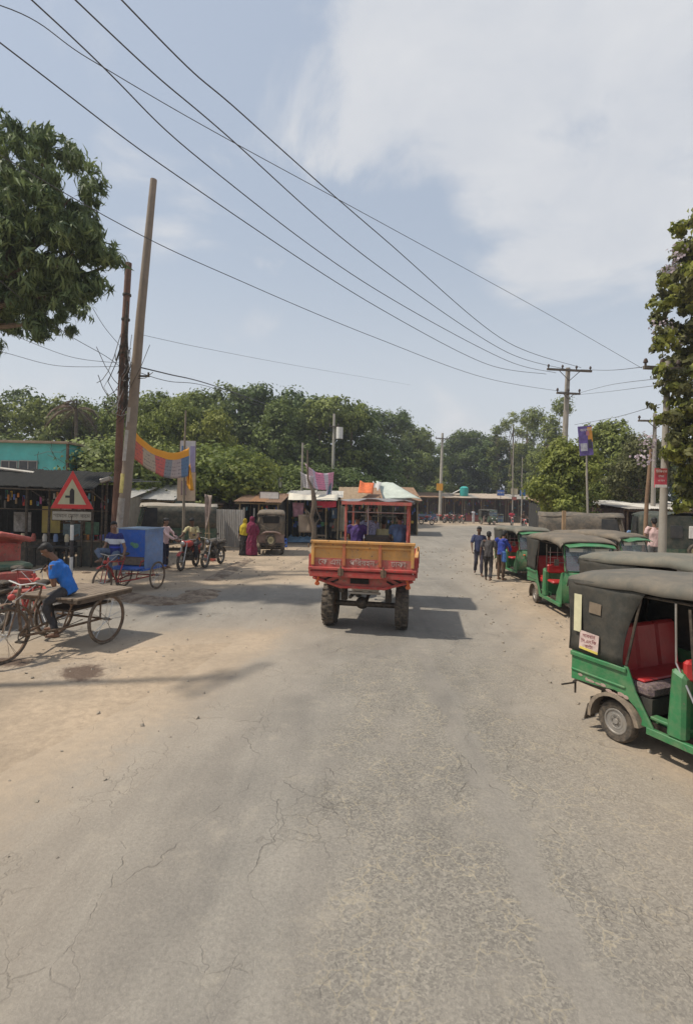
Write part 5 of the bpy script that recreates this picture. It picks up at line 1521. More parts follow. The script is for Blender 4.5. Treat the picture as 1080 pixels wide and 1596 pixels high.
for px in (-20, 45, 80, 131, 147, 168):
    q = MB(); q.tube([(lx(px), -.1, 0), (lx(px) + .02, -.1, 2.95)], .045, 8); q.build('post', DARKM, t)
q = MB(); q.tube([(-wd / 2, -1.2, 2.66), (wd / 2, -1.2, 2.58)], .03, 6); q.tube([(-wd / 2, -.1, 1.95), (wd / 2, -.1, 1.92)], .02, 6)
for px in (-20, 80, 168): q.tube([(lx(px), -1.2, 2.62), (lx(px), -.1, 2.2)], .02, 6)
q.build('roof_beam', DARKM, t)
for k in range(15):
    q = MB(); q.box((-wd / 2 + wd * (k + .5) / 22, 4.4, 1.45), (wd / 22 - .012, .025, 2.9)); q.build('back_plank', DARKW, t)
for k in range(12):
    q = MB(); q.box((-wd / 2, .3 + k * .36, 1.4), (.025, .345, 2.8)); q.build('side_plank', DARKW, t)
q = MB(); q.box((lx(150), .15, .42), (X(178, Ys) - X(118, Ys), .08, .84)); q.build('counter_front', mat('dark_green_grey_board', (.05, .062, .058), .7, 0, .2, 3, .25, .1), t)
q = MB(); q.box((lx(150), .35, .87), (X(178, Ys) - X(116, Ys), .6, .05)); q.build('counter_top', WOOD, t)
q = MB(); q.box((lx(25), .1, .45), (X(80, Ys) - X(-40, Ys), .08, .9)); q.build('counter_front', mat('dark_grey_board', (.035, .037, .037), .8, 0, .2, 3, .25, .1), t)  # left counter front in a very dark grey
q = MB(); q.box((lx(100), -.5, .72), (X(128, Ys) - X(60, Ys), .55, .05))
for px in (64, 124):
    for y in (-.72, -.28): q.box((lx(px), y, .35), (.06, .06, .70))
q.build('table', DARKW, t)
q = MB(); q.box((lx(60), 1.0, 1.55), (X(76, 18.6) - X(48, 18.6), .4, .95)); q.build('cupboard', mat('yellow_cupboard', (.42, .33, .08), .7, 0, .2, 4, .3, .1), t)
q = MB()
for z in (1.15, 1.45, 1.78): q.box((lx(95), 1.0, z), (1.15, .35, .03))
for px in (80, 110): q.box((lx(px), 1.0, 1.45), (.04, .35, .9))
q.build('shelf', RUST, t)
it = []; r_ = random.Random(12)
for k in range(150):
    z = (1.24, 1.54, 1.87)[k % 3]; c_ = [(.2, .3, .33), (.35, .38, .38), (.5, .15, .12), (.5, .45, .4), (.15, .2, .2)][r_.randrange(5)]
    it.append((lx(r_.uniform(82, 109)), 1.0 + r_.uniform(-.1, .0), z, .08, .08, r_.uniform(.1, .18), c_))
for k in range(60): it.append((lx(r_.uniform(-20, 170)), -.05, r_.uniform(2.05, 2.45), .06, .03, r_.uniform(.1, .28), PCOL[r_.randrange(10)]))
for k in range(14): it.append((lx(r_.uniform(125, 172)), .3, .98, .09, .09, r_.uniform(.12, .24), PCOL[r_.randrange(10)]))
o = put('goods', goods_mesh('goods', it), t); o['kind'] = 'stuff'
for (px0, px1, z0_, z1_, m_, nm) in ((78, 96, 1.55, 2.25, mat('white_red_print', (.48, .34, .32), .7, 0, .6, 9, .1, .05), 'poster'), (82, 114, 1.0, 1.42, mat('blue_grey_glass', (.10, .16, .18), .3, 0, .4, 9, .1, 0), 'display_glass'), (2, 30, 1.1, 1.8, mat('grey_print', (.20, .19, .18), .7, 0, .5, 8, .1, .05), 'poster'), (118, 140, 1.05, 1.5, mat('dusty_green_print', (.08, .16, .10), .7, 0, .4, 8, .1, .05), 'poster')):
    q = MB(); q.box(((lx(px0) + lx(px1)) / 2, .72, (z0_ + z1_) / 2), (lx(px1) - lx(px0), .03, z1_ - z0_)); q.build(nm, m_, t, False, .004)
for k in range(9):
    q = MB(); x_ = lx(-25 + 17 * k); q.tube([(x_, -.2, .86), (x_, -.2, 1.02), (x_, -.2, 1.10), (x_, -.2, 1.12)], [.07, .075, .05, .052], 10); q.build('jar', [CREAM, FRED, TINW, PBLUE][k % 4], t, True)
# shop lamp / small grey camera box on a post at the right end
t2 = thing('floodlight', 'small grey floodlight on a thin post right of the tea stall', 'lamp', (X(160, 16.9), 16.9, 0), 0)
q = MB(); q.tube([(0, 0, 0), (0, 0, 2.9)], .025, 7); q.build('post', DARKM, t2)
q = MB(); q.box((.12, -.05, 2.98), (.34, .2, .14), (0, -.35, .2)); q.build('lamp_head', SILVER, t2, False, .02)

# ------------------------------------------------------------------ warning sign with striped post
p = G(110, 915); Yp = p.y
t = thing('warning_sign', 'red-bordered triangular side-road sign on a black and white post', 'road sign', (p.x, Yp, 0), rad(4))
a, b_, c_ = V((0, 0, W(110, 733, Yp).z)), V((-.56, 0, W(78, 793, Yp).z)), V((.56, 0, W(143, 793, Yp).z - .0))
b_.z = c_.z = (b_.z + c_.z) / 2
ctr = (a + b_ + c_) / 3
def tri(s_, y0, y1, mb):
    P_ = [ctr + (q_ - ctr) * s_ for q_ in (a, b_, c_)]
    return mb.prism([(q_.x, q_.z) for q_ in P_], y0, y1)
tri(1.0, -.012, .012, MB()).build('border', mat('sign_red', (.55, .03, .03), .5, 0, .1, 4, .1, .03), t, False, .01)
tri(.66, -.017, -.010, MB()).build('face', mat('sign_cream', (.44, .42, .27), .6, 0, .1, 4, .15, .03), t)
zc = ctr.z
q = MB(); q.prism([(-.055, zc - .21), (.06, zc - .21), (.06, zc + .14), (.02, zc + .20), (-.02, zc + .20), (-.055, zc + .13)], -.023, -.016); q.box((-.11, -.0195, zc - .02), (.12, .007, .06)); q.build('symbol', mat('sign_black', (.02, .02, .02), .6, 0, .1, 4, .05, 0), t)
pw, ph_ = 58 / F * Yp, 13 / F * Yp; zp = W(111, 804, Yp).z
q = MB(); q.box((0, 0, zp), (pw, .02, ph_)); q.build('plate', mat('sign_grey_plate', (.36, .34, .28), .7, 0, .15, 5, .3, .03), t, False, .004)
q = MB(); q.box((0, .006, zp), (pw + .04, .02, ph_ + .04)); q.build('plate_frame', DARKM, t)
put('lettering', text_mesh('\u09b8\u09be\u09ae\u09c7\u09a8 \u09c7\u09ae\u09be\u09dc \u09ac\u09be\u09c7\u09ae', ph_ * .62, DARKM, .001), t, (0, -.0125, zp), (PI / 2, 0, 0))
zs = [0, .62, 1.02, 1.40, 1.55]; zt = zp
pz = W(110, 905, Yp).z
cuts = [(915, 893, 0), (893, 868, 1), (868, 842, 0), (842, 818, 1)]
zprev = 0.0
for y0_, y1_, wh in cuts:
    zn = W(110, y1_, Yp).z
    q = MB(); q.tube([(0, .03, zprev), (0, .03, zn)], .043, 12); q.build('post_band', WHITE if wh else mat('post_black', (.02, .018, .022), .6, 0, .1, 4, .15, .03), t, True); zprev = zn
q = MB(); q.tube([(0, .03, zprev), (0, .03, zp)], .043, 12)
for sg in (-1, 1): q.tube([(sg * .3, .03, zp - .1), (sg * .3, .03, b_.z + .2)], .016, 6)
q.tube([(-.3, .03, zp), (.3, .03, zp)], .016, 6); q.tube([(0, .03, zp), (0, .03, a.z - .3)], .02, 6)
q.build('bracket', DARKM, t)

# ------------------------------------------------------------------ poles
def wood_pole(name, label, base, top, r0, r1, m, group=None, n=12):
    b0, t0 = V(base), V(top)
    t = thing(name, label, 'pole', b0, 0, group)
    d = t0 - b0
    q = MB(); q.tube([V((0, 0, -.1)), d * .3 + V((.02, 0, 0)), d * .65 - V((.02, 0, 0)), d], [r0, r0 * .93 + r1 * .07, (r0 + r1) * .5, r1], n); q.build('shaft', m, t, True)
    return t, d
Yq = 16.0
t1, d1 = wood_pole('utility_pole', 'tall bare concrete pole leaning right, wrapped with white papers', (W(184, 870, Yq).x, Yq, 0), W(240, 280, Yq), .17, .10, mat('pole_concrete_tan', (.235, .19, .15), .9, 0, .18, 2, .25, .3))
def on1(z): return d1 * (z / d1.z)
for z0_, z1_, m_, r_ in ((4.6, 5.2, mat('paper_white', (.45, .43, .40), .9, 0, .2, 6, .2, .3), .155), (3.55, 4.5, mat('paper_white', (.45, .43, .40), .9), .162), (2.55, 3.15, mat('paper_yellow', (.42, .36, .12), .9, 0, .3, 8, .2, .2), .168)):
    q = MB(); q.tube([on1(z0_), on1(z1_)], r_, 12, False); q.build('pasted_paper', m_, t1, True)
q = MB(); q.tube([on1(1.1), on1(2.4)], .172, 12, False); q.build('limewash_band', mat('limewash', (.34, .32, .29), .9, 0, .3, 6, .3, .3), t1, True)
q = MB(); q.box(tuple(on1(6.2) + V((.2, -.05, 0))), (.5, .05, .05)); q.tube([on1(6.2) + V((.42, -.05, 0)), on1(6.2) + V((.42, -.05, .12))], .03, 7); q.build('crossarm', DARKM, t1)
t2_, d2 = wood_pole('utility_pole', 'shorter red-brown steel pole standing behind the tall leaning one', (W(193, 860, 16.7).x - .35, 16.7, 0), W(201, 410, 16.7), .125, .10, REDPOLE)
for z in (7.1, 7.3, 8.2, 9.0):
    q = MB(); q.tube([d2 * (z / d2.z) - V((0, 0, .03)), d2 * (z / d2.z) + V((0, 0, .03))], .135, 12); q.build('clamp', DARKM, t2_, True)
# twisted bundle of wires between the two poles
r_ = random.Random(33)
t = thing('cable_tangle', 'messy tangle of thin service wires hanging on the leaning poles', 'cables', W(195, 560, 16.3), 0)
org = V(t.location)
for k in range(46):
    a = W(r_.uniform(188, 208), r_.uniform(500, 640), 16.3 + r_.uniform(-.2, .2)); u = r_.random()
    b_ = W(r_.uniform(140, 188) if u < .75 else r_.uniform(208, 240), r_.uniform(520, 645), 16.3 + r_.uniform(-.6, .6))
    if k % 3: a = W(r_.uniform(190, 206), r_.uniform(520, 650), 16.3); b_ = W(r_.uniform(186, 212), r_.uniform(520, 650), 16.3 + r_.uniform(-.3, .3))
    mid = a.lerp(b_, .5) + V((r_.uniform(-.55, .25) if k % 3 else 0, r_.uniform(-.2, .2), r_.uniform(-.7, -.2)))
    P_ = [tuple(p) for p in (a - org, (a - org).lerp(mid - org, .5) + V((0, 0, -.1)), mid - org, (mid - org).lerp(b_ - org, .5) + V((0, 0, -.08)), b_ - org)]
    q = MB(); q.tube(P_, r_.choice([.008, .010, .012, .015]), 4); q.build('wire', DARKM if k % 4 else CHROME, t, True)
q = MB(); q.tube([W(196, 640, 16.45) - org, W(198, 560, 16.45) - org, W(197, 500, 16.45) - org, W(199, 470, 16.45) - org], [.08, .06, .05, .03], 8); q.build('coil', DARKM, t, True)

def power_pole(label, base, h, arms, r=.14, m=CONC, rz=0, lean=(0, 0), group='concrete power poles'):
    """arms: (z, half width, insulators, thickness)"""
    t = thing('power_pole', label, 'pole', base, rz, group)
    q = MB(); q.tube([(0, 0, -.1), (lean[0] * .5, lean[1] * .5, h * .5), (lean[0], lean[1], h)], [r * 1.15, r, r * .75], 10); q.build('shaft', m, t, True)
    for z, hw, n_, th in arms:
        ox = lean[0] * z / h; oy = lean[1] * z / h
        q = MB(); q.box((ox, oy - r, z), (hw * 2, .09, th)); q.tube([(ox - hw * .5, oy - r, z), (ox, oy - r, z - hw * .45), (ox + hw * .5, oy - r, z)], .02, 5); q.build('crossarm', mat('weathered_crossarm', (.10, .085, .07), .85, 0, .3, 5, .2, .2), t)
        for i in range(n_):
            x = -hw * .94 + 2 * hw * .94 * i / (n_ - 1)
            q = MB(); q.tube([(0, 0, 0), (0, 0, .07), (0, 0, .09), (0, 0, .16), (0, 0, .20)], [.03, .03, .065, .05, .03], 8); q.build('insulator', mat('brown_porcelain', (.05, .03, .022), .3, 0, .2, 5, .1, 0), t, True).location = (ox + x, oy - r, z + th / 2)
    return t
p = W(885, 578, 26); power_pole('concrete power pole with two crossarms behind the small roadside tree', (W(872, 850, 26).x, 26, 0), p.z + .15, [(p.z, 1.18, 4, .10), (W(885, 614, 26).z, .62, 3, .09)], .15, CONC, rad(6), (p.x - W(872, 850, 26).x, 0))
p = W(1030, 574, 14.2); power_pole('pale concrete power pole carrying the red sign, top hidden by leaves', (W(1031, 840, 14.2).x, 14.2, 0), p.z + .2, [(W(1008, 575, 14.2).z, .75, 4, .09)], .10, mat('mid_concrete', (.30, .275, .235), .9, 0, .15, 3, .2, .3), rad(4), (.05, 0))
p = W(1020, 655, 24); power_pole('slim power pole with a tilted crossarm behind the full green tree', (p.x, 24, 0), p.z + .3, [(W(1000, 656, 24).z, .8, 3, .08)], .10, CONC, rad(-4))
p = W(688, 675, 70); power_pole('far power pole with a yellow sign before the rusty roofs', (W(685, 808, 66).x, 66, 0), W(688, 675, 66).z, [(W(688, 684, 66).z, .9, 3, .12)], .19, mat('pale_concrete', (.38, .36, .31), .9), 0, (.12, 0))
p = W(521, 645, 45); power_pole('slim concrete pole with a white transformer box among the trees', (p.x, 45, 0), p.z, [(W(521, 665, 45).z, .4, 2, .08)], .14, mat('pale_concrete', (.38, .36, .31), .9))
q = MB(); q.tube([(0, 0, 0), (0, 0, 1.0)], .3, 14); o = q.build('transformer', WHITE, None, True); o.location = W(529, 684, 44.8); tag(o, 'white transformer drum fixed on the slim concrete pole', 'transformer')
for px, yt, Y_, lab in ((472, 690, 34, 'thin bare pole left of the pink banners'), (800, 690, 66, 'thin pale pole over the cream roof sign'), (290, 640, 18.5, 'thin tapering pole carrying the tall poster boards'), (814, 712, 66, 'thin pale pole over the right blue roof sign')):
    p = W(px, yt, Y_); t, d = wood_pole('pole', lab, (W(px - (2 if Y_ > 30 else 4), 800, Y_).x, Y_, 0), p, .055 if Y_ < 30 else .08, .03 if Y_ < 30 else .06, CONC if Y_ > 30 else mat('grey_bamboo', (.20, .17, .13), .85, 0, .3, 5, .2, .2), None, 8)
# brown wooden post in front of the dark shed, leaning
wood_pole('wooden_post', 'leaning brown wooden post in front of the dark right shed', (W(1005, 840, 17).x - .1, 17, 0), W(1014, 700, 17), .07, .05, mat('brown_timber', (.20, .12, .07), .85, 0, .3, 5, .2, .2))
# off-frame poles (one casts the thin crossed shadow on the left shoulder)
power_pole('concrete pole with crossarms standing left of the picture, whose shadow crosses the sandy shoulder', (-7.2, 6.15, 0), 8.9, [(8.7, .8, 3, .07), (8.1, .45, 2, .06)], .095, CONC, rad(60))
power_pole('concrete pole with one wide crossarm behind the camera at the left', (-8.4, -.3, 0), 9.8, [(9.3, 1.5, 5, .10)], .15, CONC, rad(12))

# yellow and red signs on poles
def pole_sign(label, px, py, wpx, hpx, Y, m, lines, lm, pole_to=None, base_px=None, tilt=0.0, extra=None):
    p = W(px, py, Y); w_, h_ = wpx / F * Y, hpx / F * Y
    t = thing('pole_sign', label, 'sign', (p.x, Y, p.z), 0)
    q = MB(); q.box((0, 0, 0), (w_, .03, h_), (0, tilt, 0)); q.build('panel', m, t, False, .003)
    if extra:
        for k, (dx, dz, ww, hh, mm) in enumerate(extra):
            q = MB(); q.box((dx * w_, -.02 - .002 * k, dz * h_), (ww * w_, .006, hh * h_), (0, tilt, 0)); q.build('printed_area', mm, t)
    for i, (s_, sz, dz) in enumerate(lines or []):
        put('lettering', text_mesh(s_, sz * h_, lm, .001), t, (0, -.03, dz * h_), (PI / 2, tilt, 0))
    return t
pole_sign('yellow sign fixed on the far power pole', 685, 759, 10, 11, 65.6, mat('signal_yellow', (.72, .33, .02), .6, 0, .1, 3, .1, .05), None, None)
pole_sign('red and pink notice with white foot on the pale concrete pole', 1029, 745, 19, 30, 13.95, mat('sign_pinkish_red', (.50, .05, .08), .6, 0, .15, 3, .1, .05), [('\u09bf\u099a\u09bf\u0995\u09ce\u09b8\u09be', .17, .33), ('\u09c7\u09b8\u09ac\u09be', .15, .08), ('\u098f\u0996\u09be\u09c7\u09a8', .13, -.14)], WHITE, tilt=0, extra=[(0, -.42, .98, .15, WHITE), (0, .32, .98, .3, RED)])
pole_sign('purple, white and orange portrait poster on a thin pole', 912, 687, 21, 46, 20, mat('poster_violet', (.13, .09, .30), .6, 0, .5, 5, .1, .05), [('\u099c\u09a8\u09b8\u09ad\u09be', .13, .36)], WHITE, tilt=rad(-6),
          extra=[(.30, .22, .34, .5, mat('poster_orange', (.62, .28, .04), .6, 0, .2, 5, .1, .05)), (-.12, -.22, .5, .26, mat('poster_white', (.5, .5, .55), .6, 0, .3, 8, .1, .05)), (.32, -.10, .26, .30, mat('poster_black', (.03, .03, .05), .6, 0, .2, 5, .1, 0)), (.12, .25, .22, .14, mat('poster_pink', (.5, .2, .25), .6, 0, .2, 5, .1, 0))])
wood_pole('pole', 'thin grey pole that holds the purple poster', (W(918, 800, 20.1).x, 20.1, 0), W(914, 668, 20.1), .05, .035, CONC, None, 8)

# yellow folded frame behind the dark hauler
t = thing('yellow_frame', 'yellow painted steel A-frame stand behind the dark hauler', 'frame', W(918, 800, 27) * 1, 0); t.location = (X(918, 27), 27, 0)
YM = mat('machine_yellow', (.70, .36, .02), .5, 0, .15, 4, .15, .05)
for a, b_ in (((-.25, 0, 0), (.15, 0, 3.0)), ((.75, 0, 1.9), (.15, 0, 3.0)), ((-.45, .4, 0), (0, .1, 2.7)), ((-.1, 0, 2.0), (.7, 0, 2.0))):
    q = MB(); q.tube([a, b_], .06, 6); q.build('bar', YM, t)

# ------------------------------------------------------------------ banners and posters
def banner_mat(name, cols, band=None):
    g = NT(name)
    at_ = g.N.new('ShaderNodeAttribute'); at_.attribute_name = 'UVMap'
    sx = g.N.new('ShaderNodeSeparateXYZ'); g.L.new(at_.outputs['Vector'], sx.inputs[0])
    cr_ = g.N.new('ShaderNodeValToRGB'); cr_.color_ramp.interpolation = 'CONSTANT'
    el = cr_.color_ramp.elements
    el[0].position = 0; el[0].color = (*cols[0][1], 1)
    el[1].position = cols[1][0]; el[1].color = (*cols[1][1], 1)
    for ps_, c_ in cols[2:]:
        e_ = el.new(ps_); e_.color = (*c_, 1)
    g.L.new(sx.outputs[0], cr_.inputs[0])
    # rows of small printed marks
    mp = g.N.new('ShaderNodeMapping'); mp.inputs['Scale'].default_value = (42, 11, 1); g.L.new(at_.outputs['Vector'], mp.inputs[0])
    nn = g.N.new('ShaderNodeTexNoise'); nn.inputs['Scale'].default_value = 1.0; nn.inputs['Detail'].default_value = 2; g.L.new(mp.outputs[0], nn.inputs[0])
    wv = g.math('SINE', g.math('MULTIPLY', sx.outputs[1], 46.0))
    mk = g.math('MULTIPLY', g.ss(nn.outputs[0], .5, .56), g.ss(wv, .1, .5))
    c_ = g.mix(g.math('MULTIPLY', mk, .55), cr_.outputs[0], (.10, .09, .12))
    if band: c_ = g.mix(g.ss(sx.outputs[1], band[0], band[0] + .005), c_, band[1])
    g.L.new(c_, g.b.inputs['Base Color']); g.b.inputs['Roughness'].default_value = .75
    return g.m
def banner(label, tl, tr, bl, br, m, sag=.5, seed=0, nu=28, nv=10, wob=.06, name='banner', group=None):
    a, b, c, d = [V(p) for p in (tl, tr, bl, br)]
    r_ = random.Random(seed); ph = [r_.uniform(0, 6) for _ in range(4)]; vs = []; fs = []; uv = []
    nr = (b - a).cross(c - a).normalized(); o0 = a.lerp(b, .5)
    for i in range(nv + 1):
        for j in range(nu + 1):
            u, v_ = j / nu, i / nv
            p = a.lerp(b, u).lerp(c.lerp(d, u), v_) + V((0, 0, -sag * 4 * u * (1 - u) * (1 - .25 * v_)))
            p += nr * wob * (math.sin(9 * u + ph[0] + 2 * v_) + .5 * math.sin(23 * u + ph[1] + 3 * v_))
            vs.append(p - o0); uv.append((u, 1 - v_))
    for i in range(nv):
        for j in range(nu): fs.append((i * (nu + 1) + j, i * (nu + 1) + j + 1, (i + 1) * (nu + 1) + j + 1, (i + 1) * (nu + 1) + j))
    me = bpy.data.meshes.new(name); me.from_pydata([tuple(p) for p in vs], [], fs)
    ul = me.uv_layers.new(name='UVMap')
    for lp in me.loops: ul.data[lp.index].uv = uv[lp.vertex_index]
    for p in me.polygons: p.use_smooth = True
    me.materials.append(m)
    o = bpy.data.objects.new(name, me); COL.objects.link(o); o.location = o0
    so = o.modifiers.new('thickness', 'SOLIDIFY'); so.thickness = .006
    tag(o, label, 'banner', group); return o
GREYC = (.34, .32, .29); ROSE = (.42, .20, .20)
banner('sagging party banner in rose, grey and blue with an orange top edge', W(208, 668, 16.4), W(296, 698, 18.0), W(208, 712, 16.4), W(292, 742, 18.0),
       banner_mat('printed_party_banner', [(0, (.60, .15, .10)), (.17, (.46, .36, .26)), (.37, (.58, .14, .12)), (.55, (.25, .26, .28)), (.68, (.44, .36, .34)), (.88, (.12, .20, .32))], (.72, (.80, .34, .03))), .42, 2)
# rope ties
q = MB(); q.tube([W(198, 664, 16.1), W(208, 668, 16.4)], .012, 5); q.tube([W(296, 698, 18.0), W(291, 696, 18.5)], .012, 5); o = q.build('rope', BAMB, None); tag(o, 'short ropes tying the sagging banner to its poles', 'rope')
def poster(label, px0, px1, py0, py1, Y, m, extra=(), lines=(), lm=None, dy=0):
    a, b = W(px0, py0, Y), W(px1, py1, Y)
    t = thing('poster_board', label, 'poster', ((a.x + b.x) / 2, Y + dy, (a.z + b.z) / 2), rad(6), 'tall poster boards')
    w_, h_ = b.x - a.x, a.z - b.z
    q = MB(); q.box((0, 0, 0), (w_, .025, h_)); q.build('panel', m, t, False, .003)
    q = MB()
    for sg in (-1, 1): q.box((sg * w_ / 2, .01, 0), (.03, .04, h_))
    for k in (-.5, 0, .5): q.box((0, .012, k * h_), (w_, .04, .03))
    q.build('frame', WOOD, t)
    for k, (dx, dz, ww, hh, mm) in enumerate(extra):
        q = MB(); q.box((dx * w_, -.016 - .002 * k, dz * h_), (ww * w_, .006, hh * h_)); q.build('printed_area', mm, t)
    for s_, sz, dx, dz in lines: put('lettering', text_mesh(s_, sz, lm, .001), t, (dx * w_, -.032, dz * h_), (PI / 2, 0, 0))
    return t
PW = mat('poster_paper', (.55, .54, .56), .7, 0, .15, 4, .1, .05)
poster('upper white poster board with violet side print behind the banner end', 282, 304, 687, 740, 18.9, PW, [(.32, -.05, .3, .8, mat('poster_lilac', (.33, .30, .48), .7, 0, .2, 4, .1, .05)), (-.3, .1, .2, .5, mat('poster_blue', (.08, .18, .36), .7, 0, .4, 8, .1, 0))])
poster('lower beige poster board with an orange and yellow drape', 278, 304, 736, 781, 18.7, mat('poster_beige', (.56, .44, .32), .7, 0, .15, 4, .1, .05), [(-.15, -.05, .3, .5, mat('poster_mauve', (.30, .22, .24), .7, 0, .3, 8, .1, 0))])
cloth_sheet('drape', 'twisted orange and yellow cloth knotted on the poster pole', 'cloth', [W(292, 720, 18.3), W(297, 722, 18.3), W(290, 754, 18.3), W(302, 764, 18.3)], mat('saffron_cloth', (.66, .30, .02), .85, 0, .3, 5, .05, .4), sag=.1, wob=.06)
cloth_sheet('drape', 'white knotted cloth strip beside the orange drape', 'cloth', [W(283, 722, 18.3), W(289, 718, 18.3), W(280, 738, 18.3), W(286, 734, 18.3)], WHITE, sag=.05, wob=.04)
PINKM = banner_mat('printed_pink_banner', [(0, (.62, .40, .44)), (.25, (.55, .46, .56)), (.36, (.70, .24, .36)), (.64, (.58, .50, .54)), (.76, (.68, .28, .40))])
banner('pink and white banner strung between the twisted post and the slim pole', W(474, 722, 29.0), W(521, 735, 30.5), W(484, 756, 29.0), W(519, 760, 30.5), PINKM, .3, 5)
banner('pale white banner hanging square on the twisted post', W(468, 735, 28.9), W(488, 742, 28.9), W(473, 760, 28.9), W(489, 762, 28.9), banner_mat('printed_white_banner', [(0, (.58, .54, .52)), (.5, (.56, .44, .46)), (.8, (.55, .5, .5))], None), .05, 6)
banner('narrow blue and mauve cloth hanging below the pink banner', W(511, 752, 30.4), W(518, 752, 30.4), W(508, 776, 30.0), W(516, 778, 30.0), banner_mat('printed_mauve_cloth', [(0, (.35, .33, .42)), (.4, (.12, .30, .36)), (.7, (.5, .45, .48))], None), .02, 7)
# twisted trunk-like post
t = thing('twisted_post', 'rough twisted tree-trunk post under the pink banners', 'post', (X(489, 28.4), 28.4, 0), 0)
q = MB(); q.tube([(0, 0, -.1), (.08, 0, .8), (-.10, 0, 1.5), (.05, .05, 2.2), (-.06, 0, 3.0), (-.35, 0, 3.6), (-.4, 0, 5.2)], [.16, .13, .11, .16, .11, .06, .035], 9); q.build('trunk', BARK, t, True)
for a, b_ in (((-.10, 0, 1.5), (-.42, 0, 1.9)), ((-.42, 0, 1.9), (-.2, 0, 1.1)), ((.05, 0, 2.2), (.45, 0, 1.3)), ((0, 0, 1.9), (.5, 0, 2.1)), ((.08, 0, .8), (.34, 0, 1.4))):
    q = MB(); q.tube([a, ((a[0] + b_[0]) / 2 - .06, 0, (a[2] + b_[2]) / 2 + .08), b_], [.06, .05, .03], 6); q.build('branch', BARK, t, True)

# ------------------------------------------------------------------ overhead wires
def wire(label, pts, r=.011, group='power lines overhead'):
    """pts: (px, py, height) with distance from the height, or (px, py, None, Y)"""
    P = []
    for p in pts:
        if len(p) == 3 and p[2] is not None:
            u, w_ = p[0] - 540, p[1] - 779
            D = -u * math.sin(ROLL) + w_ * math.cos(ROLL)
            P.append(W(p[0], p[1], (CAM_H - p[2]) * F / D))
        elif len(p) == 4: P.append(W(p[0], p[1], p[3]))
        else: P.append(V(p[:3]))
    out_ = []
    Q = [P[0]] + P + [P[-1]]
    for i in range(1, len(Q) - 2):
        for k in range(12):
            t_ = k / 12; p0, p1, p2, p3 = Q[i - 1:i + 3]
            out_.append(.5 * ((2 * p1) + (p2 - p0) * t_ + (2 * p0 - 5 * p1 + 4 * p2 - p3) * t_ * t_ + (3 * p1 - p0 - 3 * p2 + p3) * t_ ** 3))
    out_.append(P[-1])
    o0 = out_[0].copy()
    q = MB(); q.tube([p - o0 for p in out_], r, 5); o = q.build('power_line', mat('wire_dark', (.085, .085, .09), .7, .1, .1, 2, 0, 0), None, True); o.location = o0
    return tag(o, label, 'power line', group)
def wire_to(label, pts, end, r=.011, group='power lines overhead'):
    """as wire(), its last point given in the world"""
    P = []
    for p in pts:
        if len(p) == 4: P.append(W(p[0], p[1], p[3])); continue
        u, w_ = p[0] - 540, p[1] - 779
        D = -u * math.sin(ROLL) + w_ * math.cos(ROLL)
        P.append(W(p[0], p[1], (CAM_H - p[2]) * F / D))
    P.append(V(end)); P = [p.copy() for p in P]
    out_ = []; Q = [P[0]] + P + [P[-1]]
    for i in range(1, len(Q) - 2):
        for k in range(12):
            t_ = k / 12; p0, p1, p2, p3 = Q[i - 1:i + 3]
            out_.append(.5 * ((2 * p1) + (p2 - p0) * t_ + (2 * p0 - 5 * p1 + 4 * p2 - p3) * t_ * t_ + (3 * p1 - p0 - 3 * p2 + p3) * t_ ** 3))
    out_.append(P[-1]); o0 = out_[0].copy()
    q = MB(); q.tube([p - o0 for p in out_], r, 5); o = q.build('power_line', mat('wire_dark', (.085, .085, .09), .7, .1, .1, 2, 0, 0), None, True); o.location = o0
    return tag(o, label, 'power line', group)
wire_to('uppermost thick wire running from the crossarm pole to the top left', [(905, 573, None, 25.9), (790, 533, 9.0), (590, 365, 8.75), (380, 180, 8.8), (190, 0, 8.95)], (-6.95, -.3, 9.45))
wire_to('second thick wire from the top at the left', [(884, 576, None, 25.9), (790, 549, 9.0), (587, 413, 8.7), (350, 208, 8.8), (118, 0, 8.95)], (-7.6, -.35, 9.45))
wire_to('third thick wire, crossing the picture just under the second', [(866, 581, None, 25.9), (790, 562, 8.95), (587, 452, 8.65), (320, 255, 8.75), (50, 0, 8.95)], (-8.3, -.4, 9.45))
wire_to('fourth thick wire, entering the picture low at the left edge', [(851, 583, None, 25.9), (760, 568, 8.9), (587, 478, 8.6), (300, 290, 8.7), (0, 66, 8.9)], (-9.7, -.5, 9.45))
wire_to('thin wire crossing under the thick ones towards the flowering tree', [(1000, 574, None, 14.2), (840, 482, 8.0), (590, 345, 7.9), (330, 203, 7.9), (140, 92, 7.9), (0, 8, 7.9)], (-6.6, 6.2, 8.8), .006)
wire_to('lone thin wire passing behind the top of the tall leaning pole', [(888, 612, None, 25.9), (760, 590, 7.4), (587, 527, 7.3), (380, 440, 7.3), (165, 337, 7.4)], (-7.2, 6.0, 8.2), .008)
wire('dark sagging bundle leaving the leaning pole to the right', [(216, 572, None, 16.2), (262, 583, None, 18), (330, 600, None, 23), (420, 632, None, 36)], .022, None)
wire('thinner slack bundle just under the dark one', [(216, 580, None, 16.2), (262, 594, None, 18), (330, 604, None, 23), (420, 637, None, 36)], .012, None)
wire('thin wire leaving the leaning pole to the right at crossarm level', [(222, 522, None, 16.2), (330, 545, None, 22), (480, 573, None, 34), (640, 600, None, 60)], .007, None)
wire('thin wire from the mango tree down to the leaning poles', [(0, 437, None, 11), (95, 514, None, 13.5), (165, 555, None, 15.8), (192, 575, None, 16.2)], .009, None)
wire('low thin wire entering at the left edge', [(-60, 545, None, 13), (0, 548, None, 14), (90, 570, None, 15.3), (190, 571, None, 16.2)], .007, None)
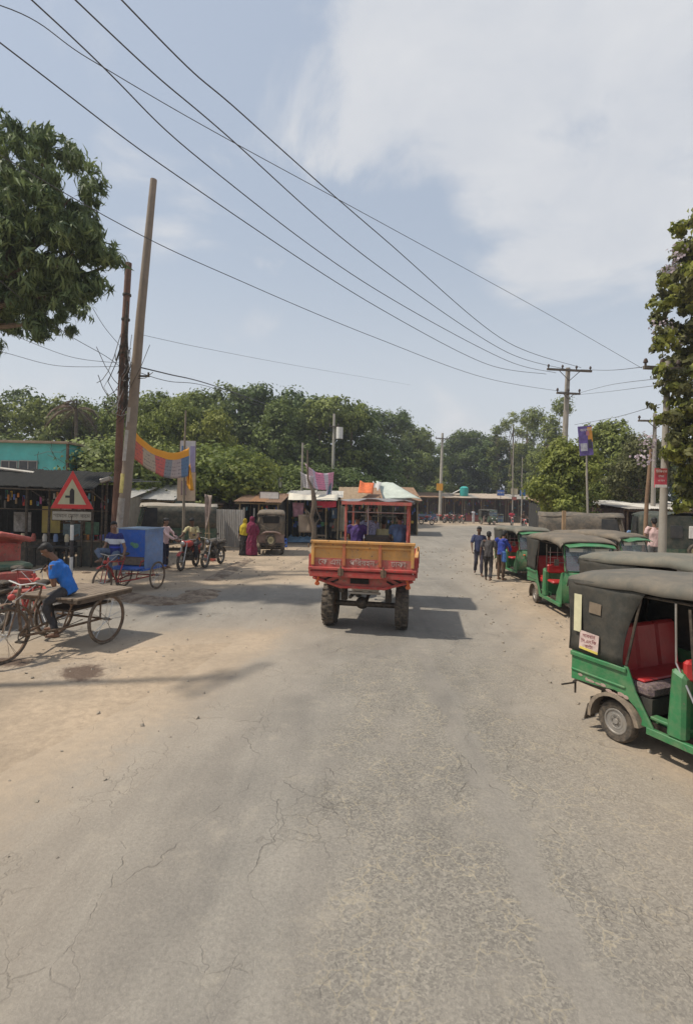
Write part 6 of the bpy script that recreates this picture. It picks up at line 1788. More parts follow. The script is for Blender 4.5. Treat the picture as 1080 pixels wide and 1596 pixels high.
wire('lower thin wire at the left edge above the palm', [(-60, 498, None, 12), (0, 514, None, 13.2), (110, 556, None, 15), (190, 566, None, 16.2)], .007, None)
wire('short steep wire left of the red-brown pole', [(145, 480, None, 15.5), (165, 512, None, 16), (193, 545, None, 16.6)], .008, None)
wire('thin wire from the crossarm pole to the flowering tree pole, upper', [(905, 576, None, 25.9), (950, 577, None, 21), (1002, 572, None, 14.2)], .010, None)
wire('thin wire from the crossarm pole to the flowering tree pole, lower', [(897, 614, None, 25.9), (950, 600, None, 21), (1026, 590, None, 14.2)], .008, None)
wire('slack wire between the crossarm pole and the slim pole', [(892, 616, None, 25.9), (950, 610, None, 22), (1028, 600, None, 14.2)], .007, None)
wire('long slack wire above the full green tree', [(895, 662, None, 26), (960, 650, None, 22), (1029, 630, None, 14.2)], .009, None)
wire('thin wire along the far wood towards the yellow sign pole', [(640, 668, None, 75), (690, 683, None, 66), (800, 680, None, 60), (885, 662, None, 26.1)], .018, None)

# ------------------------------------------------------------------ red truck with passengers
hx, hy = .155, .988
TR = G(568, 974); YTR = 0; cxy = ((G(510, 972) + G(628, 980)) / 2)
t = thing('farm_truck', 'red and yellow open farm truck driving away in the middle of the road', 'truck', (cxy.x + .02, cxy.y, 0), heading(hx, hy))
TIDX = t
for sg in (-1, 1): tyre_wheel(t, (0, sg * .71, .44), .44, .24, RUST, tread=True, rimr=.5)
for sg in (-1, 1): tyre_wheel(t, (3.1, sg * .55, .33), .33, .16, RUST)
BW = .945; zb, zt = 1.20, 1.73; xr, xf = -.80, 1.55
q = MB(); q.box(((xr + xf) / 2, 0, zb - .02), (xf - xr, BW * 2 - .06, .06)); q.build('bed_floor', FRED, t)
# tailgate: panel, horizontal rails, uprights, latches, lettering
mb = MB(); mb.box((xr, 0, (zb + zt) / 2 + .11), (.03, BW * 2, (zt - zb) - .22)); tg = mb.build('tailgate', YEL, t)
mb = MB(); mb.box((xr, 0, zb + .11), (.034, BW * 2, .22)); mb.build('tailgate_lower_panel', FRED, tg)
mb = MB(); mb.box((xr - .03, 0, zt - .01), (.09, BW * 2 + .03, .05)); mb.box((xr - .03, 0, zt - .10), (.05, BW * 2 - .02, .045)); mb.build('top_rail', YEL, tg, False, .008)
mb = MB(); mb.box((xr - .035, 0, zb + .03), (.09, BW * 2 + .09, .05)); mb.box((xr - .03, 0, zb - .075), (.07, BW * 2 + .05, .10)); mb.build('lower_rail', RED, tg, False, .008)
for y in (-BW + .03, -.33, .33, BW - .03):
    mb = MB(); mb.box((xr - .035, y, (zb + zt) / 2 + .04), (.05, .055, zt - zb - .1)); mb.build('upright', YEL if abs(y) > .5 else mat('ochre_red_mix', (.45, .12, .04), .6, 0, .3, 6, .2, .1), tg, False, .005)
for y in (-.40, .38):
    mb = MB(); mb.box((xr - .09, y, zb - .02), (.05, .10, .13)); mb.tube([(xr - .11, y, zb - .10), (xr - .11, y, zb + .10)], .016, 6); mb.build('latch', RUST, tg, False, .004)
LW = mat('sign_writer_white', (.48, .38, .34), .7, 0, .3, 14, .35, 0, chip=.06, chipc=(.40, .08, .07))
for s_, y, sz in (('\u09c7\u0995 \u098f\u09ae', .60, .15), ('\u09aa\u09bf\u09b0\u09ac\u09b9\u09a8', .0, .14), ('\u09a2\u09be\u0995\u09be', -.66, .14)):
    put('lettering', text_mesh(s_, sz, LW, .003), tg, (xr - .024, y, zb + .145), (PI / 2, 0, -PI / 2))
for sg in (-1, 1):
    mb = MB(); mb.box(((xr + xf) / 2, sg * BW, (zb + 1.44) / 2 - .02), (xf - xr, .03, 1.44 - zb + .04)); sb_ = mb.build('side_board', FRED if sg > 0 else RED, t)
    for k in range(4):
        mb = MB(); mb.box((xr + .06 + k * .75, sg * (BW + .035), (zb + 1.44) / 2 - .03), (.06, .05, 1.44 - zb + .12)); mb.build('stake', RED, sb_)
    mb = MB(); mb.box(((xr + xf) / 2 + .05, sg * (BW + .03), 1.46), (xf - xr - .1, .06, .04)); mb.build('top_rail', YEL, sb_)
    mb = MB(); mb.tube([(xr - .02, sg * (BW + .06), zb + .4), (xr - .02, sg * (BW + .06), zt - .05)], .012, 6); mb.build('chain', RUST, sb_)
mb = MB(); mb.box((xf, 0, (zb + 1.44) / 2), (.03, BW * 2, 1.44 - zb)); mb.build('headboard', FRED, t)
# tapered frame under the tail with slots
xz = xr + .10
zz = .885
mb = MB()
mb.prism([(-.92, zb - .13), (.92, zb - .13), (.92, zb - .20), (.40, zz), (-.42, zz), (-.90, zb - .19)], xz, xz + .03, 'yz'); uf = mb.build('tail_frame', FRED, t, False, .005)
mb = MB(); mb.box((xz - .015, .05, zb - .20), (.03, .34, .095)); mb.build('slot', mat('hollow_black', (.01, .009, .008), .9, 0, .1, 3, .05, 0), uf)
for sg in (-1, 1):
    for k in range(2):
        mb = MB(); mb.box((xz - .012, sg * (.55 + .12 * k) * 1.0, zb - .23 + .05 * k * 1.0), (.024, .22, .03), (-sg * .40, 0, 0)); mb.build('slot', mat('hollow_black', (.01, .009, .008), .9), uf)
    mb = MB(); mb.tube([(xz - .03, sg * .93, zb - .16), (xz - .03, sg * .38, zz - .01)], .028, 6); mb.build('brace', RED, uf)
    mb = MB(); mb.tube([(xz - .03, sg * .82, zb - .14), (xz - .03, sg * .86, zb - .30)], .03, 8); mb.ell((xz - .05, sg * .84, zb - .27), (.02, .05, .04), 10, 6); mb.build('tail_lamp', ORG, uf, True)
mb = MB(); mb.tube([(xz - .03, -.4, zz), (xz - .03, .4, zz)], .028, 6); mb.build('lower_bar', RED, uf)
# chassis, axle, springs, differential
mb = MB()
for sg in (-1, 1): mb.box((1.45, sg * .36, .98), (3.9, .09, .14)); mb.box((0, sg * .44, .82), (1.0, .07, .10)); mb.box((0, sg * .44, .74), (.7, .07, .05)); mb.box((0, sg * .44, .62), (.12, .12, .22))
mb.build('chassis', DARKM, t)
mb = MB(); mb.tube([(0, -.60, .44), (0, .60, .44)], .055, 10); mb.ell((0, .08, .46), (.11, .13, .12), 14, 10); mb.build('rear_axle', DARKM, t, True)
mb = MB(); mb.tube([(-.35, -.28, .80), (-.35, .24, .80)], .05, 10); mb.box((-.35, 0, .72), (.05, .62, .05)); mb.box((-.38, 0, .83), (.04, .56, .06)); mb.build('towbar', SILVER, t, False, .01)
mb = MB(); mb.box((2.4, 0, 1.0), (.9, .55, .55)); mb.tube([(2.2, .25, .7), (.4, .25, .62), (-.3, .28, .62)], .035, 8); mb.build('engine', DARKM, t)
mb = MB(); mb.tube([(.0, -.0, .5), (2.2, 0, .75)], .04, 8); mb.build('drive_shaft', DARKM, t)
# cab: four red posts, flat patched roof, cross bars, seats
cf, cb, ch_ = 3.0, 1.75, 2.45
for sg in (-1, 1):
    for x in (cb, cf):
        mb = MB(); mb.box((x, sg * .72, 1.72), (.055, .05, 1.44)); mb.build('cab_post', FRED, t, False, .006)
    mb = MB(); g0 = [[(cb - .02 + .5 * u, sg * (.75 + .03 * math.sin(5 * u + 7 * v_)), 1.3 + 1.1 * v_) for u in (0, .5, 1)] for v_ in (0, .25, .5, .75, 1)]
    if sg < 0: mb.sheet(g0, .006); mb.build('side_flap', mat('orange_red_flap', (.55, .09, .04), .7, 0, .3, 4, .1, .3), t, 'all')
rows = [[(cb - .12 + (cf - cb + .25) * i / 6, -.84 + 1.68 * j / 8, ch_ + .04 * math.sin(j * 1.7 + i) + .05 * (1 - (j / 4 - 1) ** 2)) for j in range(9)] for i in range(7)]
mb = MB(); mb.sheet(rows, .02); mb.build('cab_roof', mat('patched_grey_blue_sheet', (.20, .21, .23), .75, .1, .4, 3, .35, .3), t, 'all')
mb = MB(); mb.box((cb - .13, 0, ch_ - .02), (.035, 1.62, .075)); mb.build('roof_edge', FRED, t)
mb = MB(); mb.tube([(cb, -.7, 2.22), (cb, .7, 2.22)], .014, 6); mb.tube([(cb, .2, 1.7), (cb, .2, 2.42)], .014, 6); mb.tube([(cf, -.7, 2.1), (cf, .7, 2.1)], .02, 6); mb.build('cab_rail', SILVER, t)
mb = MB(); mb.box((2.15, 0, 1.28), (.42, 1.36, .12)); mb.build('bench', BLACK, t, False, .03)
mb = MB(); mb.box((1.92, -.02, 1.52), (.09, .58, .34)); mb.build('bench_back', TARPD, t, False, .04)
mb = MB(); g0 = [[(cb - .04 - .01 * math.sin(9 * u), .72 - .40 * u, 2.25 - .9 * v_ * (1 - .3 * u)) for u in (0, .33, .66, 1)] for v_ in (0, .5, 1)]; mb.sheet(g0, .006)
TM = Matrix.Translation(t.location) @ Matrix.Rotation(t.rotation_euler[2], 4, 'Z')
def on_truck(x, y, z=0): v = TM @ V((x, y, z)); return (v.x, v.y, v.z)
hd_ = t.rotation_euler[2]
def sp(**k): return seat_pose(0, 0, **k)
person('passenger in violet shirt at the left of the truck cab', on_truck(2.1, .50, 1.34), hd_, shift(seat_pose(0, 0, .1), (0, 0, 0)), C_PUR, C_CHAR, 'passengers of the red truck')
person('passenger with a pale pink headscarf and checked shirt in the truck cab', on_truck(2.45, .22, 1.42), hd_ + .3, seat_pose(0, 0, .15), mat('checked_cloth', (.30, .30, .42), .9, 0, .7, 30, .05, .2), C_GREY, 'passengers of the red truck', cap=C_PINK, face=(.6, .5, 0))
person('black-haired driver in cream shirt low in the middle of the truck cab', on_truck(2.5, -.10, 1.22), hd_, seat_pose(0, 0, .2), C_CRM, C_BRN, 'passengers of the red truck')
person('passenger in navy and light blue shirt at the right of the truck cab', on_truck(2.15, -.52, 1.36), hd_ + .2, seat_pose(0, 0, .05), mat('navy_sky_cloth', (.10, .17, .30), .9, 0, .5, 3, .05, .2), C_JEAN, 'passengers of the red truck')

# ------------------------------------------------------------------ auto-rickshaws parked in line on the right
GP = 'green auto-rickshaws parked along the right shoulder'
n1 = V((.42, -.907, 0)); l1 = V((.907, .42, 0))
wp = G(962, 1155)
c1 = wp + l1 * .55
AR = auto_rickshaw('nearest green auto-rickshaw with grey hood and red seats, cut by the right edge', (c1.x, c1.y, 0), heading(n1.x, n1.y), GP, near=True)
# stickers, scrapes and mirror only on this one
for sgn in (-1,):
    for (x, z, w_, h_, m_) in ((-.455, 1.28, .10, .42, mat('sticker_cream', (.60, .56, .36), .7, 0, .12, 8, .1, .05)), (-.30, .985, .245, .205, mat('sticker_pinkish', (.55, .42, .38), .6, 0, .25, 22, .1, 0)), (-.23, 1.37, .15, .12, mat('sticker_faded', (.17, .13, .09), .8, 0, .2, 9, .1, .05))):
        q = MB(); q.box((x, sgn * .655, z), (w_, .004, h_), (0, .06 if h_ < .3 else 0, 0)); q.build('sticker', m_, AR)
    q = MB(); q.box((-.30, sgn * .659, .895), (.235, .003, .025), (0, .06, 0)); q.build('sticker_stripe', mat('sticker_yellow', (.62, .50, .10), .7, 0, .1, 8, .1, 0), AR)
    for k, (txt, sz, zz_) in enumerate((('\u09b8\u09be\u09ac\u09a7\u09be\u09a8', .055, 1.045), ('\u09bf\u09b8.\u098f\u09a8.\u09bf\u099c', .05, .985), ('\u0985\u09c7\u099f\u09be', .05, .93))):
        put('lettering', text_mesh(txt, sz, mat('sticker_ink', (.22, .05, .06), .7, 0, .1, 8, .05, 0), .0006), AR, (-.30, sgn * .659, zz_), (PI / 2, -.06, 0))
    q = MB()
    r_ = random.Random(3)
    for k in range(9):
        x, z = -.42 + .07 * k + r_.uniform(-.02, .02), .575 + .0 * k + r_.uniform(-.015, .02) - .008 * k
        q.ell((x, sgn * .6225, z), (r_.uniform(.02, .05), .002, r_.uniform(.010, .022)), 8, 4)
    q.build('chipped_paint', mat('bare_primer', (.36, .26, .22), .85, 0, .25, 20, .3, .2), AR)['kind'] = 'stuff'
q = MB(); q.tube([(.80, -.60, .70), (.62, -.585, 1.02), (.60, -.58, 1.58)], .011, 6); q.build('door_rail', CHROME, AR)
def roof_sag(): pass
A2 = auto_rickshaw('second green auto-rickshaw, mostly its grey hood showing behind the nearest', (4.66, 8.15, 0), heading(.5, -.87), GP)
A3 = dup(A2, (5.42, 13.0, 0), heading(-.03, -1), 'green auto-rickshaw facing the road with open side and red seats, third in line')
A4 = dup(A2, (6.1, 18.4, 0), heading(.04, -1), 'green auto-rickshaw at the far end of the line with people at its side', .96)
A5 = dup(A2, (6.95, 15.2, 0), heading(.45, -.9), 'grey-hooded auto-rickshaw behind the third one, green visor to the right')
TARP_B = mat('brownish_tarpaulin', (.115, .10, .078), .8, 0, .15, 1.1, .4, .3, 6); TARP_C = mat('pale_olive_tarpaulin', (.12, .122, .10), .8, 0, .12, 1.7, .3, .25, 7)
GREEN_B = mat('worn_green_paint', (.02, .15, .06), .55, 0, .22, 2.2, .4, .1, 30, .4, 0, chip=.04, chipc=(.16, .13, .10)); r_ = random.Random(71)
for R_, hm in ((A3, TARP_B), (A4, TARP_C), (A5, TARP_B), (A2, TARP_C)):
    for o_ in R_.children:
        n_ = o_.name.split('.')[0]
        if n_ == 'hood_roof':
            o_.data = o_.data.copy(); o_.data.materials[0] = hm; ph_ = r_.uniform(0, 6)
            for v in o_.data.vertices: v.co.z += .022 * math.sin(3.1 * v.co.x + ph_) * (1 - (v.co.y / .7) ** 2) - .012 * math.cos(6 * v.co.x + 2 * ph_)
        elif n_ in ('side_panel', 'front_cowl') and R_ in (A4, A5, A2): o_.data = o_.data.copy(); o_.data.materials[0] = GREEN_B
q = MB(); q.box((0, 0, 0), (.10, .03, 1.0)); o = q.build('wooden_plank', WOODL, None, False, .005); o.location = W(909, 884, 9.0); o.rotation_euler = (0, rad(9), 0); tag(o, 'pale wooden plank standing between the second and third green rickshaw', 'plank')
o.location.z = .98; 
q = MB(); q.box((0, 0, .75), (.12, .05, 1.9)); q.tube([(0, 0, 0), (0, 0, .2)], .06, 6); o = q.build('wooden_post', WOODL, None); o.location = (X(879, 17.0), 17.0, 0.35); tag(o, 'pale wooden post in front of the dark hauler', 'post')
o.scale = (1, 1, 1.15)

# brown rickshaw seen from behind, with spare wheel
DUSTP = mat('dusty_mauve_paint', (.20, .13, .12), .75, 0, .25, 4, .45, .1); TARPB = mat('brown_tarpaulin', (.10, .085, .065), .85, 0, .2, 2.5, .45, .5, 9)
B1 = auto_rickshaw('dusty brown auto-rickshaw seen from behind with a spare wheel on its tail', (X(424, 22.9), 22.9, 0), heading(-.13, 1), None, DUSTP, TARPB, TARPB, BLACK, 1.02)
B1.scale = (1.0, .93, 1.10)
q = MB(); q.prism([(-.36, 1.28), (.36, 1.28), (.40, 1.52), (.30, 1.56), (-.30, 1.56), (-.40, 1.52)], -.635, -.622, 'yz'); q.build('rear_window', mat('hollow_black', (.01, .009, .008), .9), B1)
wo = tyre_wheel(B1, (-.70, 0, .62), .235, .12, mat('cream_rim', (.42, .38, .22), .6, 0, .2, 5, .3, .05)); wo.rotation_euler = (0, 0, PI / 2)
q = MB(); q.tube([(-.66, -.45, .86), (-.72, -.2, .94), (-.72, .2, .94), (-.66, .45, .86)], .04, 8); q.build('tail_hood', DUSTP, B1, True)
mb = MB()
for k in range(5): mb.tube([(-.62, -.5 + .05 * k, 1.25 - .05 * k), (-.635, -.1, 1.08 - .05 * k), (-.635, .1, 1.06 - .04 * k), (-.62, .5 - .05 * k, 1.22 - .05 * k)], .012, 5)
mb.build('curtain_fold', TARPB, B1, 'all')

# ------------------------------------------------------------------ human haulers: long canvas-topped three/four wheelers
def hauler(label, loc, rz, paint, canvas, group=None, L_=3.1, H_=2.2, spare=False, win=True, side_m=None):
    t = thing('hauler', label, 'hauler', loc, rz, group)
    for x in (0, L_ - .9):
        for sg in (-1, 1): tyre_wheel(t, (x, sg * .62, .27), .27, .15, SILVER)
    HW = .76
    q = MB(); q.box((L_ / 2 - .6, 0, .52), (L_, HW * 2 - .1, .16)); q.build('chassis', DARKM, t)
    for sg in (-1, 1):
        q = MB(); q.prism([(-.75, .50), (L_ - .80, .50), (L_ - .80, 1.02), (-.75, 1.02)], sg * HW - .02, sg * HW + .02); q.box((L_ / 2 - .9, sg * (HW + .03), 1.0), (L_ - .5, .03, .05)); q.build('side_panel', paint, t, False, .01)
        zz_ = lambda u, v_: (1.02 + (H_ - 1.14) * v_)
        g0 = [[(-.76 + (L_ - .26 - .2 * v_) * u, sg * (HW + .015 * math.sin(8 * u + 3 * v_)), zz_(u, v_)) for u in [k / 8 for k in range(9)]] for v_ in (0, .33, .66, 1)]
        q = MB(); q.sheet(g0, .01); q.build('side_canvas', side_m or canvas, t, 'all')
        if win:
            q = MB(); q.prism([(L_ - 1.66, 1.10), (L_ - .98, 1.10), (L_ - 1.16, H_ - .2), (L_ - 1.66, H_ - .2)], sg * (HW + .02), sg * (HW + .03)); q.build('side_window', mat('dark_glass', (.03, .035, .04), .15), t)
        q = MB(); q.tube([(L_ - .78, sg * .72, 1.0), (L_ - 1.02, sg * .70, H_ - .1)], .03, 6); q.build('screen_post', paint, t)
        q = MB(); q.tube([(L_ - .55, sg * .5, .8), (L_ - .50, sg * .5, .8)], .09, 14); q.build('headlight', CHROME, t, True)
    rows = [[(x, HW * (k / 6 - 1) * 1.0, H_ - .16 + .16 * (1 - abs(k / 6 - 1) ** 2.6) + .02 * math.sin(4 * x)) for k in range(13)] for x in [-.8 + (L_ - .1) * i / 10 for i in range(11)]]
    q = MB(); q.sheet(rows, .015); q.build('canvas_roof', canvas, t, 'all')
    q = MB(); q.box((-.76, 0, .76), (.04, HW * 2, .52)); q.build('tail_panel', paint, t, False, .01)
    if spare:
        w_ = tyre_wheel(t, (-.86, -.30, .95), .27, .14, mat('cream_rim', (.42, .38, .22), .6)); w_.rotation_euler = (0, 0, PI / 2)
        for y in (-.30, .30):
            q = MB(); q.box((-.79, y, 1.62), (.02, .40, .44)); q.build('rear_window', WHITE if y < 0 else mat('dark_glass', (.03, .035, .04), .15), t, False, .01)
        q = MB(); q.prism([(-HW, 1.02), (HW, 1.02), (HW, H_ - .1), (-HW, H_ - .1)], -.78, -.76, 'yz'); q.build('rear_canvas', canvas, t)
        q = MB(); q.box((-.9, 0, .45), (.10, 1.4, .10)); q.build('bumper', paint, t, False, .01)
    q = MB(); rows = [[(L_ - .78 + .25 * (1 - abs(k / 3 - 1) ** 2), HW * (k / 3 - 1), z) for k in range(7)] for z in (.42, .7, 1.0)]; q.sheet(rows, -.02); q.build('nose', paint, t, True)
    q = MB(); q.sheet([[(L_ - .76, -.66, 1.02), (L_ - .72, 0, 1.02), (L_ - .76, .66, 1.02)], [(L_ - 1.02, -.64, H_ - .16), (L_ - .98, 0, H_ - .14), (L_ - 1.02, .64, H_ - .16)]], .006); q.build('windscreen', glass(), t)
    q = MB(); q.box((.2, 0, .80), (1.4, 1.2, .06)); q.build('bench', BLACK, t)
    return t
hauler('dark grey canvas-covered hauler behind the green rickshaws', (X(872, 20.4), 20.4, 0), heading(.93, -.37), mat('grey_black_paint', (.06, .06, .055), .6, 0, .2, 4, .35, .05), mat('charcoal_canvas', (.065, .062, .055), .85, 0, .25, 2.5, .4, .5, 9))
hauler('dark green jeep-like hauler with a cream spare wheel at the right edge', (X(1075, 18.2), 19.0, 0), heading(.15, 1), DGREEN, mat('green_black_canvas', (.02, .035, .03), .8, 0, .2, 2.5, .2, .3, 9), None, 3.0, 2.3, True)
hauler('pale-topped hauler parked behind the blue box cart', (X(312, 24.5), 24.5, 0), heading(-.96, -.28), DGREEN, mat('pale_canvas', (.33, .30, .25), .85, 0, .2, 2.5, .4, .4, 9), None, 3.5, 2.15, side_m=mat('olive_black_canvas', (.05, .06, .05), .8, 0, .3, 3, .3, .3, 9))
hauler('silver-roofed van body behind the small roadside tree', (X(922, 30), 30, 0), heading(.95, -.3), RED, mat('silver_canvas', (.45, .44, .41), .5, .2, .15, 2.5, .3, .1), None, 2.6, 2.6)
B2 = dup(B1, (X(757, 60), 60, 0), heading(.25, -1), 'dark green auto-rickshaw approaching far off on the road', 1.0)
for o_ in B2.children:
    if o_.name.startswith(('hood_roof', 'side_curtain', 'back_curtain')): o_.data = o_.data.copy(); o_.data.materials[0] = TARPD
    if o_.name.startswith(('side_panel', 'front_cowl', 'leg_shield', 'visor')): o_.data = o_.data.copy(); o_.data.materials[0] = DGREEN

# ------------------------------------------------------------------ flat rickshaw van with its driver, and the blue box cart
hv = V((-.30, -.954, 0)).normalized()
VA = van_rickshaw('flat wooden rickshaw van with rusty frame at the left edge', (-4.50, 8.78, 0), heading(hv.x, hv.y), 'flat', 1.11, None, None, 1.24)
PA = seat_pose(0, 1.06, .42, (.36, .13), (.20, .10, -.66), ((.34, .05, 1.46), (.34, -.05, 1.44)), 0, .05)
for s_, sg in (('L', 1), ('R', -1)): PA['el' + s_] = V((.20, sg * .17, 1.22)); PA['kn' + s_].z = .92
PA['knR'] = V((.40, -.13, .96)); PA['anR'] = V((.26, -.12, .48)); PA['anL'] = V((.16, .12, .42))
VD = person('driver in bright blue shirt sitting hunched over a phone on the flat rickshaw van', (-4.42, 8.28, -.10), heading(-.97, -.25), PA, C_BLUE, C_CHAR, None, .0095, .62, 'short', .93, (.8, 0, -.6), 0, None, True, .9)
q = MB(); q.box((0, 0, 0), (.012, .075, .155)); o = q.build('mobile_phone', BLACK, None, False, .004); vm = Matrix.Rotation(heading(-.97, -.25), 4, 'Z') @ V((.425, 0, 1.50)); o.location = V((-4.42, 8.28, -.10)) + vm * .93; o.rotation_euler = (0, -.5, heading(-.97, -.25)); tag(o, 'dark phone held by the driver in bright blue', 'phone')
# red-hooded cycle rickshaw at the left edge
CR = van_rickshaw('cycle rickshaw with folded faded red hood at the left edge', (-6.75, 10.1, 0), heading(.80, -.60), 'none', 1.1, RED)
q = MB()
for k in range(7):
    a = rad(20 + k * 13); q.tube([(-.1 - .62 * math.cos(a), -.48, .95 + .45 * math.sin(a)), (-.1 - .70 * math.cos(a), 0, 1.02 + .50 * math.sin(a)), (-.1 - .62 * math.cos(a), .48, .95 + .45 * math.sin(a))], .05, 7)
q.build('folded_hood', mat('faded_pinkish_red_cloth', (.45, .10, .08), .85, 0, .35, 5, .2, .4), CR, 'all')
q = MB(); q.box((-.1, 0, .92), (.62, .92, .14)); q.build('seat', DGREEN, CR, False, .05)
q = MB(); q.box((-.40, 0, 1.12), (.12, .9, .40)); q.build('backrest', FRED, CR, False, .04)
q = MB(); q.box((-.05, 0, .74), (.78, .86, .26)); q.box((.45, 0, .55), (.35, .8, .04)); q.build('seat_box', FRED, CR, False, .02)
MC0 = motorcycle('dark motorcycle parked beside the cycle rickshaw at the left edge', (-6.25, 9.3, 0), heading(-.9, .35), BLACK)

hc = V((-.2, -.98, 0)).normalized()
CB = van_rickshaw('red-framed rickshaw cart carrying a big blue box', (-5.50, 13.85, 0), heading(hc.x, hc.y), 'none', 1.0, RED)
q = MB(); bx = .42; by = .38; z0_, z1_ = .56, 1.60
q.box((0, by, (z0_ + z1_) / 2), (bx * 2, .03, z1_ - z0_)); q.box((0, by + .018, z1_ - .03), (bx * 2 + .02, .02, .05)); q.box((0, by + .018, z0_ + .03), (bx * 2 + .02, .02, .05)); bo = q.build('box_side', PBLUE, CB, False, .004)
q = MB(); q.box((0, -by, (z0_ + z1_) / 2), (bx * 2, .03, z1_ - z0_)); q.build('box_side', BLUE, CB)
q = MB(); q.box((0, 0, z1_ + .01), (bx * 2 + .06, by * 2 + .08, .03)); q.build('box_lid', mat('dusty_pale_blue', (.20, .30, .42), .75, 0, .2, 4, .35, .1), CB, False, .004)
q = MB(); q.box((-bx, 0, (z0_ + z1_) / 2), (.03, by * 2, z1_ - z0_)); q.build('box_back', BLUE, CB)
q = MB(); q.box((bx, 0, z0_ + .68), (.03, by * 2, z1_ - z0_ - .33)); q.build('box_front', BLUE, CB, False, .004)
q = MB(); q.box((bx - .02, 0, z0_ + .22), (.02, by * 2 - .06, .22)); q.build('hatch', WOOD, CB)
q = MB(); q.box((bx + .16, 0, z0_ + .06), (.42, by * 2, .05)); q.box((.02, 0, z0_ + .0), (1.1, .9, .04)); q.build('shelf', BLUE, CB, False, .004)
q = MB(); q.ell((bx + .018, .12, z0_ + .62), (.003, .10, .07), 10, 5); q.ell((bx + .018, .02, z0_ + .66), (.003, .06, .05), 10, 5); q.build('painted_emblem', mat('leaf_green_emblem', (.12, .30, .18), .7, 0, .3, 12, .1, 0), CB)
STR_Z0, STR_Z1 = 1.30, 1.42
PB_ = seat_pose(.02, .96, .05, (.34, .2), (.30, .14, -.5), ((.10, .34, 1.02), (.26, -.20, 1.10)))
PB_['knR'] = V((.40, -.24, 1.12)); PB_['anR'] = V((.46, -.02, .92)); PB_['knL'] = V((.36, .14, .86)); PB_['anL'] = V((.30, .14, .42))
STR_Z0, STR_Z1 = 1.26, 1.40
cp = V((-5.66, 13.95, 0)) + hc * .86 + V((0, 0, 0))
person('youth in navy and white striped shirt sitting before the blue box', (cp.x - .02, cp.y, -.02), heading(hc.x - .12, hc.y), PB_, striped_mat(), C_JEAN, None, .011, .6, 'short', 1.0, (.7, .7, .05), 0, None, True)

# ------------------------------------------------------------------ motorcycles and riders
mp_ = G(288, 889)
M1 = motorcycle('motorcycle with red tank and rider behind the blue box cart', (mp_.x + .05, mp_.y + 1.1, 0), heading(-.10, -1), RED)
person('rider in pale yellow shirt on the motorcycle behind the blue box', (mp_.x + .05, mp_.y + 1.1, 0), heading(-.10, -1), ride_pose(), C_CRM, C_CHAR, None)
PP = posed(wrR=(.52, -.22, 1.02), elR=(.25, -.27, 1.16), wrL=(.45, .1, 1.0), elL=(.2, .25, 1.14))
person('man in pale pink shirt reaching toward the motorcycle rider', (X(259, 17.6), 17.6, 0), heading(.9, -.2), PP, C_PINK, C_NAVY, None, sleeve=1.9)
motorcycle('dark motorcycle hidden behind the red-tanked one', (mp_.x + .75, mp_.y + 1.9, 0), heading(-.2, -1), BLACK)

# ------------------------------------------------------------------ people on foot
def robe(label, loc, rz, m, m2, h=1.62, group=None, headcloth=None):
    P = walk_pose(.3, .2)
    t = person(label, loc, rz, P, m, m, group, .016, robe=True, hair=None, shoes=True)
    t.scale = (h / 1.70,) * 3
    q = MB(); q.tube([(0, 0, .03), (0, 0, .45), (0, 0, .9), (0, 0, 1.2), (-.01, 0, 1.40), (-.01, 0, 1.46)], [(.25, .23), (.23, .20), (.215, .17), (.21, .16), (.19, .12), (.08, .08)], 20)
    for sg in (-1, 1): q.tube([(0, sg * .17, 1.38), (.0, sg * .25, 1.12), (.10, sg * .21, .92)], [.08, .075, .07], 10)
    put('robe', folds(remeshed(q, 'robe', m2, .018, 2), .03, len(label)), t)
    q = MB(); q.ell((-.012, 0, 1.62), (.112, .096, .125), 14, 10); q.tube([(-.02, 0, 1.58), (-.03, 0, 1.49), (-.03, 0, 1.41), (-.04, 0, 1.33), (-.05, 0, 1.15), (-.07, .03, .95)], [(.085, .09), (.095, .09), (.19, .12), (.225, .145), (.235, .155), (.20, .12)], 16)
    put('headscarf', folds(remeshed(q, 'headscarf', headcloth or m, .018, 2), .022, len(label)), t)
    return t
wv_ = G(392, 866); robe('woman in a long maroon robe and headscarf walking beside the brown rickshaw', (wv_.x, wv_.y, 0), rad(80), C_MAR, C_MAR, 1.66)
wv_ = G(380, 866); robe('woman with yellow shawl over a dark robe left of the maroon one', (wv_.x, wv_.y + .15, 0), rad(80), C_YEL, C_BLK, 1.56, headcloth=C_YEL)
wa = G(745, 897); person('young man in navy shirt walking along the right road edge, farther of two', (wa.x, wa.y, 0), rad(-100), walk_pose(1.15, 1.3), mat('navy_blue_shirt_cloth', (.03, .04, .10), .9, 0, .3, 5, .06, .3), mat('navy_trousers_cloth', (.03, .03, .05), .9, 0, .1, 5, .1, .2), None, .012, .9, 'short', .97)
wb = G(760, 906); person('young man in charcoal shirt seen from behind beside the line of rickshaws', (wb.x, wb.y, 0), rad(70), walk_pose(1.0, .5), mat('washed_grey_shirt_cloth', (.065, .06, .062), .9, 0, .4, 9, .08, .3), mat('black_trousers_cloth', (.02, .02, .024), .9, 0, .1, 5, .1, .2), None, .012, .85, 'short', .92)
wc = G(776, 905); PC = posed(chest=(.06, 0, 1.25), neck=(.10, 0, 1.43), head=(.15, 0, 1.56), wrL=(.35, .15, 1.15), wrR=(.32, -.12, .95), elR=(.16, -.24, 1.12))
person('person in royal blue with brown trousers standing at the side of the far rickshaw', (wc.x + .12, wc.y + .15, 0), rad(30), PC, C_ROY, C_BRN, None, .013, 1.6, 'short', .95)
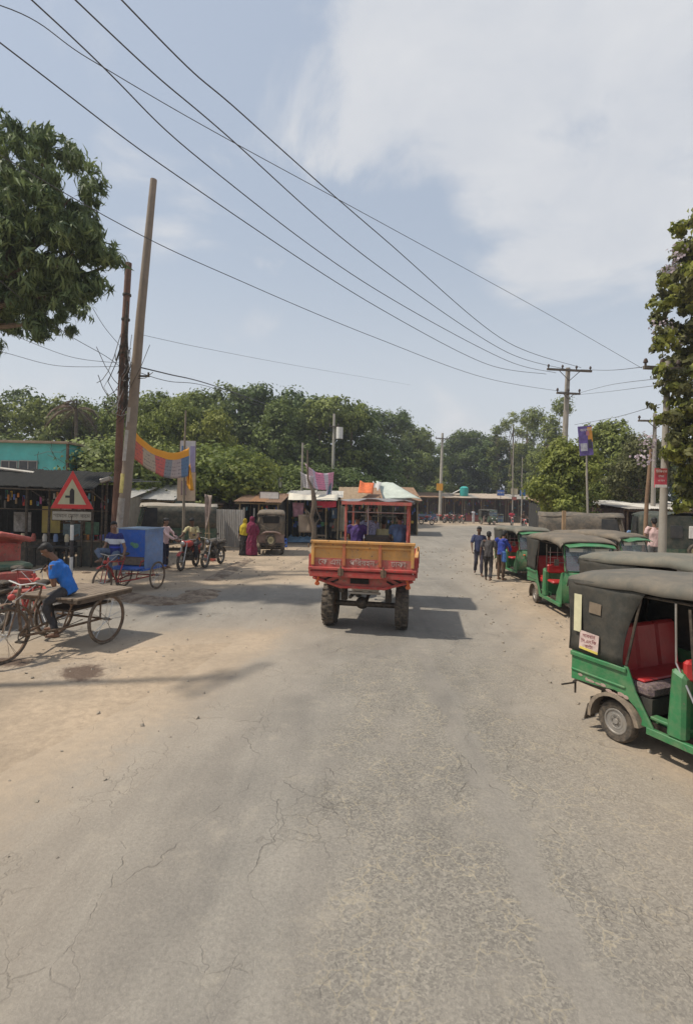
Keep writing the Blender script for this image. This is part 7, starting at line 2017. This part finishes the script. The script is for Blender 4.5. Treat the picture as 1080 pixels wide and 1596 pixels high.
q = MB(); q.box((0, 0, 0), (.12, .26, .34), None, .8); o = q.build('blue_bag', mat('blue_printed_bag', (.03, .11, .34), .7, 0, .5, 9, .1, .3), None, False, .03); o.location = (wc.x + .10, wc.y - .22, .80); tag(o, 'bright blue bag hanging at the side of the person in royal blue', 'bag')
# man in pink-white shirt on the plinth by the shed
q = MB(); q.box((0, 0, .22), (2.4, 1.2, .44)); o = q.build('concrete_plinth', CONC, None, False, .02); o.location = (X(1030, 15.5), 15.6, 0); tag(o, 'low concrete plinth behind the parked rickshaws at the right', 'plinth')
person('man in pale pink shirt standing behind the rickshaws at the right', (X(1023, 15.4), 15.5, .44), rad(70), base_pose(), C_PINK, C_GREY, None, .014, .6)
person('man sitting in the shade of the tea stall behind the sign post', (X(127, 18.6), 18.6, .36), rad(-120), shift(seat_pose(0, .45, .2), (0, 0, 0)), C_BRN, C_GREY)
q = MB(); q.box((0, 0, .78), (1.6, .35, .05)); 
for x in (-.7, .7): q.box((x, 0, .39), (.06, .3, .78))
o = q.build('wooden_bench', DARKW, None); o.location = (X(127, 18.6), 18.6, 0); tag(o, 'high dark bench inside the tea stall under the sitting man', 'bench')
person('man in blue shirt under the dark right shed', (X(985, 22.5), 22.4, 0), rad(-100), base_pose(), C_SKY, C_CHAR)
person('person with white cap behind the dark grey hauler', (X(864, 24), 24.0, .35), rad(-120), base_pose(), C_NAVY, C_CHAR, cap=WHITE)
q = MB(); q.box((0, 0, .17), (1.5, .8, .34)); o = q.build('concrete_step', CONC, None, False, .01); o.location = (X(864, 24), 24.0, 0); tag(o, 'low concrete step behind the dark grey hauler', 'step')
FP = 'people near the far shops'
person('person in white standing left of the far dark rickshaw', (X(738, 62), 62, 0), rad(-60), base_pose(), C_WHITE, C_WHITE, None, .03)
MF = motorcycle('red motorcycle with rider in red coming up the far road', (X(797, 58), 58, 0), heading(-.2, -1), RED)
person('motorcycle rider in crimson on the far road', (X(797, 58), 58, 0), heading(-.2, -1), ride_pose(), C_RED, C_CHAR, None, .03)
dup(MF, (X(815, 52), 52, 0), heading(-.1, -1), 'motorcycle ridden by a dark-dressed man, right of the red rider')
person('dark-dressed motorcycle rider on the far road', (X(815, 52), 52, 0), heading(-.1, -1), ride_pose(), C_BRN, C_BLK, None, .03, cap=BLACK)
person('small distant person in pink near the right end of the far shops', (X(830, 64), 64, 0), rad(-80), base_pose(), C_PINK, C_GREY, None, .03)
person('small distant person in cream at the right end of the far shops', (X(841, 63), 63, 0), rad(-100), base_pose(), C_CRM, C_CRM, None, .03)
for k, (px, Y_, lab) in enumerate(((694, 62, 'leftmost motorcycle parked before the far shops'), (702, 61.6, 'second parked motorcycle before the far shops'), (709, 62.2, 'third parked motorcycle before the far shops'), (717, 61.8, 'rightmost motorcycle parked before the far shops'), (846, 50, 'motorcycle parked left of the dark grey hauler'), (657, 56, 'motorcycle parked right of the red truck, by the stalls'))):
    dup(M1, (X(px, Y_), Y_, 0), rad(200 + 25 * k), lab)
person('person in white sitting far off beside the tree trunk at the right', (X(849, 48), 48, 0), rad(-90), base_pose(), C_CRM, C_GREY, None, .03)

# ------------------------------------------------------------------ crates, sacks, stools around the stalls
def crate(px, Y, m, label, s_=.4, h=.35, n=1):
    t = thing('crate', label, 'crate', (X(px, Y), Y, 0), rad(px % 30))
    for z in (.04, h / 2, h - .04):
        q = MB(); q.box((0, -s_ / 2, z), (s_, .015, .06)); q.box((0, s_ / 2, z), (s_, .015, .06)); q.box((-s_ / 2, 0, z), (.015, s_, .06)); q.box((s_ / 2, 0, z), (.015, s_, .06)); q.build('slat', m, t)
    q = MB()
    for sx in (-1, 1):
        for sy in (-1, 1): q.box((sx * s_ / 2 * .94, sy * s_ / 2 * .94, h / 2), (.03, .03, h))
    q.box((0, 0, .02), (s_ * .96, s_ * .96, .02)); q.build('corner_post', m, t)
crate(238, 25.8, RED, 'red crate before the pale stall right of the poles'); crate(333, 27.2, WOODL, 'pale wooden crate beside the brown shack')
crate(440, 26.4, BLUE, 'blue crate left of the twisted post', .5, .45); crate(500, 29, WOOD, 'brown crate right of the twisted post', .5, .5); crate(765, 66.4, BLUE, 'blue crate before the far shops', 1.0, 1.2)
crate(776, 66.4, mat('pale_olive', (.3, .32, .2), .8, 0, .2, 4, .2, .1), 'pale olive crate before the far shops', 1.0, 1.1); crate(330, 20, FRED, 'small red crate on the sand right of the motorcycles', .35, .25)
t = thing('stool', 'spindly wooden sign frame standing right of the orange board', 'stand', (X(325, 21), 21, 0), 0)
for a, b_ in (((-.15, 0, 0), (0, 0, 1.9)), ((.15, 0, 0), (0, 0, 1.9)), ((0, .2, 0), (0, 0, 1.9)), ((-.12, 0, 1.0), (.12, 0, 1.0))):
    q = MB(); q.tube([a, b_], .022, 5); q.build('leg', BAMB, t)
cloth_sheet('drape', 'faded white and red cloth on the spindly stand', 'cloth', [W(320, 770, 20.9), W(331, 772, 20.9), W(320, 830, 20.9), W(328, 800, 20.9)], mat('faded_cloth', (.36, .28, .24), .9, 0, .4, 5, .1, .3), sag=.02)
for k, (px, py, lab) in enumerate(((135, 893, 'dark flat scrap lying on the sand behind the sign post'), (313, 926, 'dark clod at the edge of the side road'), (85, 992, 'small stone under the flat rickshaw van'))):
    p = G(px, py); q = MB(); q.ell((0, 0, .02), (.16, .10, .04), 10, 6, (.1, .1, k)); o = q.build('clod', SPOIL, None, True); o.location = p; tag(o, lab, 'clod')

# ------------------------------------------------------------------ air
hzb = MB().box((0, 130, 15), (560, 620, 34)); hz_m = bpy.data.materials.new('haze_air'); hz_m.use_nodes = True
ntz = hz_m.node_tree; ntz.nodes.clear(); oz = ntz.nodes.new('ShaderNodeOutputMaterial'); pv_ = ntz.nodes.new('ShaderNodeVolumePrincipled')
pv_.inputs['Color'].default_value = (.80, .84, .90, 1); pv_.inputs['Density'].default_value = HAZE; pv_.inputs['Anisotropy'].default_value = .2
ntz.links.new(pv_.outputs[0], oz.inputs['Volume'])
if HAZE > 0:
    ho_ = hzb.build('haze', hz_m, None); ho_['kind'] = 'stuff'; ho_['label'] = 'thin pale haze in the air'
